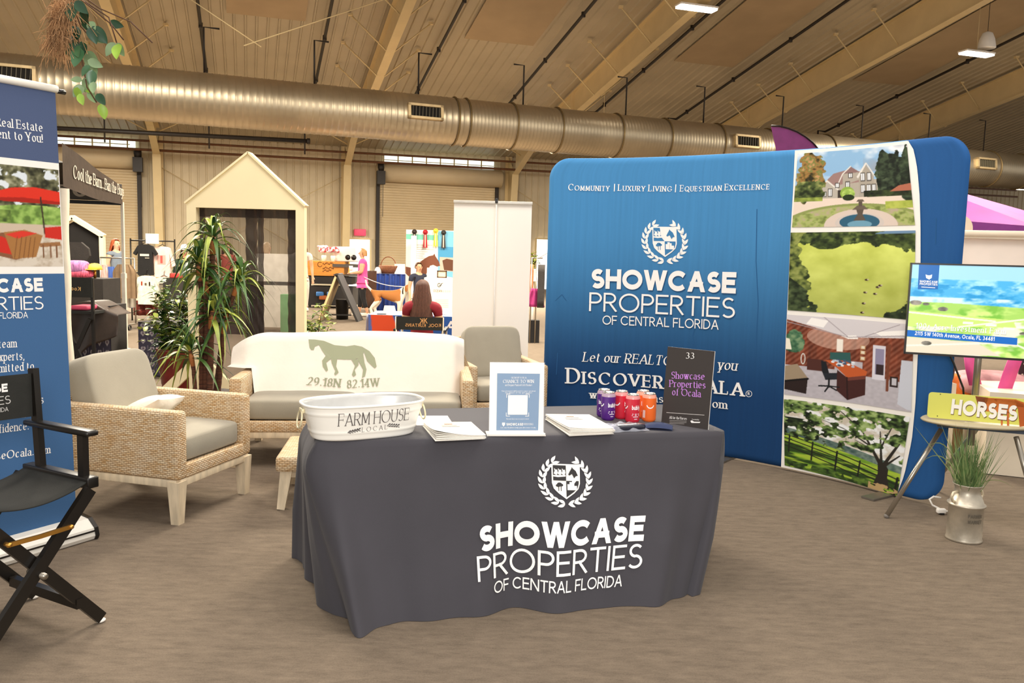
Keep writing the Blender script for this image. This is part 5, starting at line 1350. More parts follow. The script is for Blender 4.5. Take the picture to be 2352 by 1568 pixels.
# ---------------------------------------------------------------- black director's chair
F1, F2 = G(238, 1430), G(84, 1376); fd = (F1-F2)/np.linalg.norm(F1-F2); rz = math.atan2(fd[0], -fd[1]); hd_ = np.linalg.norm(F1-F2)/2
xd = np.array([math.cos(rz), math.sin(rz), 0]); hw_ = .27; hu_ = .235
dc = thing('director_chair', 'black folding director chair with cloth seat standing before the tall blue banner', 'chair', (F1+F2)/2-xd*hw_, rz, None)
SEZ = .60; hd_ = max(.2, hd_)
for y in (-hd_, hd_):
    for sg in (-1, 1):
        mb = MB(); yo = y+(.016 if sg > 0 else -.016); mb.bar((sg*hw_, yo, .02), (-sg*(hu_-.02), yo, SEZ-.02), .024, .046, up=(0, 1, 0) if 0 else (1, 0, 0)); l = mb.build('leg', M_blk, dc, local=True)
        mb = MB(); mb.ball((sg*hw_, yo, .008), (.02, .016, .009)); mb.build('foot_glide', M_white, l, local=True)
    mb = MB(); mb.cyl((0, y-.05, SEZ*.5), (0, y+.05, SEZ*.5), .012); mb.build('pivot_bolt', M_chrome, dc, local=True)
for sg in (-1, 1):
    mb = MB(); mb.bar((sg*(hw_-.1), -hd_, .12), (sg*(hw_-.1), hd_, .12), .03, .04); mb.build('stretcher', M_blk, dc, local=True)
    mb = MB(); mb.box((sg*hu_, -.02, SEZ), (.05, hd_*2-.02, .045), bev=.006); mb.build('seat_rail', M_blk, dc, local=True)
    for y, zt in ((-hd_+.05, SEZ+.19), (hd_-.12, SEZ+.43)):
        mb = MB(); mb.bar((sg*hu_, y, SEZ), (sg*hu_, y+(.03 if y > 0 else 0), zt), .026, .036, up=(0, 1, 0)); mb.build('arm_post' if y < 0 else 'back_post', M_blk, dc, local=True)
    mb = MB(); mb.box((sg*hu_, -.03, SEZ+.2), (.055, hd_*2-.03, .024), bev=.01); mb.build('armrest', M_blk, dc, local=True)
    mb = MB(); mb.bar((sg*.125, -hd_-.03, SEZ*.76), (0, -hd_-.03, SEZ*.755), .01, .016); mb.cyl((sg*.12, -hd_-.04, SEZ*.76), (sg*.12, -hd_-.01, SEZ*.76), .008); mb.build('brass_brace', M_brass, dc, local=True)
mb = MB()
mb.grid(lambda a, b: ((a-.5)*2*hu_, (b-.5)*(2*hd_-.04)-.02, SEZ+.02-.055*math.sin(PI*a)**.8), 20, 10); o = mb.build('seat', M_canvas, dc, local=True); thick(o, .006)
mb = MB(); yb = hd_-.09
def SDl(a, b, h=0.): return np.array([a, yb+.025*math.sin(PI*(a/hu_+1)/2)-h-.008, b])
mb.grid(lambda a, b: SDl((a-.5)*2*hu_, SEZ+.23+.18*b), 20, 6); mb.grid(lambda a, b: SDl((.5-a)*2*hu_, SEZ+.23+.18*b, -.006), 20, 6)
text_uv(mb, SDl, 'SHOWCASE', np.array([-.11, SEZ+.345]), np.array([1., 0]), np.array([0, 1.]), .24, .034, .25, False, lin(WH), 1, .002, .08, 0)
text_uv(mb, SDl, 'PROPERTIES', np.array([-.11, SEZ+.295]), np.array([1., 0]), np.array([0, 1.]), .25, .034, .1, False, lin('#c9c7c3'), 1, .002, .1, 0)
text_uv(mb, SDl, 'OF CENTRAL FLORIDA', np.array([-.08, SEZ+.265]), np.array([1., 0]), np.array([0, 1.]), .21, .018, .12, False, lin('#c9c7c3'), 1, .002, .1, 0)
mb.build('backrest', [M_canvas, FAB], dc, local=True)

# ---------------------------------------------------------------- television on a tripod
ta = math.radians(-21); tx_ = np.array([math.cos(ta), math.sin(ta), 0]); tn_ = np.array([math.sin(ta), -math.cos(ta), 0])
TB = D(2076, 812, 5.12); ty_ = np.array([0, 0, 1.])+tn_*.0
S = plane_surf(TB, tx_, ty_); th2 = inv(S, (2091, 603), .02, .5)[1]; tw2 = .96
tvt = thing('television_stand', 'chrome tripod stand with a round shelf carrying the television and the horse sign', 'stand', np.array([2.86, 4.93, 0]))
tv = thing('television', 'flat television showing a green farm landscape, mounted on the chrome tripod', 'television', TB+tx_*tw2/2)
mb = MB()
def slab(d0, d1, x0, x1, y0, y1, col=(1, 1, 1), m=0): mb.add([S(a, b)+tn_*k for k in (d0, d1) for a, b in ((x0, y0), (x1, y0), (x1, y1), (x0, y1))], [(0, 3, 2, 1), (4, 5, 6, 7), (0, 1, 5, 4), (1, 2, 6, 5), (2, 3, 7, 6), (3, 0, 4, 7)], m, col)
slab(-.045, -.006, 0, tw2, 0, th2); mb.build('tv_housing', M_blk, tv)
mb = MB(); bz = .01
for a in ((0, bz, 0, th2), (tw2-bz, tw2, 0, th2), (0, tw2, 0, bz*1.3), (0, tw2, th2-bz, th2)): slab(-.006, .002, *a)
mb.build('bezel', M_blk, tv)
mb = MB(); quad_grid(mb, S, [(bz, th2-bz), (tw2-bz, th2-bz), (tw2-bz, bz), (bz, bz)], pic_farm(), 0, .0005, rawuv=True); g = (.2, .3); LAYER = .0001
shape(mb, S, [(2111, 606), (2158, 608), (2154, 664), (2108, 664)], '#1f68b4', guess=g, h=.001)
text(mb, S, 'SHOWCASE', (2112, 648), (2153, 650), 5, .25, False, WH, guess=g, h=.0014); text(mb, S, 'PROPERTIES', (2112, 654), (2153, 656), 5, .2, False, WH, guess=g, h=.0014)
shape(mb, S, [(2126, 630), (2131, 632), (2136, 632), (2141, 630), (2140, 638), (2134, 642), (2127, 638)], WH, guess=g, h=.0014); shape(mb, S, [(2116, 658), (2148, 660), (2148, 661.5), (2116, 659.5)], WH, guess=g, h=.0014)
shape(mb, S, [(2080, 757), (2337, 776), (2336, 792), (2080, 772)], '#1f6cc4', guess=g, h=.001)
text(mb, S, '100+ Acre Investment Farm', (2103, 754), (2310, 768), 13, .17, True, '#ffffff', guess=g, h=.0016, shadow='#7f9468')
text(mb, S, '2115 SW 140th Avenue, Ocala, FL 34481', (2101, 769), (2284, 783), 9, .19, False, WH, guess=g, h=.0014)
mb.build('screen', print_mat('lit_screen', .25, emit=.3), tv)
pole = np.array([2.86, 4.93+.11, 0]); SHZ = .615
mb = MB(); mb.cyl(pole+[0, 0, .45], pole+[0, 0, 1.5], .02, n=14); mb.build('pole', M_chrome, tvt)
mb = MB(); mb.box(pole+[0, -.03, 1.42], (.3, .05, .2), rot=(0, 0, ta)); mb.build('tv_bracket', M_blk, tvt)
mb = MB(); sc_ = pole+np.array([.03, -.06, 0]); mb.lathe([(0, SHZ-.012), (.36, SHZ-.012), (.37, SHZ-.004), (.36, SHZ+.004), (0, SHZ+.004)], (sc_[0], sc_[1], 0), 40, sx=1, sy=.62); mb.build('shelf', mat('shelf_wood', '#b0a384', .4, var=.06), tvt)
mb = MB(); mb.box(sc_+[0, 0, SHZ-.035], (.5, .05, .045), rot=(0, 0, ta)); mb.build('shelf_bracket', mat('blue_grey_steel', '#566070', .4, metal=.6), tvt)
for p0, p1 in ((D(2162, 985, 5.0), G(2036, 1189)), (D(2334, 1003, 4.8), G(2392, 1222)), (pole+[.06, .05, .55], pole+[.1, .62, 0])):
    mb = MB(); mb.cyl(p0, p1+np.array([0, 0, .012]), .015, n=10); l = mb.build('leg', M_chrome, tvt); mb = MB(); mb.ball(p1+np.array([0, 0, .012]), .016); mb.build('rubber_foot', mat('grey_rubber', '#77716a', .7), l)
mb = MB(); p = pole+[-.03, .03, 0]; mb.tube([p+np.array(k) for k in ((-.12, .05, 1.3), (-.16, .05, 1.1), (-.1, .0, .95), (-.03, .0, .8), (-.01, 0, .66))], .006, 6); tag(mb.build('power_cable', M_blk), 'thin black cable hanging down beside the chrome tripod pole', 'cable')
# horse sign leaning on the pole
SO = D(2129, 958, 4.98); S = plane_surf(SO, tx_, ty_+0); hh = inv(S, (2136, 900), 0, .15)[1]; hs = thing('horse_sign', 'yellow sheet metal sign with white capitals and a bay horse, on the tripod shelf', 'sign', SO+tx_*.36)
mb = MB(); wd = .74; r_ = .02
ol = []
for cx, cy, a in ((wd-r_, r_, -90), (wd-r_, hh-r_, 0), (r_, hh-r_, 90), (r_, r_, 180)): ol += [(cx+r_*math.cos(math.radians(a+k*22.5)), cy+r_*math.sin(math.radians(a+k*22.5))) for k in range(5)]
mb.add([S(a, b) for a, b in ol]+[S(a, b, -.004) for a, b in ol], [tuple(range(20)), tuple(range(39, 19, -1))]+[(i, 20+i, 20+(i+1) % 20, (i+1) % 20) for i in range(20)], 0, '#dede68')
g = (.2, .08); LAYER = .0002
for pts, cc in (([(2243, 912), (2280, 915), (2335, 918), (2352, 924), (2352, 935), (2300, 930), (2250, 926)], '#c8641e'), ([(2262, 913), (2335, 917), (2333, 950), (2262, 944)], '#d7772c'), ([(2330, 918), (2352, 928), (2354, 978), (2342, 980), (2338, 940)], '#b85a1c'), ([(2240, 909), (2270, 913), (2262, 940), (2246, 930)], '#8a4a22'),
    ([(2298, 945), (2304, 945), (2303, 978), (2299, 978)], '#cf7030'), ([(2312, 945), (2318, 945), (2318, 980), (2313, 980)], '#cf7030'), ([(2216, 968), (2268, 974), (2268, 979), (2216, 973)], '#f2efe2')): shape(mb, S, pts, cc, guess=g, h=.0006)
text(mb, S, 'HORSES', (2183, 950), (2335, 967), 35, .26, False, '#fbf8f0', guess=g, h=.002, track=.08, shadow='#6a4a2a')
for px in ((2160, 905), (2153, 955)): shape(mb, S, [(px[0]-1.2, px[1]-1.2), (px[0]+1.2, px[1]-1.2), (px[0]+1.2, px[1]+1.2), (px[0]-1.2, px[1]+1.2)], '#5a5a30', guess=g, h=.001)
mb.build('sign_plate', print_mat('sign_paint', .35, spec=.5), hs)

# ---------------------------------------------------------------- milk can with grass
mc = G(2213, 1238); mcan = thing('milk_can', 'old galvanised milk can with two handles standing on the carpet under the television', 'milk can', mc, .3)
M_zinc = mat('weathered_zinc', '#beb5a4', .4, metal=.55, var=.18, scale=9, bump=.08)
mb = MB(); mb.lathe([(.09, 0), (.096, .004), (.094, .012), (.092, .018), (.09, .2), (.1, .205), (.1, .213), (.09, .218), (.072, .265), (.066, .275), (.066, .3), (.073, .318), (.079, .324), (.073, .326), (.062, .3), (.058, .27), (0, .26)], n=40)
Sm = lambda a, b, h=0.: np.array([(.0925+h)*math.sin(a/.09), -(.0925+h)*math.cos(a/.09), b])
LAYER = .0001
for t_, z, w in (('FARMER', .15, .08), ('MARKET', .118, .08)): text_uv(mb, Sm, t_, np.array([-w/2-.02, z]), np.array([1., 0]), np.array([0, 1.]), w, .02, .2, False, lin('#5f584d'), 1, .0004, .1, 0)
mb.build('can_body', [M_zinc, INK], mcan, local=True)
for sg in (-1, 1):
    mb = MB(); mb.tube([(sg*.07, 0, .285), (sg*.1, 0, .28), (sg*.112, 0, .255), (sg*.1, 0, .23), (sg*.088, 0, .225)], .008, 8); mb.build('handle', mat('handle_metal', '#d5c8ad', .4, metal=.5), mcan, local=True)
gp = thing('grass_plant', 'tall wispy green grass planted in the galvanised milk can', 'plant', mc+np.array([0, 0, .27]))
rs = np.random.RandomState(5); M_grass = mat('grass_blade', '#5d7a45', .6, var=.25, scale=14); M_grass2 = mat('grass_blade_pale', '#8a9a62', .6, var=.2, scale=14)
def blade(mb, base, tip, sag, w, n=8, m=0):
    base, tip = Vector(base), Vector(tip); d = tip-base; sd = d.cross(Vector((0, 1, .2))).normalized(); vs = []; fs = []
    for i in range(n+1):
        t = i/n; p = base+d*t+Vector((0, 0, 1))*(sag*math.sin(PI*t)); ww = w*(1-t)**.6*(.5+.5*min(1, t*6)); vs += [p-sd*ww, p+sd*ww]
    for i in range(n): fs.append((2*i, 2*i+1, 2*i+3, 2*i+2))
    mb.add(vs, fs, m, smooth=True)
mb = MB()
for k in range(230):
    a, r = rs.rand()*2*PI, .055*math.sqrt(rs.rand()); an = rs.rand()*2*PI; sp = .03+.11*rs.rand()**1.2; H = .2+.2*rs.rand()
    blade(mb, (r*math.cos(a), r*math.sin(a), 0), (r*math.cos(a)*1.5+sp*math.cos(an), r*math.sin(a)*1.5+sp*math.sin(an), H), .0, .0022, 5, int(rs.rand() < .25))
mb.build('blades', [M_grass, M_grass2], gp, local=True)['kind'] = 'stuff'
for px, sag in (((2098, 975), .0), ((2068, 1120), .2), ((2078, 1095), .24), ((2330, 1120), .06), ((2310, 1000), .03), ((2190, 1115), .2), ((2160, 970), .0)):
    tip = D(*px, 4.45); mb = MB(); blade(mb, (0, 0, 0), Vector(tip)-gp.location, sag, .0038, 14); mb.build('long_blade', M_grass2, gp, local=True)
c = G(2160, 1180); mb = MB(); mb.tube([Vector(c)+Vector(k) for k in ((.13, .02, .006), (.02, .0, .02), (-.045, .02, .05), (-.06, .03, .085), (-.03, .04, .1), (.02, .05, .09))], .006, 8); t = mb.build('extension_cord', M_white); tag(t, 'white power cord with plug end on the carpet next to the milk can', 'cord')
mb = MB(); mb.box(Vector(c)+Vector((-.0, -.005, .022)), (.055, .03, .03), bev=.008); p_ = mb.build('plug', M_white, t); mb = MB(); mb.box(Vector(c)+Vector((.0, -.01, .006)), (.028, .026, .012), bev=.003); mb.build('plug_base', M_blk, p_)
# ================================================================ behind the seats
def mpp(Y): return Y/CF
M_cream2 = mat('cream_painted_wood', '#fae8bb', .55, var=.015, scale=3)
M_leafd = mat('leaf_green', '#4a6b2f', .45, var=.3, scale=9); M_leafy = mat('leaf_yellow_green', '#a3b04c', .45, var=.2, scale=9); M_leafk = mat('leaf_dark', '#24421f', .4, var=.25, scale=9)
M_bark = mat('ringed_cane', '#5e3826', .8, var=.35, scale=30, stretch=(.3, .3, 3), bump=.4)
M_sheath = mat('orange_sheath', '#b9733f', .7, var=.2, scale=10)

# plain back of a roll-up banner
WY = 8.5; O = D(1043, 461, WY); E1 = D(1222, 469, WY); top = (O[2]+E1[2])/2+.0
w_ = E1[0]-O[0]; base = np.array([O[0], WY, 0]); t = thing('rollup_banner', 'plain white back of a roll-up banner with a centre pole behind the wicker seats', 'banner', base+[w_/2, 0, 0])
mb = MB(); mb.box(base+[w_/2, .012, top/2+.03], (w_, .004, top-.06)); mb.build('banner_sheet', mat('white_vinyl', '#fbf4e8', .5, var=.01, scale=2), t)
mb = MB(); mb.box(base+[w_/2, 0, top], (w_+.01, .035, .03), bev=.006); mb.build('top_rail', mat('pale_rail', '#d8d2c6', .4), t)
mb = MB(); mb.cyl(base+[w_*.545, -.016, .06], base+[w_*.545, -.016, top-.02], .008); mb.box(base+[w_*.545, -.012, top+.012], (.03, .02, .035)); mb.build('support_pole', [M_white], t)
mb = MB(); mb.box(base+[w_*.545, -.014, top+.018], (.028, .034, .05), bev=.005); mb.build('pole_clip', M_blk, t)
mb = MB(); mb.box(base+[w_/2, 0, .05], (w_+.04, .2, .09), bev=.03); mb.build('base_cassette', M_white, t)

# gabled frame with dark screen curtains
HY = 7.8
def H(x, y): return D(x, y, HY)
t = thing('gabled_frame', 'cream house shaped frame hung with brown see-through screens behind the sofa', 'frame', [H(565, 468)[0], HY, 0])
zl, zr_, za_ = H(428, 467)[2], H(700, 472)[2], H(570, 353)[2]; xl, xr, xa = H(428, 467)[0], H(699, 472)[0], H(570, 353)[0]; xl2, xr2 = H(450, 500)[0], H(679, 500)[0]
ze_ = (zl+zr_)/2; zh = H(565, 479)[2]
mb = MB(); mb.prism([(xl, HY, zh), (xr, HY, zh), (xr, HY, ze_), (xa, HY, za_), (xl, HY, ze_)], (0, .09, 0)); mb.build('gable_panel', M_cream2, t)
mb = MB()
for a, b_ in (((xl-.012, ze_+.0), (xa, za_+.012)), ((xa, za_+.012), (xr+.012, ze_))): mb.bar((a[0], HY+.045, a[1]), (b_[0], HY+.045, b_[1]), .13, .018, up=(0, 1, 0) if 0 else (0, 0, 1))
mb.build('roof_edge', M_cream2, t)
for x0, x1 in ((xl, xl2), (xr2, xr)): mb = MB(); mb.box(((x0+x1)/2, HY+.045, zh/2), (x1-x0, .09, zh)); mb.build('post', M_cream2, t)
for x, sg in ((xl2-.02, -1), (xl2+.02, 1), (xr2, -1), (xr2+.03, 1)): mb = MB(); mb.bar((x, HY+.05, .46), (x+sg*.42, HY+.05, .05), .05, .1, up=(0, 0, 1)); mb.build('base_brace', M_cream2, t)
mb = MB(); mb.box(((xl+xr)/2, HY+.05, .02), (xr-xl, .1, .04)); mb.build('base_rail', M_cream2, t)
M_scr = mesh_screen_mat('brown_screen', '#4a352a', .62); M_scrd = mesh_screen_mat('brown_binding', '#2a1c16', .9)
def curtain(x0, x1, nm):
    mb = MB(); mb.grid(lambda a, b: (x0+(x1-x0)*a, HY+.11+.02*math.sin(a*22+b*2), .06+(zh-.04)*b), 40, 10); o = mb.build('screen_curtain', M_scr, t)
    mb = MB()
    for xa0, xa1 in ((x0, x0+.06), (x1-.11, x1)): mb.grid(lambda a, b: (xa0+(xa1-xa0)*a, HY+.098+.01*math.sin(b*70+a*5), .06+(zh-.04)*b), 4, 60)
    mb.grid(lambda a, b: (x0+(x1-x0)*a, HY+.095, zh-.08+.1*b), 4, 2); mb.grid(lambda a, b: (x0+(x1-x0)*a, HY+.097, 1.2+.035*b), 4, 2)
    mb.build('binding', M_scrd, o)
xm = H(584, 600)[0]; curtain(xl2-.01, xm, 'a'); curtain(xm, xr2+.01, 'b')

# tall palm with several canes
PY = 6.78
def Pp(x, y, dy=0.): return D(x, y, PY+dy)
base = np.array([Pp(482, 900)[0], PY, 0]); t = thing('dracaena_palm', 'tall potted dracaena with ringed brown canes and drooping striped leaves by the sofa', 'plant', base)
mb = MB(); mb.lathe([(.15, 0), (.2, .3), (.215, .34), (.2, .35), (.18, .32), (0, .31)], base, 24); mb.build('pot', mat('dark_pot', '#3b2a22', .6), t)
rs = np.random.RandomState(11)
def strap(mb, p, az, el, L, w, droop, m):
    """long arching leaf"""
    p = Vector(p); n = 9; d = Vector((math.cos(az)*math.cos(el), math.sin(az)*math.cos(el), math.sin(el))); sd = Vector((-math.sin(az), math.cos(az), 0)); vs = []; fs = []
    for i in range(n+1):
        tt = i/n; q = p+d*(L*tt)+Vector((0, 0, -droop*L*tt**2.2)); ww = w*(.35+.65*math.sin(PI*min(1, tt*1.25+.12)))*(1-tt**4*.97)
        up = Vector((0, 0, ww*.35)); vs += [q-sd*ww+up, q, q+sd*ww+up]
    for i in range(n):
        for k in (0, 1): a = 3*i+k; fs.append((a, a+1, a+4, a+3))
    mb.add(vs, fs, m, smooth=True)
canes = [([(463, 908), (463, 753), (462, 665), (457, 605)], .02, 34, .40), ([(482, 908), (484, 771), (489, 716)], .024, 30, .38), ([(500, 905), (512, 777), (519, 728)], .022, 24, .34), ([(476, 908), (480, 700), (487, 612), (490, 545)], .021, 38, .42),
         ([(494, 906), (515, 740), (532, 690), (549, 645)], .018, 36, .40), ([(449, 907), (445, 850), (437, 806)], .016, 30, .44), ([(470, 908), (476, 690), (470, 640)], .018, 26, .36)]
for k, (pts, r, nl, L) in enumerate(canes):
    dy = [0, -.08, .04, .1, .06, -.12, .0][k]; P = [Pp(x, y, dy) for x, y in pts]; b0 = base+np.array([(P[0][0]-base[0])*.6, dy, .3]); P = [b0]+P
    mb = MB(); pp = []
    for a, b_ in zip(P, P[1:]):
        nseg = max(2, int(np.linalg.norm(b_-a)/.03)); pp += [a+(b_-a)*i/nseg for i in range(nseg)]
    pp.append(P[-1]); mb.tube(pp, [r*(1+.1*(i % 2)) for i in range(len(pp))], 10); c_ = mb.build('cane', M_bark, t)
    mb = MB(); a = P[-1]; d_ = (P[-1]-P[-2])/np.linalg.norm(P[-1]-P[-2]); mb.tube([a-d_*.14, a-d_*.05, a+d_*.03], [r*1.05, r*1.3, r*.6], 10); mb.build('sheath', M_sheath, c_)
    mb = MB()
    nl = int(nl*1.35)
    for q in range(nl):
        az = rs.rand()*2*PI; f = q/nl; el = math.radians(80-75*f+rs.randn()*8); strap(mb, a+d_*(.12*(1-f)-.07), az, el, L*(.75+.5*rs.rand()), .018+.006*rs.rand(), .5+.9*f*rs.rand()+.25, [0, 0, 1, 2, 0, 1][q % 6])
    mb.build('leaf_crown', [M_leafd, M_leafy, M_leafk], t)

def bush(name, label, cat, base, H0, spread, n, pot=None, seed=1, lw=.04, cols=None):
    t = thing(name, label, cat, base); rs = np.random.RandomState(seed); mb = MB(); st = MB()
    for k in range(9):
        az = rs.rand()*2*PI; r = spread*(.3+.7*rs.rand()); tip = Vector((r*math.cos(az), r*math.sin(az), H0*(.6+.4*rs.rand()))); st.tube([(0, 0, .25), tip*.5+Vector((0, 0, .12)), tip], [.008, .006, .003], 5)
        for q in range(n//9):
            f = .35+.65*rs.rand(); p = tip*f+Vector((0, 0, .12*(1-f)))+Vector(rs.randn(3)*spread*.22); strap(mb, p, rs.rand()*2*PI, rs.rand()*.9-.2, lw*(1.6+rs.rand()), lw*.5, .3, int(rs.rand()*3))
    mb.build('foliage', cols or [M_leafd, M_leafy, M_leafk], t, local=True); st.build('stems', M_bark, t, local=True)
    if pot:
        r, h, m = pot; mb = MB(); pr_ = [(r*.7, 0)]
        for i in range(9): z = h*(i+.5)/9; pr_ += [(r*(.72+.28*i/8), z-.02), (r*(.75+.28*i/8), z)]
        mb.lathe(pr_+[(r*1.06, h), (r*.95, h), (r*.92, h-.04), (0, h-.05)], n=28); mb.build('pot', m, t, local=True)
    return t
M_redpot = mat('dark_red_glaze', '#6e1f1b', .3, var=.15)
bush('bushy_plant', 'small leafy bush in a ribbed dark red pot left of the cream frame', 'plant', [D(408, 800, 8.5)[0], 8.5, 0], 1.15, .28, 1000, (.2, .5, M_redpot), 3, .05)
bush('bushy_plant', 'light green bushy plant at the right foot of the cream frame', 'plant', [D(714, 780, 8.6)[0], 8.6, 0], 1.0, .2, 640, (.16, .4, mat('brown_pot', '#5b4030', .6)), 4, .045, [M_leafy, M_leafd, mat('leaf_pale', '#c0c878', .5, var=.2)])

# ---------------------------------------------------------------- canopy tent at the left
M_blkf = mat('black_polyester', '#2c2723', .8, var=.08, scale=10, bump=.2)
A0 = np.array([-4.62, 8.55, 0]); A1 = np.array([-5.62, 11.95, 0]); adir = (A1-A0)/np.linalg.norm(A1-A0); aside = np.array([-adir[1], adir[0], 0])
t = thing('canopy_tent', 'black canopy tent with white posts and a lettered valance at the left', 'tent', (A0+A1)/2)
mb = MB(); mb.grid(lambda a, b: A0+np.array([.045*math.cos(2*PI*a)*(1+.12*math.sin(9*b)), .045*math.sin(2*PI*a), 2.1*b])+np.array([.01*math.sin(14*b), 0, 0]), 16, 30); mb.build('wrapped_post', mat('cream_wrap', '#ece2cf', .9, var=.03, bump=.3, bscale=20), t)
for P in (A1, A1+aside*3.0, A0+aside*3.0):
    mb = MB(); mb.box(P+[0, 0, .55], (.05, .05, 1.1)); mb.box(P+[0, 0, 1.55], (.036, .036, 1.2)); mb.box(P+[0, 0, .03], (.1, .1, .03)); mb.box(P+[0, 0, 1.1], (.06, .06, .07)); mb.build('post', mat('white_enamel_post', '#e6dccb', .4), t)
vz0, vz1 = 2.12, 2.36
Sv = plane_surf(A0+[0, 0, 0], adir, (0, 0, 1)); Lv = np.linalg.norm(A1-A0)
mb = MB(); mb.grid(lambda a, b: Sv(a*Lv, vz0+(vz1+.2*(1-a)-vz0)*b-.03*math.sin(PI*a)*(1-b), .01*math.sin(9*a)), 30, 4); g = (1.5, 2.2); LAYER = .0006
text(mb, Sv, 'Cool the Barn...Ban the Bugs', (164, 409), (281, 451), 31, .2, True, '#e9e0cf', 1, guess=g, h=.02, track=.13)
mb.build('side_valance', [mat('brown_black_valance', '#4a3d33', .7, var=.1, scale=6, bump=.3, bscale=18), FAB], t)
A1s = A1+aside*3.0; Sb = plane_surf(A1s, (A1-A1s), (0, 0, 1)); Lb = 3.0
mb = MB(); mb.grid(lambda a, b: Sb(a*Lb, 2.16+.24*b), 10, 3); text_uv(mb, Sb, '150', np.array([2.0, 2.2]), np.array([1., 0]), np.array([0, 1.]), .55, .17, .2, False, lin('#cfc9bf'), 1, .006, .15, 0); mb.build('back_valance', [mat('grey_polyester', '#5b5a58', .8), FAB], t)
mb = MB(); mb.box((A1+A1s)/2+[0, 0, 2.13], (3.0, .03, .05), rot=(0, 0, math.atan2(aside[1], aside[0]))); mb.build('back_bar', M_blk, t)
mb = MB(); ap = (A0+A1)/2+aside*1.5+[0, 0, 3.0]
for p, q in ((A0, A1), (A1, A1s), (A1s, A0+aside*3.0), (A0+aside*3.0, A0)): mb.poly([p+[0, 0, 2.36], q+[0, 0, 2.36], ap])
mb.build('canopy_roof', M_blkf, t)

# tables with patterned cloths and a tarp
def heart_img():
    p = Pic(60, 76, '#4a4656', 12)
    for i in range(5):
        for j in range(7):
            x, y = (i+.5)/5, (j+.5)/7; s = .05
            p.put(p.ell(x-.022, y-.012, .03, .03), '#b9b2b4'); p.put(p.ell(x+.022, y-.012, .03, .03), '#b9b2b4'); p.fill([(x-.05, y-.005), (x+.05, y-.005), (x, y+.05)], '#b9b2b4'); p.put(p.ell(x, y-.008, .024, .02), '#6f5f6b')
        for j in range(8): p.rect((i)/5-.008, j/7, i/5+.008, j/7+.07, '#8f8792')
    return p.out()
HIMG = heart_img()
def heart_table(label, c, rz, w, d, h):
    t = thing('draped_table', label, 'table', c, rz, 'tables with heart print cloths'); R = Matrix.Rotation(rz, 3, 'Z')
    Sx = lambda a, b, k=0.: np.array([a, -d/2-k-.012*math.sin(9*a), b])
    mb = MB(); quad_grid(mb, Sx, [(-w/2, h), (w/2, h), (w/2, .01), (-w/2, .01)], HIMG, 0, 0, rawuv=True)
    mb.build('patterned_cloth', FAB, t, local=True); mb = MB()
    mb.grid(lambda a, b: (-w/2-.01*math.sin(9*b), -d/2+d*b, .01+(h-.01)*a), 4, 16); mb.grid(lambda a, b: (w/2, d/2-d*b, .01+(h-.01)*a), 4, 8); mb.grid(lambda a, b: (-w/2+w*a, d/2, .01+(h-.01)*b), 4, 4); mb.box((0, 0, h), (w, d, .012)); mb.build('plain_cloth', M_blkf, t, local=True); return t
heart_table('draped table with heart print cloth between the tent and the potted bush', [D(375, 800, 9.75)[0]+.02, 9.75+.2, 0], -.12, .56, .5, .64)
t1 = heart_table('heart print table half covered by a dark tarp under the tent', [D(218, 780, 9.4)[0]-.06, 9.4+.25, 0], .1, .42, .5, .84)
mb = MB(); c = D(212, 700, 9.3)
def tarp(a, b):
    x = (a-.5)*.58; z = .86+.06*math.sin(3*a+1)-.75*max(0, b-.45)*(1.3-.9*a)*1.4-.12*abs(a-.5); y = -.34*min(1, b/.45)+.2-.08*b-.03*math.sin(8*a+4*b)
    return (c[0]+x, c[1]+y+.16, max(z, .03))
mb.grid(tarp, 30, 30); o = one(mb, 'tarp', mat('dark_tarp', '#40332a', .45, var=.25, scale=3, bump=.5, bscale=6), 'crumpled dark brown tarp thrown over a heart print table', 'tarp'); thick(o, .004)

# ---------------------------------------------------------------- people
def skin(name, nodes, edges, m, parent, sub=2, squash=None):
    bm = bmesh.new(); ly = bm.verts.layers.skin.verify(); vs = {}
    for i, (k, (p, r)) in enumerate(nodes.items()):
        v = bm.verts.new(p); v[ly].radius = r if hasattr(r, '__len__') else (r, r); v[ly].use_root = (i == 0); vs[k] = v
    for a, b in edges: bm.edges.new((vs[a], vs[b]))
    me = bpy.data.meshes.new(name); bm.to_mesh(me); bm.free(); me.materials.append(m)
    for p in me.polygons: p.use_smooth = True
    o = bpy.data.objects.new(name, me); COL.objects.link(o); o.parent = parent
    md = o.modifiers.new('skin', 'SKIN'); md.use_smooth_shade = True; md.branch_smoothing = .3
    md2 = o.modifiers.new('sub', 'SUBSURF'); md2.levels = md2.render_levels = sub
    return o
M_skin = mat('skin', '#d9a27e', .55, var=.05); M_skinp = mat('skin_pale', '#e6b795', .55, var=.05)
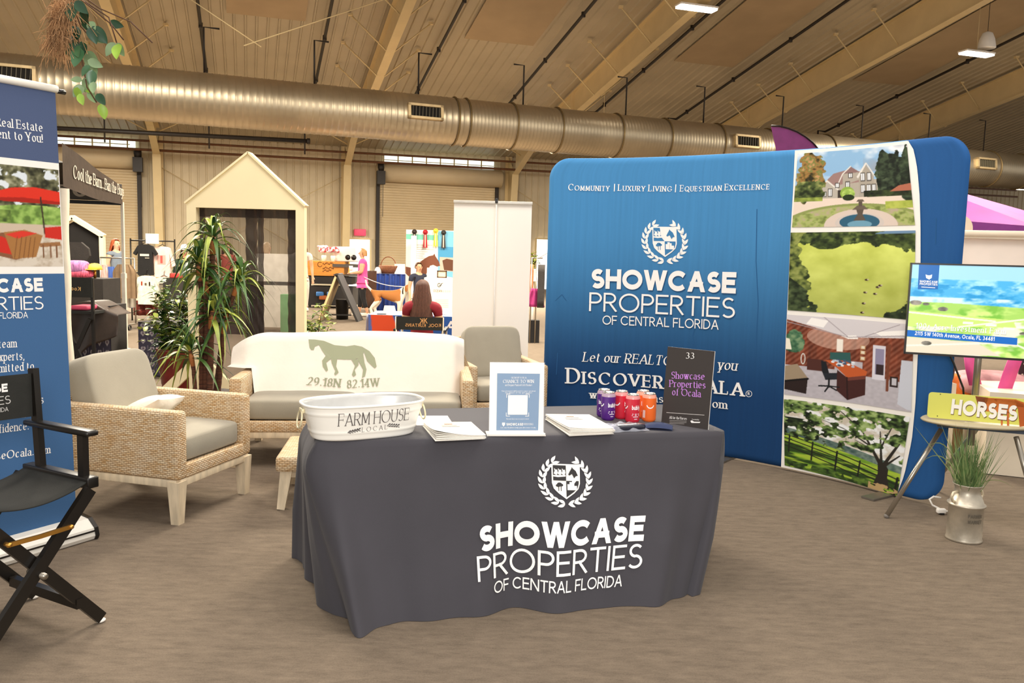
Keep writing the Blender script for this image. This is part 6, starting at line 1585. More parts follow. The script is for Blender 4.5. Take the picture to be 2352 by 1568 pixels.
def person(label, loc, rz, shirt, legs, hair, hair_len=.0, sit=False, arms='down', H_=1.68, group=None, shoes='#e9e2d8', sk=None, cropped=False, sleeve=.5, shirt_sheen=0, waist=True, hat=None, headdir=(0, -1), upper_only=False, bw=1.):
    t = thing('person', label, 'person', loc, rz, group); k = H_/1.7; sk = sk or M_skin
    hip = .46 if sit else .90
    z = lambda q: (hip+q)*k
    N = {'pelvis': ((0, 0, z(0)), (.135*k*bw, .1*k*bw)), 'waist': ((0, 0, z(.17)), (.115*k*bw, .085*k*bw)), 'chest': ((0, .01, z(.38)), (.145*k*bw, .1*k*bw)), 'collar': ((0, .01, z(.52)), (.085*k, .06*k)), 'neck': ((0, 0, z(.585)), .048*k), 'jaw': ((0, -.018*k, z(.655)), (.062*k, .072*k)), 'skull': ((0, .0, z(.73)), (.075*k, .088*k)), 'crown': ((0, .005, z(.79)), (.05*k, .06*k))}
    Ed = [('pelvis', 'waist'), ('waist', 'chest'), ('chest', 'collar'), ('collar', 'neck'), ('neck', 'jaw'), ('jaw', 'skull'), ('skull', 'crown')]
    J = {}
    for s, sg in (('l', 1), ('r', -1)):
        sh = (sg*.185*k, .01, z(.485))
        if arms == 'down': el, wr = (sg*.235*k, .03, z(.20)), (sg*.24*k, -.05, z(-.05))
        elif arms == 'front': el, wr = (sg*.22*k, -.02, z(.22)), (sg*.1*k, -.24*k, z(.2))
        elif arms == 'table': el, wr = (sg*.225*k, -.08, z(.22)), (sg*.17*k, -.36*k, z(.27))
        hd = tuple(np.array(wr)+(np.array(wr)-np.array(el))*.3)
        N['sh'+s] = (sh, .062*k*bw); N['el'+s] = (el, .042*k*bw); N['wr'+s] = (wr, .028*k); N['hd'+s] = (hd, (.032*k, .018*k)); Ed += [('collar', 'sh'+s), ('sh'+s, 'el'+s), ('el'+s, 'wr'+s), ('wr'+s, 'hd'+s)]
        hv = Vector(hd)-Vector(wr); hv.normalize(); sd = hv.cross(Vector((0, 0, 1))); sd.normalize()
        for f, (o_, l_) in enumerate(((-.028, .06), (-.01, .08), (.01, .085), (.028, .07))):
            N['f%d%s' % (f, s)] = (tuple(Vector(hd)+hv*l_*k+sd*o_*k+Vector((0, 0, -.012*k))), .009*k); Ed.append(('hd'+s, 'f%d%s' % (f, s)))
        N['th'+s] = (tuple(Vector(wr)+hv*.06*k-sd*.05*k*sg), .01*k); Ed.append(('wr'+s, 'th'+s))
        if not upper_only:
            hp = (sg*.09*k, 0, z(-.04))
            if sit: kn, an, to = (sg*.13*k, -.44*k, .46*k), (sg*.13*k, -.42*k, .09*k), (sg*.13*k, -.58*k, .04*k)
            else: kn, an, to = (sg*.1*k, -.015+.03*sg, .5*k), (sg*.1*k, .03+.1*sg, .085*k), (sg*.11*k, -.1+.1*sg, .035*k)
            N['hp'+s] = (hp, .09*k*(1+.6*(bw-1))); N['kn'+s] = (kn, .06*k); N['an'+s] = (an, .038*k); N['to'+s] = (to, (.045*k, .028*k)); Ed += [('pelvis', 'hp'+s), ('hp'+s, 'kn'+s), ('kn'+s, 'an'+s), ('an'+s, 'to'+s)]
    body = skin('body', N, Ed, sk, t, 2)
    g_ = lambda n, f, d=0.: (N[n][0], tuple(np.array(N[n][1] if hasattr(N[n][1], '__len__') else (N[n][1],)*2)*f+d))
    mid = lambda a, b, q, r: (tuple(np.array(N[a][0])*(1-q)+np.array(N[b][0])*q), r)
    Ns = {'pelvis': g_('pelvis', 1.04, .008), 'waist': g_('waist', 1.05, .012), 'chest': g_('chest', 1.04, .01), 'collar': g_('collar', 1.0, .008)}; Ns['hem'] = ((0, 0, z(-.045)), (.142*k*bw+.01, .108*k*bw+.01)); Es = [('hem', 'pelvis'), ('pelvis', 'waist'), ('waist', 'chest'), ('chest', 'collar')]
    for s in 'lr':
        Ns['sh'+s] = g_('sh'+s, 1.1, .008); Ns['sl'+s] = mid('sh'+s, 'el'+s, sleeve if sleeve < 1 else .95, .053*k); Es += [('collar', 'sh'+s), ('sh'+s, 'sl'+s)]
        if sleeve >= 1: Ns['cu'+s] = mid('el'+s, 'wr'+s, .9, .042*k); Es.append(('sl'+s, 'cu'+s))
    skin('shirt', Ns, Es, shirt, t, 2)
    if not upper_only:
        Nt = {'pelvis': g_('pelvis', 1.03, .0), 'wb': ((0, 0, z(.1)), (.118*k*bw, .088*k*bw))}; Et = [('pelvis', 'wb')]
        for s in 'lr':
            Nt['hp'+s] = g_('hp'+s, 1.06, .006); Nt['kn'+s] = g_('kn'+s, 1.12, .006); Nt['an'+s] = mid('kn'+s, 'an'+s, .72 if cropped else .95, .055*k); Et += [('pelvis', 'hp'+s), ('hp'+s, 'kn'+s), ('kn'+s, 'an'+s)]
        skin('trousers', Nt, Et, legs, t, 2)
        for s in 'lr':
            a, b = Vector(N['an'+s][0]), Vector(N['to'+s][0]); mb = MB(); c_ = (a+b)/2; sball(mb, (c_.x, c_.y, .045*k), (.05*k, .125*k, .045*k), .6, .8, nu=20, nv=10); mb.build('shoe', mat('shoe_'+shoes, shoes, .6), t, local=True)
    # face
    mb = MB(); hz = z(.7); fy = -.086*k
    mb.ball((0, fy-.006*k, hz-.008), (.012*k, .018*k, .022*k)); mb.build('nose', sk, body, local=True)
    mb = MB()
    for sg in (-1, 1): mb.ball((sg*.03*k, fy+.008*k, hz+.018*k), (.011*k, .006*k, .007*k))
    mb.build('eyes', mat('eye_dark', '#2b1d18', .3), body, local=True)
    mb = MB(); mb.ball((0, fy+.006*k, hz-.05*k), (.024*k, .008*k, .007*k)); mb.build('mouth', mat('lips', '#a8564d', .5), body, local=True)
    mb = MB()
    for sg in (-1, 1): mb.ball((sg*.076*k, .005, hz), (.012*k, .02*k, .03*k))
    mb.build('ears', sk, body, local=True)
    # hair: cap with a clear face, falling behind to hair_len
    mb = MB(); rs_ = np.random.RandomState(int(abs(loc[0])*100) % 999)
    def cap(a, b):
        q = PI*(.5+a*2)-PI; az = a*2*PI; front = math.cos(az+PI/2) if 0 else -math.sin(az)      # 1 at the face
        lim = .34 if front > .55 else (.34+(.55-front)*1.1 if front > -.2 else 1.05)
        p = min(1., b)*lim*PI*.56; r = 1.+.05*math.sin(az*17+b*4)*b
        x, y, zz_ = .094*k*math.sin(p)*math.cos(az)*r, .108*k*math.sin(p)*math.sin(az)*r+.008, .115*k*math.cos(p)
        dr = max(0, b-.62)/.38; back = np.clip((.35-front)/.6, 0, 1)
        zz_ -= hair_len*dr*back; y += .05*dr*back*(hair_len > .1); x *= 1+(.6+.12*math.sin(b*40+az*9))*dr*back*(hair_len > .1)
        return (x, y, z(.715)+zz_)
    mb.grid(cap, 64, 22); h_ = mb.build('hair', hair, t, local=True); thick(h_, .012*k, 1)
    if hat: mb = MB(); mb.lathe([(.17*k, .0), (.1*k, .015), (.1*k, .07), (.07*k, .11), (0, .12)], (0, 0, z(.765)), 24, sy=1.1); mb.build('hat', hat, t, local=True)
    return t
def fab(n, c, **kw): return mat(n, c, .85, var=kw.pop('var', .08), bump=.25, bscale=40, **kw)
hairm = lambda n, c: mat('hair_'+n, c, .5, var=.3, scale=30, stretch=(6, 6, .6), bump=.5, bscale=60)
# seated woman at the blue and orange table
SY = 9.85; cx = D(970, 700, SY)[0]
pw = person('seated person with long brown hair and dark red shirt seen from behind', [cx, SY, 0], PI, fab('dark_red_shirt', '#8e1f2c'), fab('blue_denim', '#3b4a6b'), hairm('brown', '#5a3422'), .38, True, 'table', 1.62, sk=M_skinp, bw=1.12)
# lettered folding chair below her
t = thing('director_chair', 'black folding chair with mirrored gold lettering on its back behind the sofa', 'chair', [cx, SY, 0], PI); g = None
zb0, zb1 = D(970, 758, SY-.28)[2], D(970, 728, SY-.28)[2]; hw2 = .27
Sk = lambda a, b, h=0.: np.array([cx+a, SY-.27-.02*math.cos(a*5)-h, b])
mb = MB(); mb.grid(lambda a, b: Sk((a-.5)*2*hw2, zb0+(zb1-zb0)*b), 16, 3); mb.grid(lambda a, b: Sk((.5-a)*2*hw2, zb0+(zb1-zb0)*b, -.01), 16, 3); LAYER = .0004
text(mb, Sk, 'KOOL', (1013, 750.5), (984, 751), 7.5, .17, False, '#cf9a62', 1, guess=(.1, .7), h=.003); text(mb, Sk, 'KURTAINS', (978, 751), (931, 749.5), 7.5, .17, False, '#cf9a62', 1, guess=(0, .7), h=.003)
text(mb, Sk, 'K', (972.5, 743), (964, 743), 12, .18, False, '#cf9a62', 1, guess=(0, .75), h=.003); text(mb, Sk, 'K', (974, 742.5), (982, 742.5), 12, .18, False, '#cf9a62', 1, guess=(0, .75), h=.003)
mb.build('backrest', [M_canvas, FAB], t); M_alp = mat('brushed_frame', '#b9aa96', .35, metal=.7)
for sg in (-1, 1):
    mb = MB(); mb.cyl((cx+sg*hw2, SY-.26, .04), (cx+sg*hw2, SY-.26, zb1), .014); mb.build('back_post', M_alp, t)
    mb = MB(); mb.cyl((cx+sg*hw2, SY+.24, .0), (cx+sg*hw2, SY+.24, zb0-.02), .014); mb.build('front_post', M_alp, t)
    mb = MB(); mb.box((cx+sg*(hw2+.01), SY-.02, zb0-.01), (.05, .5, .03), bev=.008); mb.build('armrest', M_blk, t)
    mb = MB(); mb.bar((cx+sg*hw2, SY-.26, .02), (cx-sg*hw2, SY-.24, .4), .02, .02); mb.build('cross_leg', M_alp, t)
mb = MB(); mb.box((cx, SY, .415), (.5, .46, .02)); mb.build('seat', M_canvas, t)

# table with blue, orange and white cloth
TYf = 10.55; za = .74; P0 = np.array([D(846, 722, TYf)[0], TYf, 0]); wT = 1.83
t = thing('lettered_table', 'table under a blue, orange and white printed cloth facing the seated person', 'table', P0+[wT/2, .35, 0])
mb = MB(); St = lambda a, b, h=0.: P0+np.array([a, -.01*math.sin(7*a)-.03*(1-b/za)-h, b])
def blue_cloth():
    p = Pic(90, 40, '#2e5ba6', 13); p.fill([(0, .0), (.17, .0), (.25, .5), (.27, 1), (.0, 1)], '#e8562f'); p.fill([(0, 0), (.02, 0), (.05, 1), (0, 1)], '#5a6fb0'); p.fill([(.08, .6), (.1, .55), (.11, 1), (.07, 1)], '#3a5aa0'); return p.out()
quad_grid(mb, St, [(0, za), (wT, za), (wT, .01), (0.02, .01)], blue_cloth(), 0, 0, rawuv=True); LAYER = .0005
text(mb, St, 'A', (1023, 758), (1048, 760), 22, .2, False, WH, guess=(1, .5), h=.004)
mb.add([P0+[0, 0, za], P0+[wT, 0, za], P0+[wT, .72, za], P0+[0, .72, za]], [(0, 1, 2, 3)], 0, '#cfdcf0')
mb.grid(lambda a, b: P0+np.array([-.05*(1-b)-.02*math.sin(8*a), .72*(1-a), .01+(za-.01)*b]), 12, 6, 0, '#c7d3ea'); mb.build('printed_cloth', FAB, t)
c = P0+np.array([.2, .12, za]); mb = MB(); mb.prism([c+np.array(k) for k in ((-.04, 0, 0), (.13, 0, 0), (.11, .04, .11), (-.02, .04, .11))], (0, .003, 0)); mb.prism([c+np.array(k) for k in ((-.04, .1, 0), (.13, .1, 0), (.11, .045, .11), (-.02, .045, .11))], (0, .003, 0)); one(mb, 'tent_card', mat('card_white', '#f1e9dd', .7), 'white folded card standing on the blue and orange table', 'card')
mb = MB(); mb.box(P0+[.16, .06, za+.006], (.12, .05, .01), bev=.004); one(mb, 'mobile_phone', M_blk, 'black phone lying before the white card on the table', 'phone')
for k, x in enumerate((.97, 1.13)):
    mb = MB(); cc_ = P0+np.array([x, .25, za+.004])
    for sg in (-1, 1): mb.grid(lambda a, b: cc_+np.array([sg*.09*a, .1*b, .02*math.sin(PI*a)**.7]), 6, 2)
    one(mb, 'open_book', mat('page_white', '#efe7d8', .8), ['open booklet lying to the right of the seated person', 'open dark edged booklet against the white banner edge'][k], 'book')

# standing woman with a dog
WX = D(832, 700, 19.6)[0]
person('standing person in a pink polo shirt and black cropped trousers holding a cup', [WX, 19.6, 0], -PI/2+.15, fab('pink_polo', '#e0559a'), fab('black_trousers', '#1d1b1c'), hairm('blonde', '#b98a55'), .05, False, 'front', 1.58, cropped=True, shoes='#eadfcf', sleeve=.55, bw=1.3)
mb = MB(); c = D(806, 622, 19.5); mb.lathe([(.035, 0), (.045, .12), (.0, .12)], c, 14); one(mb, 'paper_cup', M_white, 'white cup held by the person in pink', 'cup')
DY = 19.3; dX0, dX1 = D(862, 690, DY)[0], D(925, 680, DY)[0]; t = thing('dog', 'tan and white dog standing on a leash beyond the blue table', 'dog', [(dX0+dX1)/2, DY, 0], 0)
M_tan = mat('tan_fur', '#b06f33', .8, var=.15, scale=12, bump=.3); M_wf = mat('white_fur', '#efe3d0', .8, var=.05, scale=12, bump=.3)
Nd = {'chest': ((.24, 0, .5), (.12, .15)), 'ribs': ((.05, 0, .52), (.115, .15)), 'loin': ((-.16, 0, .55), (.09, .11)), 'rump': ((-.3, 0, .55), (.1, .12)), 'tail1': ((-.4, 0, .62), .03), 'tail2': ((-.52, 0, .74), .026), 'tail3': ((-.55, 0, .88), .02), 'neck': ((.35, 0, .64), (.085, .09)), 'head': ((.44, 0, .74), (.085, .085)), 'muz': ((.57, 0, .69), (.045, .045)), 'nose': ((.63, 0, .68), (.03, .03))}
Ed_ = [('chest', 'ribs'), ('ribs', 'loin'), ('loin', 'rump'), ('rump', 'tail1'), ('tail1', 'tail2'), ('tail2', 'tail3'), ('chest', 'neck'), ('neck', 'head'), ('head', 'muz'), ('muz', 'nose')]
for s, sg in (('l', 1), ('r', -1)):
    Nd['fe'+s] = ((.26, sg*.09, .36), .06); Nd['fw'+s] = ((.26+.02*sg, sg*.09, .18), .035); Nd['fp'+s] = ((.3+.02*sg, sg*.09, .03), (.045, .03)); Ed_ += [('chest', 'fe'+s), ('fe'+s, 'fw'+s), ('fw'+s, 'fp'+s)]
    Nd['hk'+s] = ((-.24, sg*.1, .4), .075); Nd['hh'+s] = ((-.38+.03*sg, sg*.1, .22), .035); Nd['hp'+s] = ((-.33+.03*sg, sg*.1, .03), (.045, .03)); Ed_ += [('rump', 'hk'+s), ('hk'+s, 'hh'+s), ('hh'+s, 'hp'+s)]
m = bpy.data.materials.new('dog_coat'); m.use_nodes = True; nt = m.node_tree; N, L = nt.nodes, nt.links; b = N['Principled BSDF']; b.inputs['Roughness'].default_value = .8
tc = N.new('ShaderNodeTexCoord'); no = N.new('ShaderNodeTexNoise'); no.inputs['Scale'].default_value = 5; sx = N.new('ShaderNodeSeparateXYZ'); L.new(tc.outputs['Object'], sx.inputs[0]); L.new(tc.outputs['Object'], no.inputs[0])
def mth(op, a, b_): q = N.new('ShaderNodeMath'); q.operation = op; [L.new(v, q.inputs[i]) if hasattr(v, 'links') else setattr(q.inputs[i], 'default_value', v) for i, v in enumerate((a, b_))]; return q.outputs[0]
nz = mth('MULTIPLY', mth('SUBTRACT', no.outputs['Fac'], .5), .25); X_ = mth('ADD', sx.outputs[0], nz); Z_ = mth('ADD', sx.outputs[2], nz)
tan = mth('MULTIPLY', mth('MULTIPLY', mth('LESS_THAN', X_, .27), mth('GREATER_THAN', X_, -.42)), mth('GREATER_THAN', Z_, .4))
pat = mth('MULTIPLY', mth('MULTIPLY', mth('GREATER_THAN', X_, .4), mth('LESS_THAN', X_, .53)), mth('GREATER_THAN', Z_, .7)); pat2 = mth('MAXIMUM', tan, pat)
mx = N.new('ShaderNodeMix'); mx.data_type = 'RGBA'; L.new(pat2, mx.inputs[0]); mx.inputs[6].default_value = (*lin('#efe3d0'), 1); mx.inputs[7].default_value = (*lin('#b27034'), 1); L.new(mx.outputs[2], b.inputs['Base Color'])
skin('body', Nd, Ed_, m, t, 2)
for sg in (-1, 1): mb = MB(); sball(mb, (.41, sg*.085, .7), (.035, .012, .075), .8, .8, nu=14, nv=8); mb.build('ear', M_tan, t, local=True)
mb = MB(); mb.ball((.655, 0, .69), (.02, .02, .018)); mb.ball((.52, .06, .745), .012); mb.ball((.52, -.06, .745), .012); mb.build('nose_and_eyes', M_blk, t, local=True)
mb = MB(); mb.tube([(.35+.02*math.cos(q)-.0, .1*math.cos(q), .63+.1*math.sin(q)) for q in np.linspace(0, 2*PI, 20)[:-1]], .014, 6, closed=True); mb.build('collar', M_blk, t, local=True)
mb = MB(); a = D(836, 636, 19.45); b_ = np.array([(dX0+dX1)/2+.33, DY, .74]); mb.tube([a+(b_-a)*q+np.array([0, 0, -.06*math.sin(PI*q)]) for q in np.linspace(0, 1, 10)], .009, 5); one(mb, 'leash', M_white, 'thin pale leash running from the person in pink to the dog', 'leash')

# ---------------------------------------------------------------- coffee cart and its neighbours
CY = 22.; xa0, xa1 = D(705, 610, CY)[0], D(790, 610, CY)[0]; zt, zb = D(745, 600, CY)[2], D(745, 633, CY)[2]
t = thing('coffee_cart', 'wooden fronted coffee cart with a dark shelf frame beside the a-frame sign', 'cart', [(xa0+xa1)/2, CY, 0])
mb = MB(); So = plane_surf((xa0, CY-.005, zb), (1, 0, 0), (0, 0, 1)); mb.box(((xa0+xa1)/2, CY+.4, (zt+zb)/2), (xa1-xa0, .8, zt-zb), 0, '#d08a35'); g = (.4, .2); LAYER = .001
for y0, n, ph in ((606, 9, 0.), (616, 9, 1.2), (622, 7, 2.)):      # an illegible burnt-in mark
    for k in range(n):
        x = 741+k*2.9; y = y0+1.6*math.sin(k*1.7+ph); shape(mb, So, [(x, y), (x+1.3, y-3.4), (x+2.6, y-.6), (x+1.4, y+1.2)], '#5a3418', 1, guess=g, h=.003)
ring = [(735+6*math.cos(q), 607+6*math.sin(q)) for q in np.linspace(0.5, 5.5, 12)]
for p, q in zip(ring, ring[1:]): shape(mb, So, [p, q, (q[0]*.8+735*.2, q[1]*.8+607*.2), (p[0]*.8+735*.2, p[1]*.8+607*.2)], '#4a2c16', 1, guess=g, h=.004)
mb.build('wooden_front', [mat('amber_wood', '#d98d35', .5, var=.12, scale=3, stretch=(1, 1, 6)), FAB], t)
M_dk = mat('dark_cart', '#1e1a18', .6)
mb = MB(); mb.box(((xa0+xa1)/2+.1, CY+.45, zb-.12), (xa1-xa0+.2, .8, .2)); mb.box(((xa0+xa1)/2+.1, CY+.45, .32), (xa1-xa0+.25, .8, .5)); mb.build('cart_body', M_dk, t)
for x in (xa0+.05, xa1+.05):
    mb = MB(); mb.box((x, CY+.1, zb*.5), (.06, .06, zb)); mb.build('leg', M_dk, t)
for x, y, c_ in ((735, 675, '#3f78b8'), (760, 675, '#3f78b8'), (742, 683, '#b0602c')):
    mb = MB(); p = D(x, y, CY-.02); mb.box(p, (.2, .1, .12), bev=.03); one(mb, 'storage_tub', mat('tub_'+c_, c_, .5), {735: 'small blue tub under the coffee cart nearest the cream frame', 760: 'small blue tub under the coffee cart beside the a-frame sign', 742: 'small orange tub under the coffee cart'}[x], 'tub', 'tubs under the coffee cart')
mb = MB(); p = D(815, 612, CY+.3); mb.box((p[0]-.15, p[1], zt-.1), (.75, .7, .08)); mb.box((p[0]-.15, p[1], zt-.35), (.7, .65, .04)); mb.build('side_shelf', mat('steel_shelf', '#5d5751', .4, metal=.5), t)
p = D(796, 600, CY+.45); t2 = thing('espresso_machine', 'white espresso machine standing on the coffee cart', 'coffee machine', [p[0], p[1], zt])
mb = MB(); mb.box((0, 0, .2), (.62, .45, .4), bev=.04); mb.build('machine_body', M_white, t2, local=True)
for x in (.08, .24):
    mb = MB(); mb.cyl((x, -.24, .12), (x, -.21, .12), .07, n=16); mb.build('round_gauge', M_blk, t2, local=True)
def bouquet(label, c, n, seed):
    t = thing('bouquet', label, 'bouquet', c); rs = np.random.RandomState(seed); mb = MB(); mb.lathe([(.05, 0), (.07, .14), (.05, .16), (0, .15)], n=14); mb.build('vase', M_white, t, local=True)
    for cc_, nm in (('#f3ece4', 'white_petals'), ('#c95a5e', 'red_petals'), ('#d8b9c4', 'pink_petals')):
        mb = MB()
        for k in range(n): v = np.clip(rs.randn(3), -1.6, 1.6)*[.08, .07, .08]; mb.ball((v[0], v[1], .26+abs(v[2])), .03+.02*rs.rand(), nu=7, nv=5)
        mb.build('flower_heads', mat(nm, cc_, .7), t, local=True)
bouquet('white and pink bouquet at the end of the coffee cart nearest the cream frame', [D(744, 598, CY+.2)[0], CY+.2, zt], 16, 2)
bouquet('red and white bouquet on the coffee cart next to the espresso machine', [D(764, 598, CY+.05)[0], CY+.1, zt], 12, 3)
# a-frame sign
AY = 18.; t = thing('a_frame_sign', 'black folding a-frame sign standing before the coffee cart', 'sign', [D(772, 736, AY)[0], AY, 0]); ap = D(772, 631, AY)
for a, b_, m_ in ((D(729, 736, AY), -.25, mat('tan_wood_edge', '#c8ae80', .6)), (D(818, 736, AY), .1, M_dk)):
    a[2] = 0; mb = MB(); dv = np.array([0, .6, 0]); mb.prism([a, a+np.array([.05, 0, 0]), ap+np.array([.03, 0, 0]), ap-np.array([.02, 0, 0])], dv); mb.build('sign_leaf', m_, t)
mb = MB(); mb.box((ap[0], AY+.3, .12), (.55, .03, .03)); mb.cyl((ap[0], AY-.02, ap[2]), (ap[0], AY+.62, ap[2]), .03); mb.build('spreader', M_dk, t)
mb = MB(); p = D(786, 732, 18.6); mb.lathe([(.13, 0), (.15, .42), (.155, .44), (.13, .45), (0, .44)], (p[0], p[1], 0), 20); one(mb, 'waste_bin', M_dk, 'black waste bin behind the a-frame sign', 'bin')
person('person with brown hair and pale pink top standing by the coffee cart', [D(692, 600, 20.5)[0], 20.6, 0], .4, fab('pale_pink_top', '#f0dcd2'), fab('pale_trousers', '#e2d3c4'), hairm('auburn', '#6a3a24'), .25, False, 'down', 1.72)
# people seen through the screen
person('person in a yellow top seen through the right screen of the cream frame', [D(614, 620, 19)[0], 19., 0], 2.6, fab('yellow_top', '#c9a85c'), fab('orange_skirt', '#b56a3c'), hairm('light', '#b59a78'), .12, False, 'down', 1.66)
person('person in a red top seen through the left screen of the cream frame', [D(522, 620, 18)[0], 18., 0], .3, fab('red_top', '#9c3a30'), fab('grey_trousers', '#5c534f'), hairm('brown2', '#6a452f'), .2, False, 'down', 1.62)
mb = MB(); p = D(640, 650, 16.5); mb.box((p[0], p[1], .72), (.75, .5, 1.44)); one(mb, 'display_board', mat('panel_white', '#e9dfd0', .8), 'pale standing panel seen through the right screen of the cream frame', 'panel')
mb = MB(); p = D(662, 690, 15.5); mb.box((p[0], p[1], .35), (.24, .2, .7)); one(mb, 'green_box', mat('green_card', '#7fae7a', .8), 'tall green box seen through the right screen of the cream frame', 'box')
mb = MB(); p = D(545, 690, 15); mb.box((p[0], p[1], .45), (.8, .5, .9)); one(mb, 'dark_cabinet', M_dk, 'dark cabinet seen through the left screen of the cream frame', 'cabinet')

# blue draped table with things on it
BY = 21.5; x0, x1 = D(859, 640, BY)[0], D(946, 640, BY)[0]; zt = D(900, 629, BY)[2]
mb = MB(); n = 60
mb.grid(lambda a, b: (x0+(x1-x0)*a, BY-.05*math.sin(a*46)*(1-.3*b)-.02*math.sin(a*17), zt*b), 120, 3); mb.grid(lambda a, b: (x0, BY+.7*a-.0, zt*b), 8, 2); mb.grid(lambda a, b: (x1, BY+.7*a, zt*b), 8, 2); mb.add([(x0, BY-.03, zt), (x1, BY-.03, zt), (x1, BY+.7, zt), (x0, BY+.7, zt)], [(0, 1, 2, 3)])
one(mb, 'draped_table', mat('royal_blue_satin', '#21459a', .5, var=.1, sheen=.3), 'tall table under pleated royal blue cloth beyond the dog', 'table')
p = D(892, 628, BY+.3); t = thing('wicker_basket', 'brown basket with a tall handle on the royal blue table', 'basket', [p[0], p[1], zt]); mb = MB(); mb.lathe([(.15, 0), (.22, .2), (.2, .21), (.14, .02), (0, .02)], n=18, sx=1.2); mb.build('basket_bowl', mat('brown_reed', '#7d4a28', .7, var=.2, scale=30), t, local=True); mb = MB(); mb.tube([(.2*math.cos(q), 0, .18+.26*math.sin(q)) for q in np.linspace(0, PI, 14)], .014, 6); mb.build('handle', mat('brown_reed', '#7d4a28'), t, local=True)
mb = MB(); p = D(918, 628, BY+.25); mb.box((p[0], p[1], zt+.13), (.27, .03, .26)); one(mb, 'white_board', M_white, 'small white board propped on the royal blue table', 'board')
mb = MB(); p = D(868, 628, BY+.2); mb.lathe([(.1, 0), (.08, .1), (.05, .16), (0, .17)], (p[0], p[1], zt), 16); one(mb, 'white_hat', M_white, 'white hat like bundle at the near end of the royal blue table', 'hat')
mb = MB(); p = D(848, 640, 21.); mb.grid(lambda a, b: (p[0]-.18+.36*a, p[1]+.03*math.sin(9*a), .1+.95*b), 10, 4); o = one(mb, 'brown_drape', fab('brown_cloth', '#4d3324'), 'brown cloth hanging between the person in pink and the blue table', 'cloth'); thick(o, .01)

# poster wall with rosettes
QY = 19.4; t = thing('poster_wall', 'white exhibition poster with a bay horse head and a blue right half', 'poster', [D(985, 600, QY)[0], QY, 0]); S = plane_surf(D(932, 700, QY), (1, 0, 0), (0, 0, 1)); g = (.3, .8); mb = MB()
zb_, zt_ = 0, D(935, 527, QY)[2]; xq0, xq1 = D(932, 600, QY)[0], D(1060, 600, QY)[0]
mb.add([(xq0, QY, .1), (xq1, QY, .1), (xq1, QY, zt_), (xq0, QY, zt_), (xq0, QY+.03, .1), (xq1, QY+.03, .1), (xq1, QY+.03, zt_), (xq0, QY+.03, zt_)], [(0, 1, 2, 3), (7, 6, 5, 4), (0, 4, 5, 1), (1, 5, 6, 2), (2, 6, 7, 3), (3, 7, 4, 0)], 0, '#f4efe6')
shape(mb, S, [(933, 537), (1006, 540), (1006, 552), (933, 549)], '#79c6ad', guess=g, h=.002)
shape(mb, S, [(1006, 530), (1060, 532), (1060, 640), (1006, 632)], '#7fc0dc', guess=g, h=.002); shape(mb, S, [(1006, 566), (1060, 568), (1060, 612), (1006, 610)], '#4f9cc6', guess=g, h=.003)
for k in range(7): shape(mb, S, [(953, 562+k*5), (953+[40, 20, 45, 30, 22, 18, 26][k], 562.5+k*5), (953+[40, 20, 45, 30, 22, 18, 26][k], 563.5+k*5), (953, 563+k*5)], '#b5a99a', guess=g, h=.003)
BAY = '#7d4a34'
shape(mb, S, [(932, 628), (932, 612), (950, 616), (960, 605), (975, 594), (985, 588), (995, 586), (998, 582), (1000, 588), (1008, 600), (1011, 610), (1004, 612), (995, 608), (988, 610), (982, 622), (975, 640), (955, 650)], BAY, guess=g, h=.004)
shape(mb, S, [(1016, 598), (1026, 594), (1046, 598), (1046, 612), (1040, 622), (1020, 620)], '#6a4330', guess=g, h=.005); shape(mb, S, [(1010, 590), (1050, 592), (1050, 624), (1010, 622)], '#c9b8a6', guess=g, h=.004)
mb.build('poster_board', INK, t)
mb = MB(); a = D(951, 541, QY-.3); mb.box((a[0], QY-.3, a[2]/2), (.12, .06, a[2])); one(mb, 'white_post', M_white, 'white upright post in front of the horse poster', 'post')
for px, c_, nm in (((952, 532), '#3a2f2b', 'dark brown'), ((977, 533), '#b3202c', 'red'), ((1001, 530), '#f2d443', 'yellow'), ((1019, 534), '#3b3836', 'black')):
    c = D(px[0], px[1], QY-.06); t = thing('prize_rosette', nm+' prize rosette with two tails pinned at the top of the horse poster', 'rosette', c, 0, 'rosettes on the horse poster'); mr = mat('ros_'+nm, c_, .6)
    mb = MB(); vs = [(0, -.03, 0)]; n = 32
    for i in range(n): q = 2*PI*i/n; r = .062 if i % 2 else .056; vs.append((r*math.cos(q), -.01 if i % 2 else .0, r*math.sin(q)))
    mb.add(vs, [(0, 1+(i+1) % n, 1+i) for i in range(n)]); mb.cyl((0, -.028, 0), (0, -.038, 0), .026, n=16); mb.build('rosette_head', mr, t, local=True)
    mb = MB()
    for sg in (-1, 1): mb.add([(sg*.012-.02, .0, -.05), (sg*.012+.02, .0, -.05), (sg*.03+.025, .004, -.36), (sg*.03-.02, .004, -.36)], [(0, 1, 2, 3)])
    o = mb.build('ribbon_tails', mr, t, local=True); thick(o, .004)
    mb = MB(); mb.add([(-.012, -.006, -.06), (.012, -.006, -.06), (.012, -.004, -.34), (-.012, -.004, -.34)], [(0, 1, 2, 3)]); mb.build('pale_centre_strip', mat('ribbon_pale', '#cdbfae', .7), t, local=True)
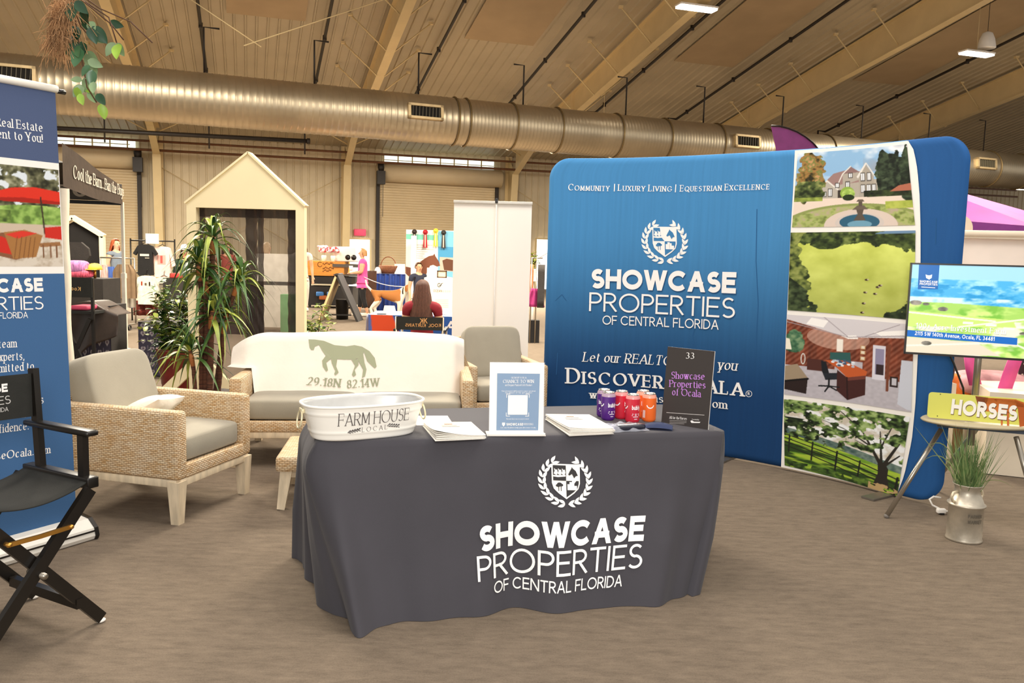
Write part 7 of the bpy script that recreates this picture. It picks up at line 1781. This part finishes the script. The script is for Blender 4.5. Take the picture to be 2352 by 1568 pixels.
# counter with the bearded man
KY = 17.; x0 = D(974, 660, KY)[0]; zt = D(1000, 638, KY)[2]; S = plane_surf((x0, KY, 0), (1, 0, 0), (0, 0, 1)); g = (.2, .8)
mb = MB(); mb.box((x0+.5, KY+.25, zt/2), (1.0, .5, zt), 0, '#efe4d0'); LAYER = .0006
text(mb, S, 'OCEAN', (995, 670), (1015, 670.5), 5.5, .15, False, '#8a7d70', guess=g, h=.003); text(mb, S, 'G', (1004.5, 659), (1012, 659.3), 9.5, .14, False, '#4a4541', guess=g, h=.003)
shape(mb, S, [(1011, 657), (1013, 651), (1019, 649), (1014.5, 652), (1013, 656.5)], '#3f3a37', guess=g, h=.003)
for x in (1017, 1022, 1027, 1032): shape(mb, S, [(x, 666), (x+3, 666), (x+3, 670.5), (x, 670.5)], '#d8cbb8', guess=g, h=.003)
for k in range(5): shape(mb, S, [(1000, 688+k*4), (1030, 688+k*4), (1030, 689+k*4), (1000, 689+k*4)], '#cfc2b0', guess=g, h=.003)
one(mb, 'counter', FAB, 'cream counter with dark lettering in front of the horse poster', 'counter')
p = D(1015, 636, KY+.15); t = thing('picture_frame', 'small dark framed picture standing on the cream counter', 'picture', [p[0], p[1], zt]); mb = MB()
for a in ((-.09, 0, .02, .15), (.09, 0, .02, .15)): mb.box((a[0], 0, .075), (.022, .02, .15))
for z in (.011, .139): mb.box((0, 0, z), (.2, .02, .022))
mb.build('frame', mat('dark_wood_frame', '#5a3a22', .5), t, local=True); mb = MB(); mb.box((0, .004, .075), (.17, .008, .12)); mb.build('picture', mat('pale_green_picture', '#c9cba8', .6), t, local=True)
mb = MB(); p = D(990, 636, KY+.2); mb.box((p[0], p[1], zt+.1), (.17, .01, .2)); one(mb, 'white_card', M_white, 'white card standing on the cream counter left of the framed picture', 'card')
person('bearded person in a dark navy shirt seated behind the cream counter', [D(962, 640, 18.2)[0], 18.2, .15], .55, fab('navy_shirt', '#2a2c3d'), fab('dark_jeans', '#2a2c3d'), hairm('short_brown', '#6a4a33'), .0, True, 'down', 1.56)
# ---------------------------------------------------------------- clothing stalls at the left
def tshirt(label, px, Y, w, h, m, prnt=None, group='clothes hanging at the left stalls', longs=False, z=None):
    c = D(*px, Y); t = thing('hanging_shirt', label, 'shirt', c, 0, group); s = w/2
    ol = [(-.16*w, 0), (.16*w, 0), (.34*w, -.05*h), (.56*w, -(.62 if longs else .3)*h), (.44*w, -(.66 if longs else .36)*h), (.33*w, -.22*h), (.35*w, -h), (-.35*w, -h), (-.33*w, -.22*h), (-.44*w, -(.66 if longs else .36)*h), (-.56*w, -(.62 if longs else .3)*h), (-.34*w, -.05*h), (-.16*w, 0), ][:12]
    mb = MB(); mb.prism([(x, -.03, z_) for x, z_ in ol], (0, .06, 0))
    for kk, (x, y, ww, hh, c_) in enumerate(prnt or []): yy = -.033-.003*kk; mb.add([((x-ww/2)*w, yy, y*h), ((x+ww/2)*w, yy, y*h), ((x+ww/2)*w, yy, (y+hh)*h), ((x-ww/2)*w, yy, (y+hh)*h)], [(0, 1, 2, 3)], 1, c_)
    mb.build('shirt_body', [m, FAB], t, local=True)
    mb = MB(); mb.tube([(-.2*w, 0, -.01), (0, 0, .04), (.2*w, 0, -.01)], .008, 5); mb.tube([(0, 0, .04), (0, 0, .1), (.02, 0, .13)], .005, 5); mb.build('hanger', M_blk, t, local=True); return t
RY = 16.8
tshirt('black t-shirt with white lettering hanging highest on the stall rack', (334, 561), RY, .44, .62, fab('black_tee', '#1c1a19'), [(-.02, -.38, .42, .07, '#d8d2c4'), (.1, -.46, .2, .04, '#8f897c')])
tshirt('pale pink sweatshirt with red print hanging beside the black t-shirt', (373, 566), RY+.1, .46, .62, fab('pale_pink_tee', '#f3d3c6'), [(-.02, -.58, .36, .3, '#e6a59a'), (-.02, -.54, .1, .24, '#d4554e')], longs=True)
tshirt('white flowered sweatshirt hanging below the black t-shirt', (337, 633), RY-.05, .5, .58, mat('flower_print', '#f0e8d2', .85, var=.12, scale=14), [(-.18, -.34, .06, .14, '#a8402c'), (-.02, -.33, .08, .08, '#6b5a4a'), (.14, -.35, .06, .14, '#3d342c')], longs=True)
tshirt('light grey t-shirt with a dark round print below the pink sweatshirt', (377, 636), RY+.05, .42, .52, fab('light_grey_tee', '#ddd5c4'), [(-.02, -.62, .42, .36, '#8a8070'), (-.02, -.3, .36, .05, '#5a5248')])
t = thing('garment_rack', 'dark metal garment rack carrying the four hanging shirts', 'rack', [D(352, 640, RY+.1)[0], RY+.12, 0]); M_rk = M_blk
for x in (-.48, .42): mb = MB(); mb.cyl((x, .05, 0), (x, .05, D(352, 548, RY)[2]), .015); mb.build('upright', M_rk, t, local=True)
mb = MB(); zt = D(352, 553, RY)[2]; mb.cyl((-.48, .05, zt), (.42, .05, zt), .014); zt2 = D(352, 628, RY)[2]; mb.cyl((-.48, .05, zt2), (.42, .05, zt2), .014); mb.build('rail', M_rk, t, local=True)
mb = MB(); p = D(335, 706, RY); mb.grid(lambda a, b: (p[0]-.24+.48*a, p[1]+.04*math.sin(20*a), .12+.3*b), 20, 3); o = one(mb, 'patterned_skirt', mat('red_pattern', '#6a2418', .85, var=.5, scale=26), 'red brown patterned skirt hanging under the flowered sweatshirt', 'skirt'); thick(o, .03)
mb = MB(); p = D(352, 548, RY); mb.box((p[0]-.02, p[1], p[2]), (.26, .02, .2)); one(mb, 'small_sign', M_white, 'small white sign above the black t-shirt', 'sign')
# rolling rack with dresses
RX = 15.2
t = thing('garment_rack', 'rolling garment rack with dresses behind the white tent post', 'rack', [D(275, 650, RX)[0], RX, 0])
for x in (-.35, .28):
    mb = MB(); mb.cyl((x, 0, .1), (x, 0, 1.3), .014); mb.build('upright', M_chrome, t, local=True); mb = MB(); mb.bar((x, -.25, .1), (x, .25, .1), .03, .03); mb.build('foot_bar', M_chrome, t, local=True)
    for y in (-.25, .25): mb = MB(); mb.tube([(x, y+.05*math.cos(q), .05+.045*math.sin(q)) for q in np.linspace(0, 2*PI, 13)[:-1]], .016, 6, closed=True); mb.build('caster', M_blk, t, local=True)
mb = MB(); mb.cyl((-.35, 0, 1.3), (.28, 0, 1.3), .014); mb.build('rail', M_chrome, t, local=True)
def dress(label, px, w, z0, z1, m, Y=RX, tilt=0):
    c = D(*px, Y); mb = MB(); mb.grid(lambda a, b: (c[0]+(a-.5)*w*(1.0-.45*max(0, b-.8)*5*abs(2*a-1)), Y-.04+.05*math.sin(a*PI)*-1+.012*math.sin(a*26)+tilt*a, z0+(z1-z0)*b), 30, 12)
    mb.grid(lambda a, b: (c[0]+(.5-a)*w*(1.0-.45*max(0, b-.8)*5*abs(2*a-1)), Y+.03, z0+(z1-z0)*b), 12, 8); return one(mb, 'hanging_dress', m, label, 'dress', 'clothes hanging at the left stalls')
zq = lambda y, Y=RX: D(270, y, Y)[2]
dress('brown long shirt dress facing outward behind the white tent post', (287, 640), .4, zq(682), zq(606), fab('brown_dress', '#7d654a'), RX-.25)
dress('pale grey garment showing below the brown dress', (286, 690), .36, zq(704), zq(640), fab('pale_grey_dress', '#c9bfae'), RX-.1)
dress('blue garment hanging left of the brown dress', (257, 650), .13, zq(697), zq(612), fab('blue_dress', '#4a68b0'), RX-.15)
dress('white and red striped garment hanging at the open end of the rolling rack', (243, 650), .14, zq(690), zq(608), mat('stripe_red', '#e0a59c', .85, var=.5, scale=16, stretch=(6, 1, .3)), RX-.2)
dress('blue garment hem right of the white tent post', (304, 690), .06, zq(706), zq(650), fab('blue_dress2', '#5a74b4'), RX+.05)
# dark table with cap, shirts, mirror
LY = 13.4; c = D(184, 660, LY); mb = MB(); zt = D(212, 640, LY)[2]; mb.box((c[0], LY+.3, zt/2), (.74, .6, zt)); one(mb, 'dark_table', M_blkf, 'table under a plain black cloth carrying folded shirts and a yellow cap', 'table')
p = D(218, 625, LY+.2); t = thing('cap_stand', 'yellow cap on a small stand on the black clothed table', 'cap', [p[0], p[1], zt]); mb = MB(); mb.lathe([(.12, .14), (.1, .2), (.06, .24), (0, .25)], n=18); mb.box((0, -.12, .145), (.16, .12, .012), bev=.005); mb.build('cap_crown', mat('yellow_cap', '#f0d24a', .7), t, local=True); mb = MB(); mb.cyl((0, 0, 0), (0, 0, .15), .02); mb.build('stand_stem', M_brass, t, local=True)
for k, (px, c_, nm) in enumerate((((178, 622), '#a86fa0', 'purple pink striped'), ((186, 632), '#c8506a', 'rose red'))):
    mb = MB(); p = D(*px, LY+.1); sball(mb, (p[0], p[1], zt+.07+.1*(1-k)), (.17, .14, .07 if k else .12), .6, .5); one(mb, 'folded_shirt', mat('fold_%d' % k, c_, .85, var=.35, scale=12, stretch=(8, 1, 1)), nm+' folded clothing heaped on the black clothed table', 'shirt')
mb = MB(); p = D(186, 570, LY+.5); mb.prism([(p[0]-.2+q[0], p[1], p[2]+q[1]) for q in ((0, .1), (.2, .1), (.32, .0), (.34, -.12), (.26, -.25), (.1, -.3), (0, -.25))], (0, .06, 0)); one(mb, 'dark_bag', M_blkf, 'dark bag with pale piping hanging beside the white wrapped tent post', 'bag')
t = thing('director_chair', 'black folding chair with partly hidden lettering under the canopy tent', 'chair', [D(178, 690, 9.0)[0], 9.0, 0]); xk = D(178, 690, 9.0)[0]
z0, z1 = D(180, 690, 9)[2], D(180, 638, 9)[2]; Sk2 = lambda a, b, h=0.: np.array([xk-.2+a, 9.0-h, b]); mb = MB(); mb.box((xk-.02, 9.01, (z0+z1)/2+.02), (.36, .02, z1-z0-.03)); text(mb, Sk2, 'Kool', (186, 668), (160, 666), 9, .2, False, '#cfa66a', 1, guess=(.1, .9), h=.004); mb.build('backrest', [M_canvas, FAB], t)
for sg in (-1, 1):
    mb = MB(); mb.box((xk-.02+sg*.17, 9.03, z1/2), (.03, .03, z1)); mb.build('back_post', M_blk, t); mb = MB(); mb.bar((xk-.02+sg*.17, 8.98, .02), (xk-.02-sg*.15, 9.0, z0-.2), .03, .04); mb.build('cross_leg', M_blk, t)
mb = MB(); mb.box((xk-.02, 9.25, z0-.13), (.38, .46, .03)); mb.build('seat', M_canvas, t)
mb = MB(); mb.box((xk-.02, 9.2, z0-.085), (.2, .3, .05), bev=.02); one(mb, 'pink_folder', mat('pink_folder', '#d24a6a', .6), 'pink folder lying on the lettered folding chair under the tent', 'folder')
# dark gabled frame further back
GY = 15.5; t = thing('gabled_frame', 'cream gabled frame with a black screen at the far left behind the tent', 'frame', [D(205, 640, GY)[0], GY, 0]); x1 = D(241, 600, GY)[0]; z1 = D(241, 543, GY)[2]; x0 = x1-1.15; xa_ = (x0+x1)/2; zA = z1+.34
mb = MB(); mb.box((x1-.04, GY, z1/2), (.08, .09, z1)); mb.build('post', M_cream2, t); mb = MB(); mb.box((x0+.04, GY, z1/2), (.08, .09, z1)); mb.build('post', M_cream2, t)
mb = MB()
for a, b_ in (((x0, z1), (xa_, zA)), ((xa_, zA), (x1, z1))): mb.bar((a[0], GY, a[1]), (b_[0], GY, b_[1]), .09, .08)
mb.build('roof_edge', M_cream2, t); mb = MB(); mb.prism([(x0+.06, GY+.02, .1), (x1-.07, GY+.02, .1), (x1-.07, GY+.02, z1-.02), (xa_, GY+.02, zA-.08), (x0+.06, GY+.02, z1-.02)], (0, .02, 0)); mb.build('black_screen', M_dark, t)
person('person with long red hair in a grey blue strapless top at the left stalls', [D(262, 600, 17.5)[0], 17.6, 0], 1.2, fab('grey_blue_top', '#7d8894'), fab('light_trousers', '#b5a894'), hairm('red', '#c0592a'), .3, False, 'down', 1.64, sk=M_skinp, sleeve=.12)
person('person in a white hat and dark green jacket beside the cream frame', [D(426, 620, 17.2)[0], 17.2, 0], .5, fab('green_jacket', '#2f4a3c'), fab('tan_trousers', '#a8946a'), hairm('dark', '#3f2a20'), .2, False, 'down', 1.5, sleeve=1., hat=mat('white_hat', '#f0ebe0', .8))
mb = MB(); p = D(398, 640, 16.6); mb.box((p[0]-.06, p[1]+.2, .45), (.3, .4, .9)); one(mb, 'dark_table', M_blkf, 'table under a black cloth between the grey t-shirt and the cream frame', 'table')
mb = MB(); p = D(393, 626, 16.5); mb.box((p[0], p[1]+.25, .95), (.2, .2, .1), bev=.02); one(mb, 'red_bag', mat('red_bag', '#b43a35', .7), 'small red bag on the black table beside the pink sweatshirt', 'bag')
mb = MB(); p = D(383, 710, 14.5); mb.box((p[0], p[1], .2), (.22, .2, .4), bev=.02); one(mb, 'white_bucket', M_white, 'white bucket on the floor under the grey t-shirt', 'bucket')

# ---------------------------------------------------------------- gap between banner and display
GY = 14.5; px = lambda x, y: D(x, y, GY)
mb = MB(); p = px(1231, 685); mb.grid(lambda a, b: (p[0]-.1*(1.6-b)+.2*(1.6-b)*a, GY+.03*math.sin(12*a), p[2]-.15+.32*b), 14, 6); o = one(mb, 'magenta_skirt', fab('magenta_cloth', '#b43a7a'), 'magenta skirt hanging in the gap beside the blue display', 'skirt'); thick(o, .03)
mb = MB(); p = px(1241, 660); mb.grid(lambda a, b: (p[0]-.05+.12*a, GY-.1, p[2]-.35+.75*b), 8, 6); o = one(mb, 'dark_coat', fab('dark_coat', '#3a3532'), 'dark coat hanging against the left edge of the blue display', 'coat'); thick(o, .06)
mb = MB(); p = px(1219, 640); mb.grid(lambda a, b: (p[0]-.05+.1*a, GY+.1, p[2]-.4+.65*b), 8, 6); o = one(mb, 'orange_dress', fab('orange_cloth', '#c98350'), 'orange dress hanging against the right edge of the white banner', 'dress'); thick(o, .05)
t = thing('garment_rack', 'chrome garment rack in the gap beside the blue display', 'rack', [px(1228, 700)[0], GY, 0])
for x in (-.07, .02): mb = MB(); mb.cyl((x, .05, 0), (x, .05, 1.5), .012); mb.build('upright', M_chrome, t, local=True)
mb = MB(); mb.cyl((-.1, .05, 1.5), (.12, .05, 1.5), .012); mb.build('rail', M_chrome, t, local=True); mb = MB(); mb.box((0, .2, .2), (.2, .2, .4)); mb.build('base_box', M_dk, t, local=True)
bush('potted_plant', 'small yellow green plant on a stand in the gap beside the blue display', 'plant', [px(1228, 590)[0], GY+.6, 1.1], .55, .12, 60, (.08, .2, M_white), 9, .05, [M_leafy, M_leafd, M_leafy])
t = thing('plant_stand', 'white plant stand in the gap beside the blue display', 'stand', [px(1228, 590)[0], GY+.6, 0]); mb = MB(); mb.cyl((0, 0, 0), (0, 0, 1.09), .02); mb.build('stem', M_white, t, local=True); mb = MB(); mb.lathe([(0, 1.07), (.1, 1.07), (.1, 1.095), (0, 1.095)], n=16); mb.lathe([(0, 0), (.1, 0), (.1, .02), (0, .02)], n=16); mb.build('plate', M_white, t, local=True)

# ---------------------------------------------------------------- stalls behind the television
M_pink = mat('hot_pink_cloth', '#e0508f', .6, var=.05); M_cr = mat('cream_laminate', '#efe0c6', .45, var=.02)
KYR = 7.6; q = lambda x, y, Y=KYR: D(x, y, Y)
t = thing('canopy_tent', 'magenta canopy tent roof rising behind the right edge of the blue display', 'tent', [q(2350, 500, 12)[0], 12.5, 0]); mb = MB()
a0, a1, a2, a3 = q(2120, 440, 12), q(2420, 512, 11.4), q(2420, 545, 11.4), q(2150, 520, 11.2)
ap = q(2060, 400, 12.8); e1 = q(2500, 525, 12.2); e2 = q(2380, 520, 10.6); e3 = q(2120, 500, 10.9)
mb.poly([ap, e1, e2]); mb.poly([ap, e2, e3]); mb.poly([ap, e3, q(2000, 470, 13)]); mb.build('canopy_roof', mat('magenta_polyester', '#8f3288', .6, var=.1, scale=2), t)
mb = MB(); 
for p_, r_ in ((e3, e2), (e2, e1)): mb.add([p_, r_, r_-np.array([0, 0, .24]), p_-np.array([0, 0, .24])], [(0, 1, 2, 3)])
mb.build('valance', mat('purple_polyester', '#8e3a94', .6), t)
for p_ in (e2, e1, e3): mb = MB(); mb.cyl((p_[0], p_[1], 0), (p_[0], p_[1], p_[2]-.1), .025); mb.build('post', M_white, t)
# cream kiosk: base, counter, clear panel, top rail
x0, x1 = q(2200, 560)[0], q(2200, 560)[0]+1.9; t = thing('cream_kiosk', 'cream kiosk with a slanted panel and a top rail behind the television', 'kiosk', [(x0+x1)/2, KYR+.3, 0])
zR = q(2250, 532)[2]; zP = q(2250, 541)[2]; z6 = q(2250, 640)[2]
mb = MB(); mb.tube([q(2186, 535), q(2186, 535)*np.array([1, 1, 1])+[2.0, 0, .02]], .03, 10); mb.build('top_rail', M_cr, t)
mb = MB(); mb.prism([(x0, KYR+.05, zP), (x1, KYR+.05, zP), (x1, KYR-.02, z6-.25), (x0+.06, KYR-.02, z6-.25)], (0, .04, 0)); mb.build('slanted_panel', mat('frosted_panel', '#f2e4d6', .35, var=.04, scale=2), t)
mb = MB(); mb.bar((x0+.02, KYR+.03, zP), (x0-.16, KYR-.1, .9), .035, .035); mb.build('prop', M_cr, t)
mb = MB(); mb.bar((x0, KYR+.02, zP), (x1, KYR+.02, zP), .05, .05); mb.build('panel_rim', M_cr, t)
bx = G(2268, 1040), G(2352, 1104); p0 = G(2230, 1030); mb = MB(); mb.prism([q(2262, 1040, 6.1)*[1, 1, 0]+[0, 0, .005], G(2352, 1098)+[.0, 0, .005], G(2352, 1098)+[.5, -.2, .005], G(2352, 1098)+[.7, .7, .005], q(2262, 1040, 6.1)*[1, 1, 0]+[.2, .6, .005]], (0, 0, .62)); one(mb, 'cream_crate', M_cr, 'large cream crate standing on the carpet behind the milk can', 'crate')
mb = MB(); p = q(2205, 520, 9); mb.lathe([(.14, 0), (.14, .0)], (0, 0, 0), 8) if 0 else None
mb.prism([(p[0]+.14*math.cos(a), 9, p[2]-.02+.14*math.sin(a)) for a in np.linspace(0, PI, 16)]+[(p[0]-.14, 9, .0), (p[0]+.14, 9, .0)], (0, .05, 0)); one(mb, 'arched_board', M_cr, 'cream board with a rounded top behind the kiosk', 'panel')
mb = MB(); p = q(2194, 560, 8.6); mb.prism([(p[0]-.1, 8.6, 0.), (p[0]+.1, 8.6, 0.), (p[0]+.06, 8.6, p[2]+.1), (p[0]-.0, 8.6, p[2]+.17), (p[0]-.1, 8.6, p[2]+.14)], (0, .04, 0)); one(mb, 'pink_board', M_pink, 'hot pink board between the blue display and the cream kiosk', 'panel')
def strip(pts, w, Y, label):
    P = [q(x, y, Y) for x, y in pts]; mb = MB(); vs = []; fs = []
    for p_ in P: vs += [p_-[w/2, 0, 0], p_+[w/2, 0, 0]]
    for i in range(len(P)-1): fs.append((2*i, 2*i+1, 2*i+3, 2*i+2))
    mb.add(vs, fs, smooth=True); o = one(mb, 'pink_ribbon', M_pink, label, 'ribbon', 'pink ribbons behind the television'); thick(o, .008)
strip([(2228, 820), (2232, 850), (2240, 885)], .1, 6.5, 'short pink ribbon left of the chrome tripod pole')
strip([(2335, 815), (2318, 860), (2300, 915), (2285, 980), (2270, 1060)], .11, 6.3, 'long slanting pink ribbon right of the chrome tripod pole')
mb = MB(); p = q(2265, 905, 6.9); sball(mb, (p[0]+.02, p[1], p[2]+.1), (.32, .2, .1), .7, .6); one(mb, 'pink_cushion', mat('mottled_pink', '#e2a3a4', .8, var=.3, scale=5), 'mottled pink cushion behind the yellow horse sign', 'cushion')
mb = MB(); p = q(2265, 930, 6.9); mb.box((p[0]+.2, p[1]+.1, (p[2]+.06)/2), (.9, .5, p[2]+.06)); one(mb, 'cream_bench', M_cr, 'cream bench carrying the pink cushion behind the horse sign', 'bench')
mb = MB(); p = q(2185, 1010, 7.0); sball(mb, (p[0]-.06, p[1]-.1, .55), (.12, .1, .1), .5, .5); one(mb, 'orange_bag', mat('orange_print', '#e0702c', .7, var=.35, scale=9), 'orange printed bag between the blue display and the grass', 'bag')
mb = MB(); p = q(2185, 1030, 7.0); mb.box((p[0]-.08, p[1]-.1, .22), (.3, .26, .44)); one(mb, 'brown_box', mat('brown_card', '#8a6a48', .8), 'brown box under the orange bag behind the tripod', 'box')
mb = MB(); p = q(2345, 880, 6.8); mb.grid(lambda a, b: (p[0]-.02+.5*a, p[1]+.03*math.sin(9*a), p[2]-.25+.5*b), 10, 6); o = one(mb, 'spotted_cloth', mat('spotted_cloth', '#3a1f26', .85, var=.0), 'dark cloth with cream spots hanging at the right behind the television', 'cloth'); thick(o, .01)
mt = _M['spotted_cloth'].node_tree; vo = mt.nodes.new('ShaderNodeTexVoronoi'); vo.inputs['Scale'].default_value = 26; cr = mt.nodes.new('ShaderNodeValToRGB'); cr.color_ramp.elements[0].position = .3; cr.color_ramp.elements[0].color = (*lin('#efdcc4'), 1); cr.color_ramp.elements[1].position = .36; cr.color_ramp.elements[1].color = (*lin('#3a1f26'), 1)
tcn = [n for n in mt.nodes if n.type == 'TEX_COORD'][0]; mt.links.new(tcn.outputs['Object'], vo.inputs['Vector']); mt.links.new(vo.outputs['Distance'], cr.inputs[0]); mt.links.new(cr.outputs[0], mt.nodes['Principled BSDF'].inputs['Base Color'])
mb = MB(); p = q(2205, 850, 7.2); mb.box((p[0]+.06, p[1]+.2, p[2]-.35), (.3, .3, 1.0)); one(mb, 'grey_cabinet', mat('grey_cabinet', '#8c8178', .6), 'grey cabinet behind the gap between blue display and tripod', 'cabinet')
mb = MB(); p = q(2178, 850, 6.6); sball(mb, (p[0], p[1], p[2]), (.04, .05, .1), .7, .7); one(mb, 'black_handbag', M_blk, 'black handbag hanging beside the right edge of the blue display', 'handbag')
mb = MB(); mb.box((q(2178, 850, 6.6)[0], 6.6, q(2178, 885, 6.6)[2]/2), (.1, .1, q(2178, 872, 6.6)[2])); one(mb, 'pale_pedestal', M_cr, 'pale pedestal beside the right edge of the blue display', 'pedestal')
# feather flag
FY = 10.5; t = thing('feather_flag', 'purple feather flag with a black curved edge rising behind the blue display', 'flag', [D(1785, 400, FY)[0], FY, 0]); ol = [(1771, 291), (1790, 292), (1810, 297), (1830, 305), (1850, 317), (1866, 330), (1880, 346), (1888, 358)]
mb = MB(); P = [D(x, y, FY) for x, y in ol]; b0 = D(1790, 380, FY); b1 = D(1900, 420, FY)
mb.add(P+[b1, b0], [tuple(range(len(P)+2))]); o = mb.build('flag_cloth', mat('purple_flag', '#7d2f6e', .6, var=.08), t); thick(o, .004)
mb = MB(); mb.tube([p_+np.array([0, -.005, .012]) for p_ in P], .03, 8, flat=.3); mb.build('sleeve', M_blk, t)
mb = MB(); e = P[-1]; mb.tube([P[-1], e+np.array([.12, 0, -.3]), e+np.array([.2, 0, -1.2]), (e[0]+.22, FY, 0)], .02, 8); mb.build('pole', M_blk, t); mb = MB(); mb.box((e[0]+.22, FY, .02), (.4, .4, .04)); mb.build('base_plate', M_blk, t)
# hanging foliage at upper left
VY = 4.3; c = D(165, -60, VY); t = thing('hanging_foliage', 'artificial ivy branch with brown moss hanging into view above the tall blue banner', 'plant', c); v = lambda x, y, dy=0: D(x, y, VY+dy)
mb = MB()
for pts in ([(165, -60), (172, 40), (185, 120), (200, 200), (222, 235)], [(150, -30), (200, 10), (255, 55), (284, 92)], [(160, -30), (230, 20), (300, 50), (350, 98)], [(150, -40), (185, 60), (215, 95)], [(190, 0), (250, 40), (268, 98)]): mb.tube([v(*p_, .03*math.sin(p_[0])) for p_ in pts], .0035, 6)
mb.build('twigs', mat('twig', '#5a3d28', .8), t)
rs = np.random.RandomState(4); mb = MB()
def ivy(mb, x, y, ang, L, m, dy=0., rep=0):
    x += 7*rs.randn()*rep; y += 9*rs.randn()*rep; p = v(x, y, dy); d = np.array([math.cos(ang), .25*rs.randn(), math.sin(ang)]); d /= np.linalg.norm(d); s = np.array([-d[2], .35*rs.randn(), d[0]]); s /= np.linalg.norm(s); vs = []; n = 8
    for i in range(n+1):
        tt = i/n; w = .3*L*math.sin(PI*min(1, tt**.75))**.8; q_ = p+d*L*tt; nn = np.cross(d, s)*.12*L*math.sin(PI*tt); vs += [q_-s*w+nn*.9, q_, q_+s*w+nn*.9]
    mb.add(vs, [(3*i+k, 3*i+k+1, 3*i+k+4, 3*i+k+3) for i in range(n) for k in (0, 1)], m, smooth=True)
for x, y, a, L, m in ((192, 30, -1.2, .1, 0), (178, 60, -2., .1, 0), (205, 70, -.6, .09, 1), (188, 95, -1.6, .11, 0), (172, 85, -1.9, .1, 2), (200, 120, -1.3, .09, 1), (185, 110, -1.8, .1, 2), (250, 52, -.2, .07, 0), (212, 60, -.9, .1, 0), (265, 98, -2.2, .08, 1), (272, 100, -1.5, .09, 3), (268, 98, -1.1, .07, 1), (205, 135, -1.4, .1, 1), (212, 160, -1.7, .08, 2), (200, 178, -1.9, .07, 1), (190, 195, -2.2, .075, 1), (178, 200, -1.8, .06, 3), (205, 205, -1.1, .075, 1), (222, 215, -.9, .07, 0), (232, 238, -1.5, .075, 3), (182, 215, -1.2, .06, 3), (165, 5, -1.5, .1, 0), (160, 100, -2.4, .07, 2)):
    for rep in (0, 1) if y < 215 and x < 240 else (0,): ivy(mb, x, y, a+.7*rs.randn()*rep, L*(1.05-.2*rep), m, .04*rs.randn(), rep)
mb.build('ivy_leaves', [mat('ivy_dark', '#2f5238', .35, var=.25), mat('ivy_pale', '#8fa87c', .4, var=.2), mat('ivy_mid', '#4f7a52', .35, var=.2), mat('ivy_lime', '#9cc04a', .35, var=.15)], t)
mb = MB()
for k in range(900):
    x, y = 140+rs.randn()*14, rs.rand()*110-10; x -= .1*(y-40); p = v(x, y, rs.randn()*.03); d = rs.randn(3)*[.02, .02, .03]; mb.tube([p, p+d+[0, 0, -.03], p+d*1.6+[rs.randn()*.01, 0, -.07]], .0013, 3, cap=False)
mb.build('moss', mat('brown_moss', '#b58a60', .95, var=.3, scale=20), t)['kind'] = 'stuff'
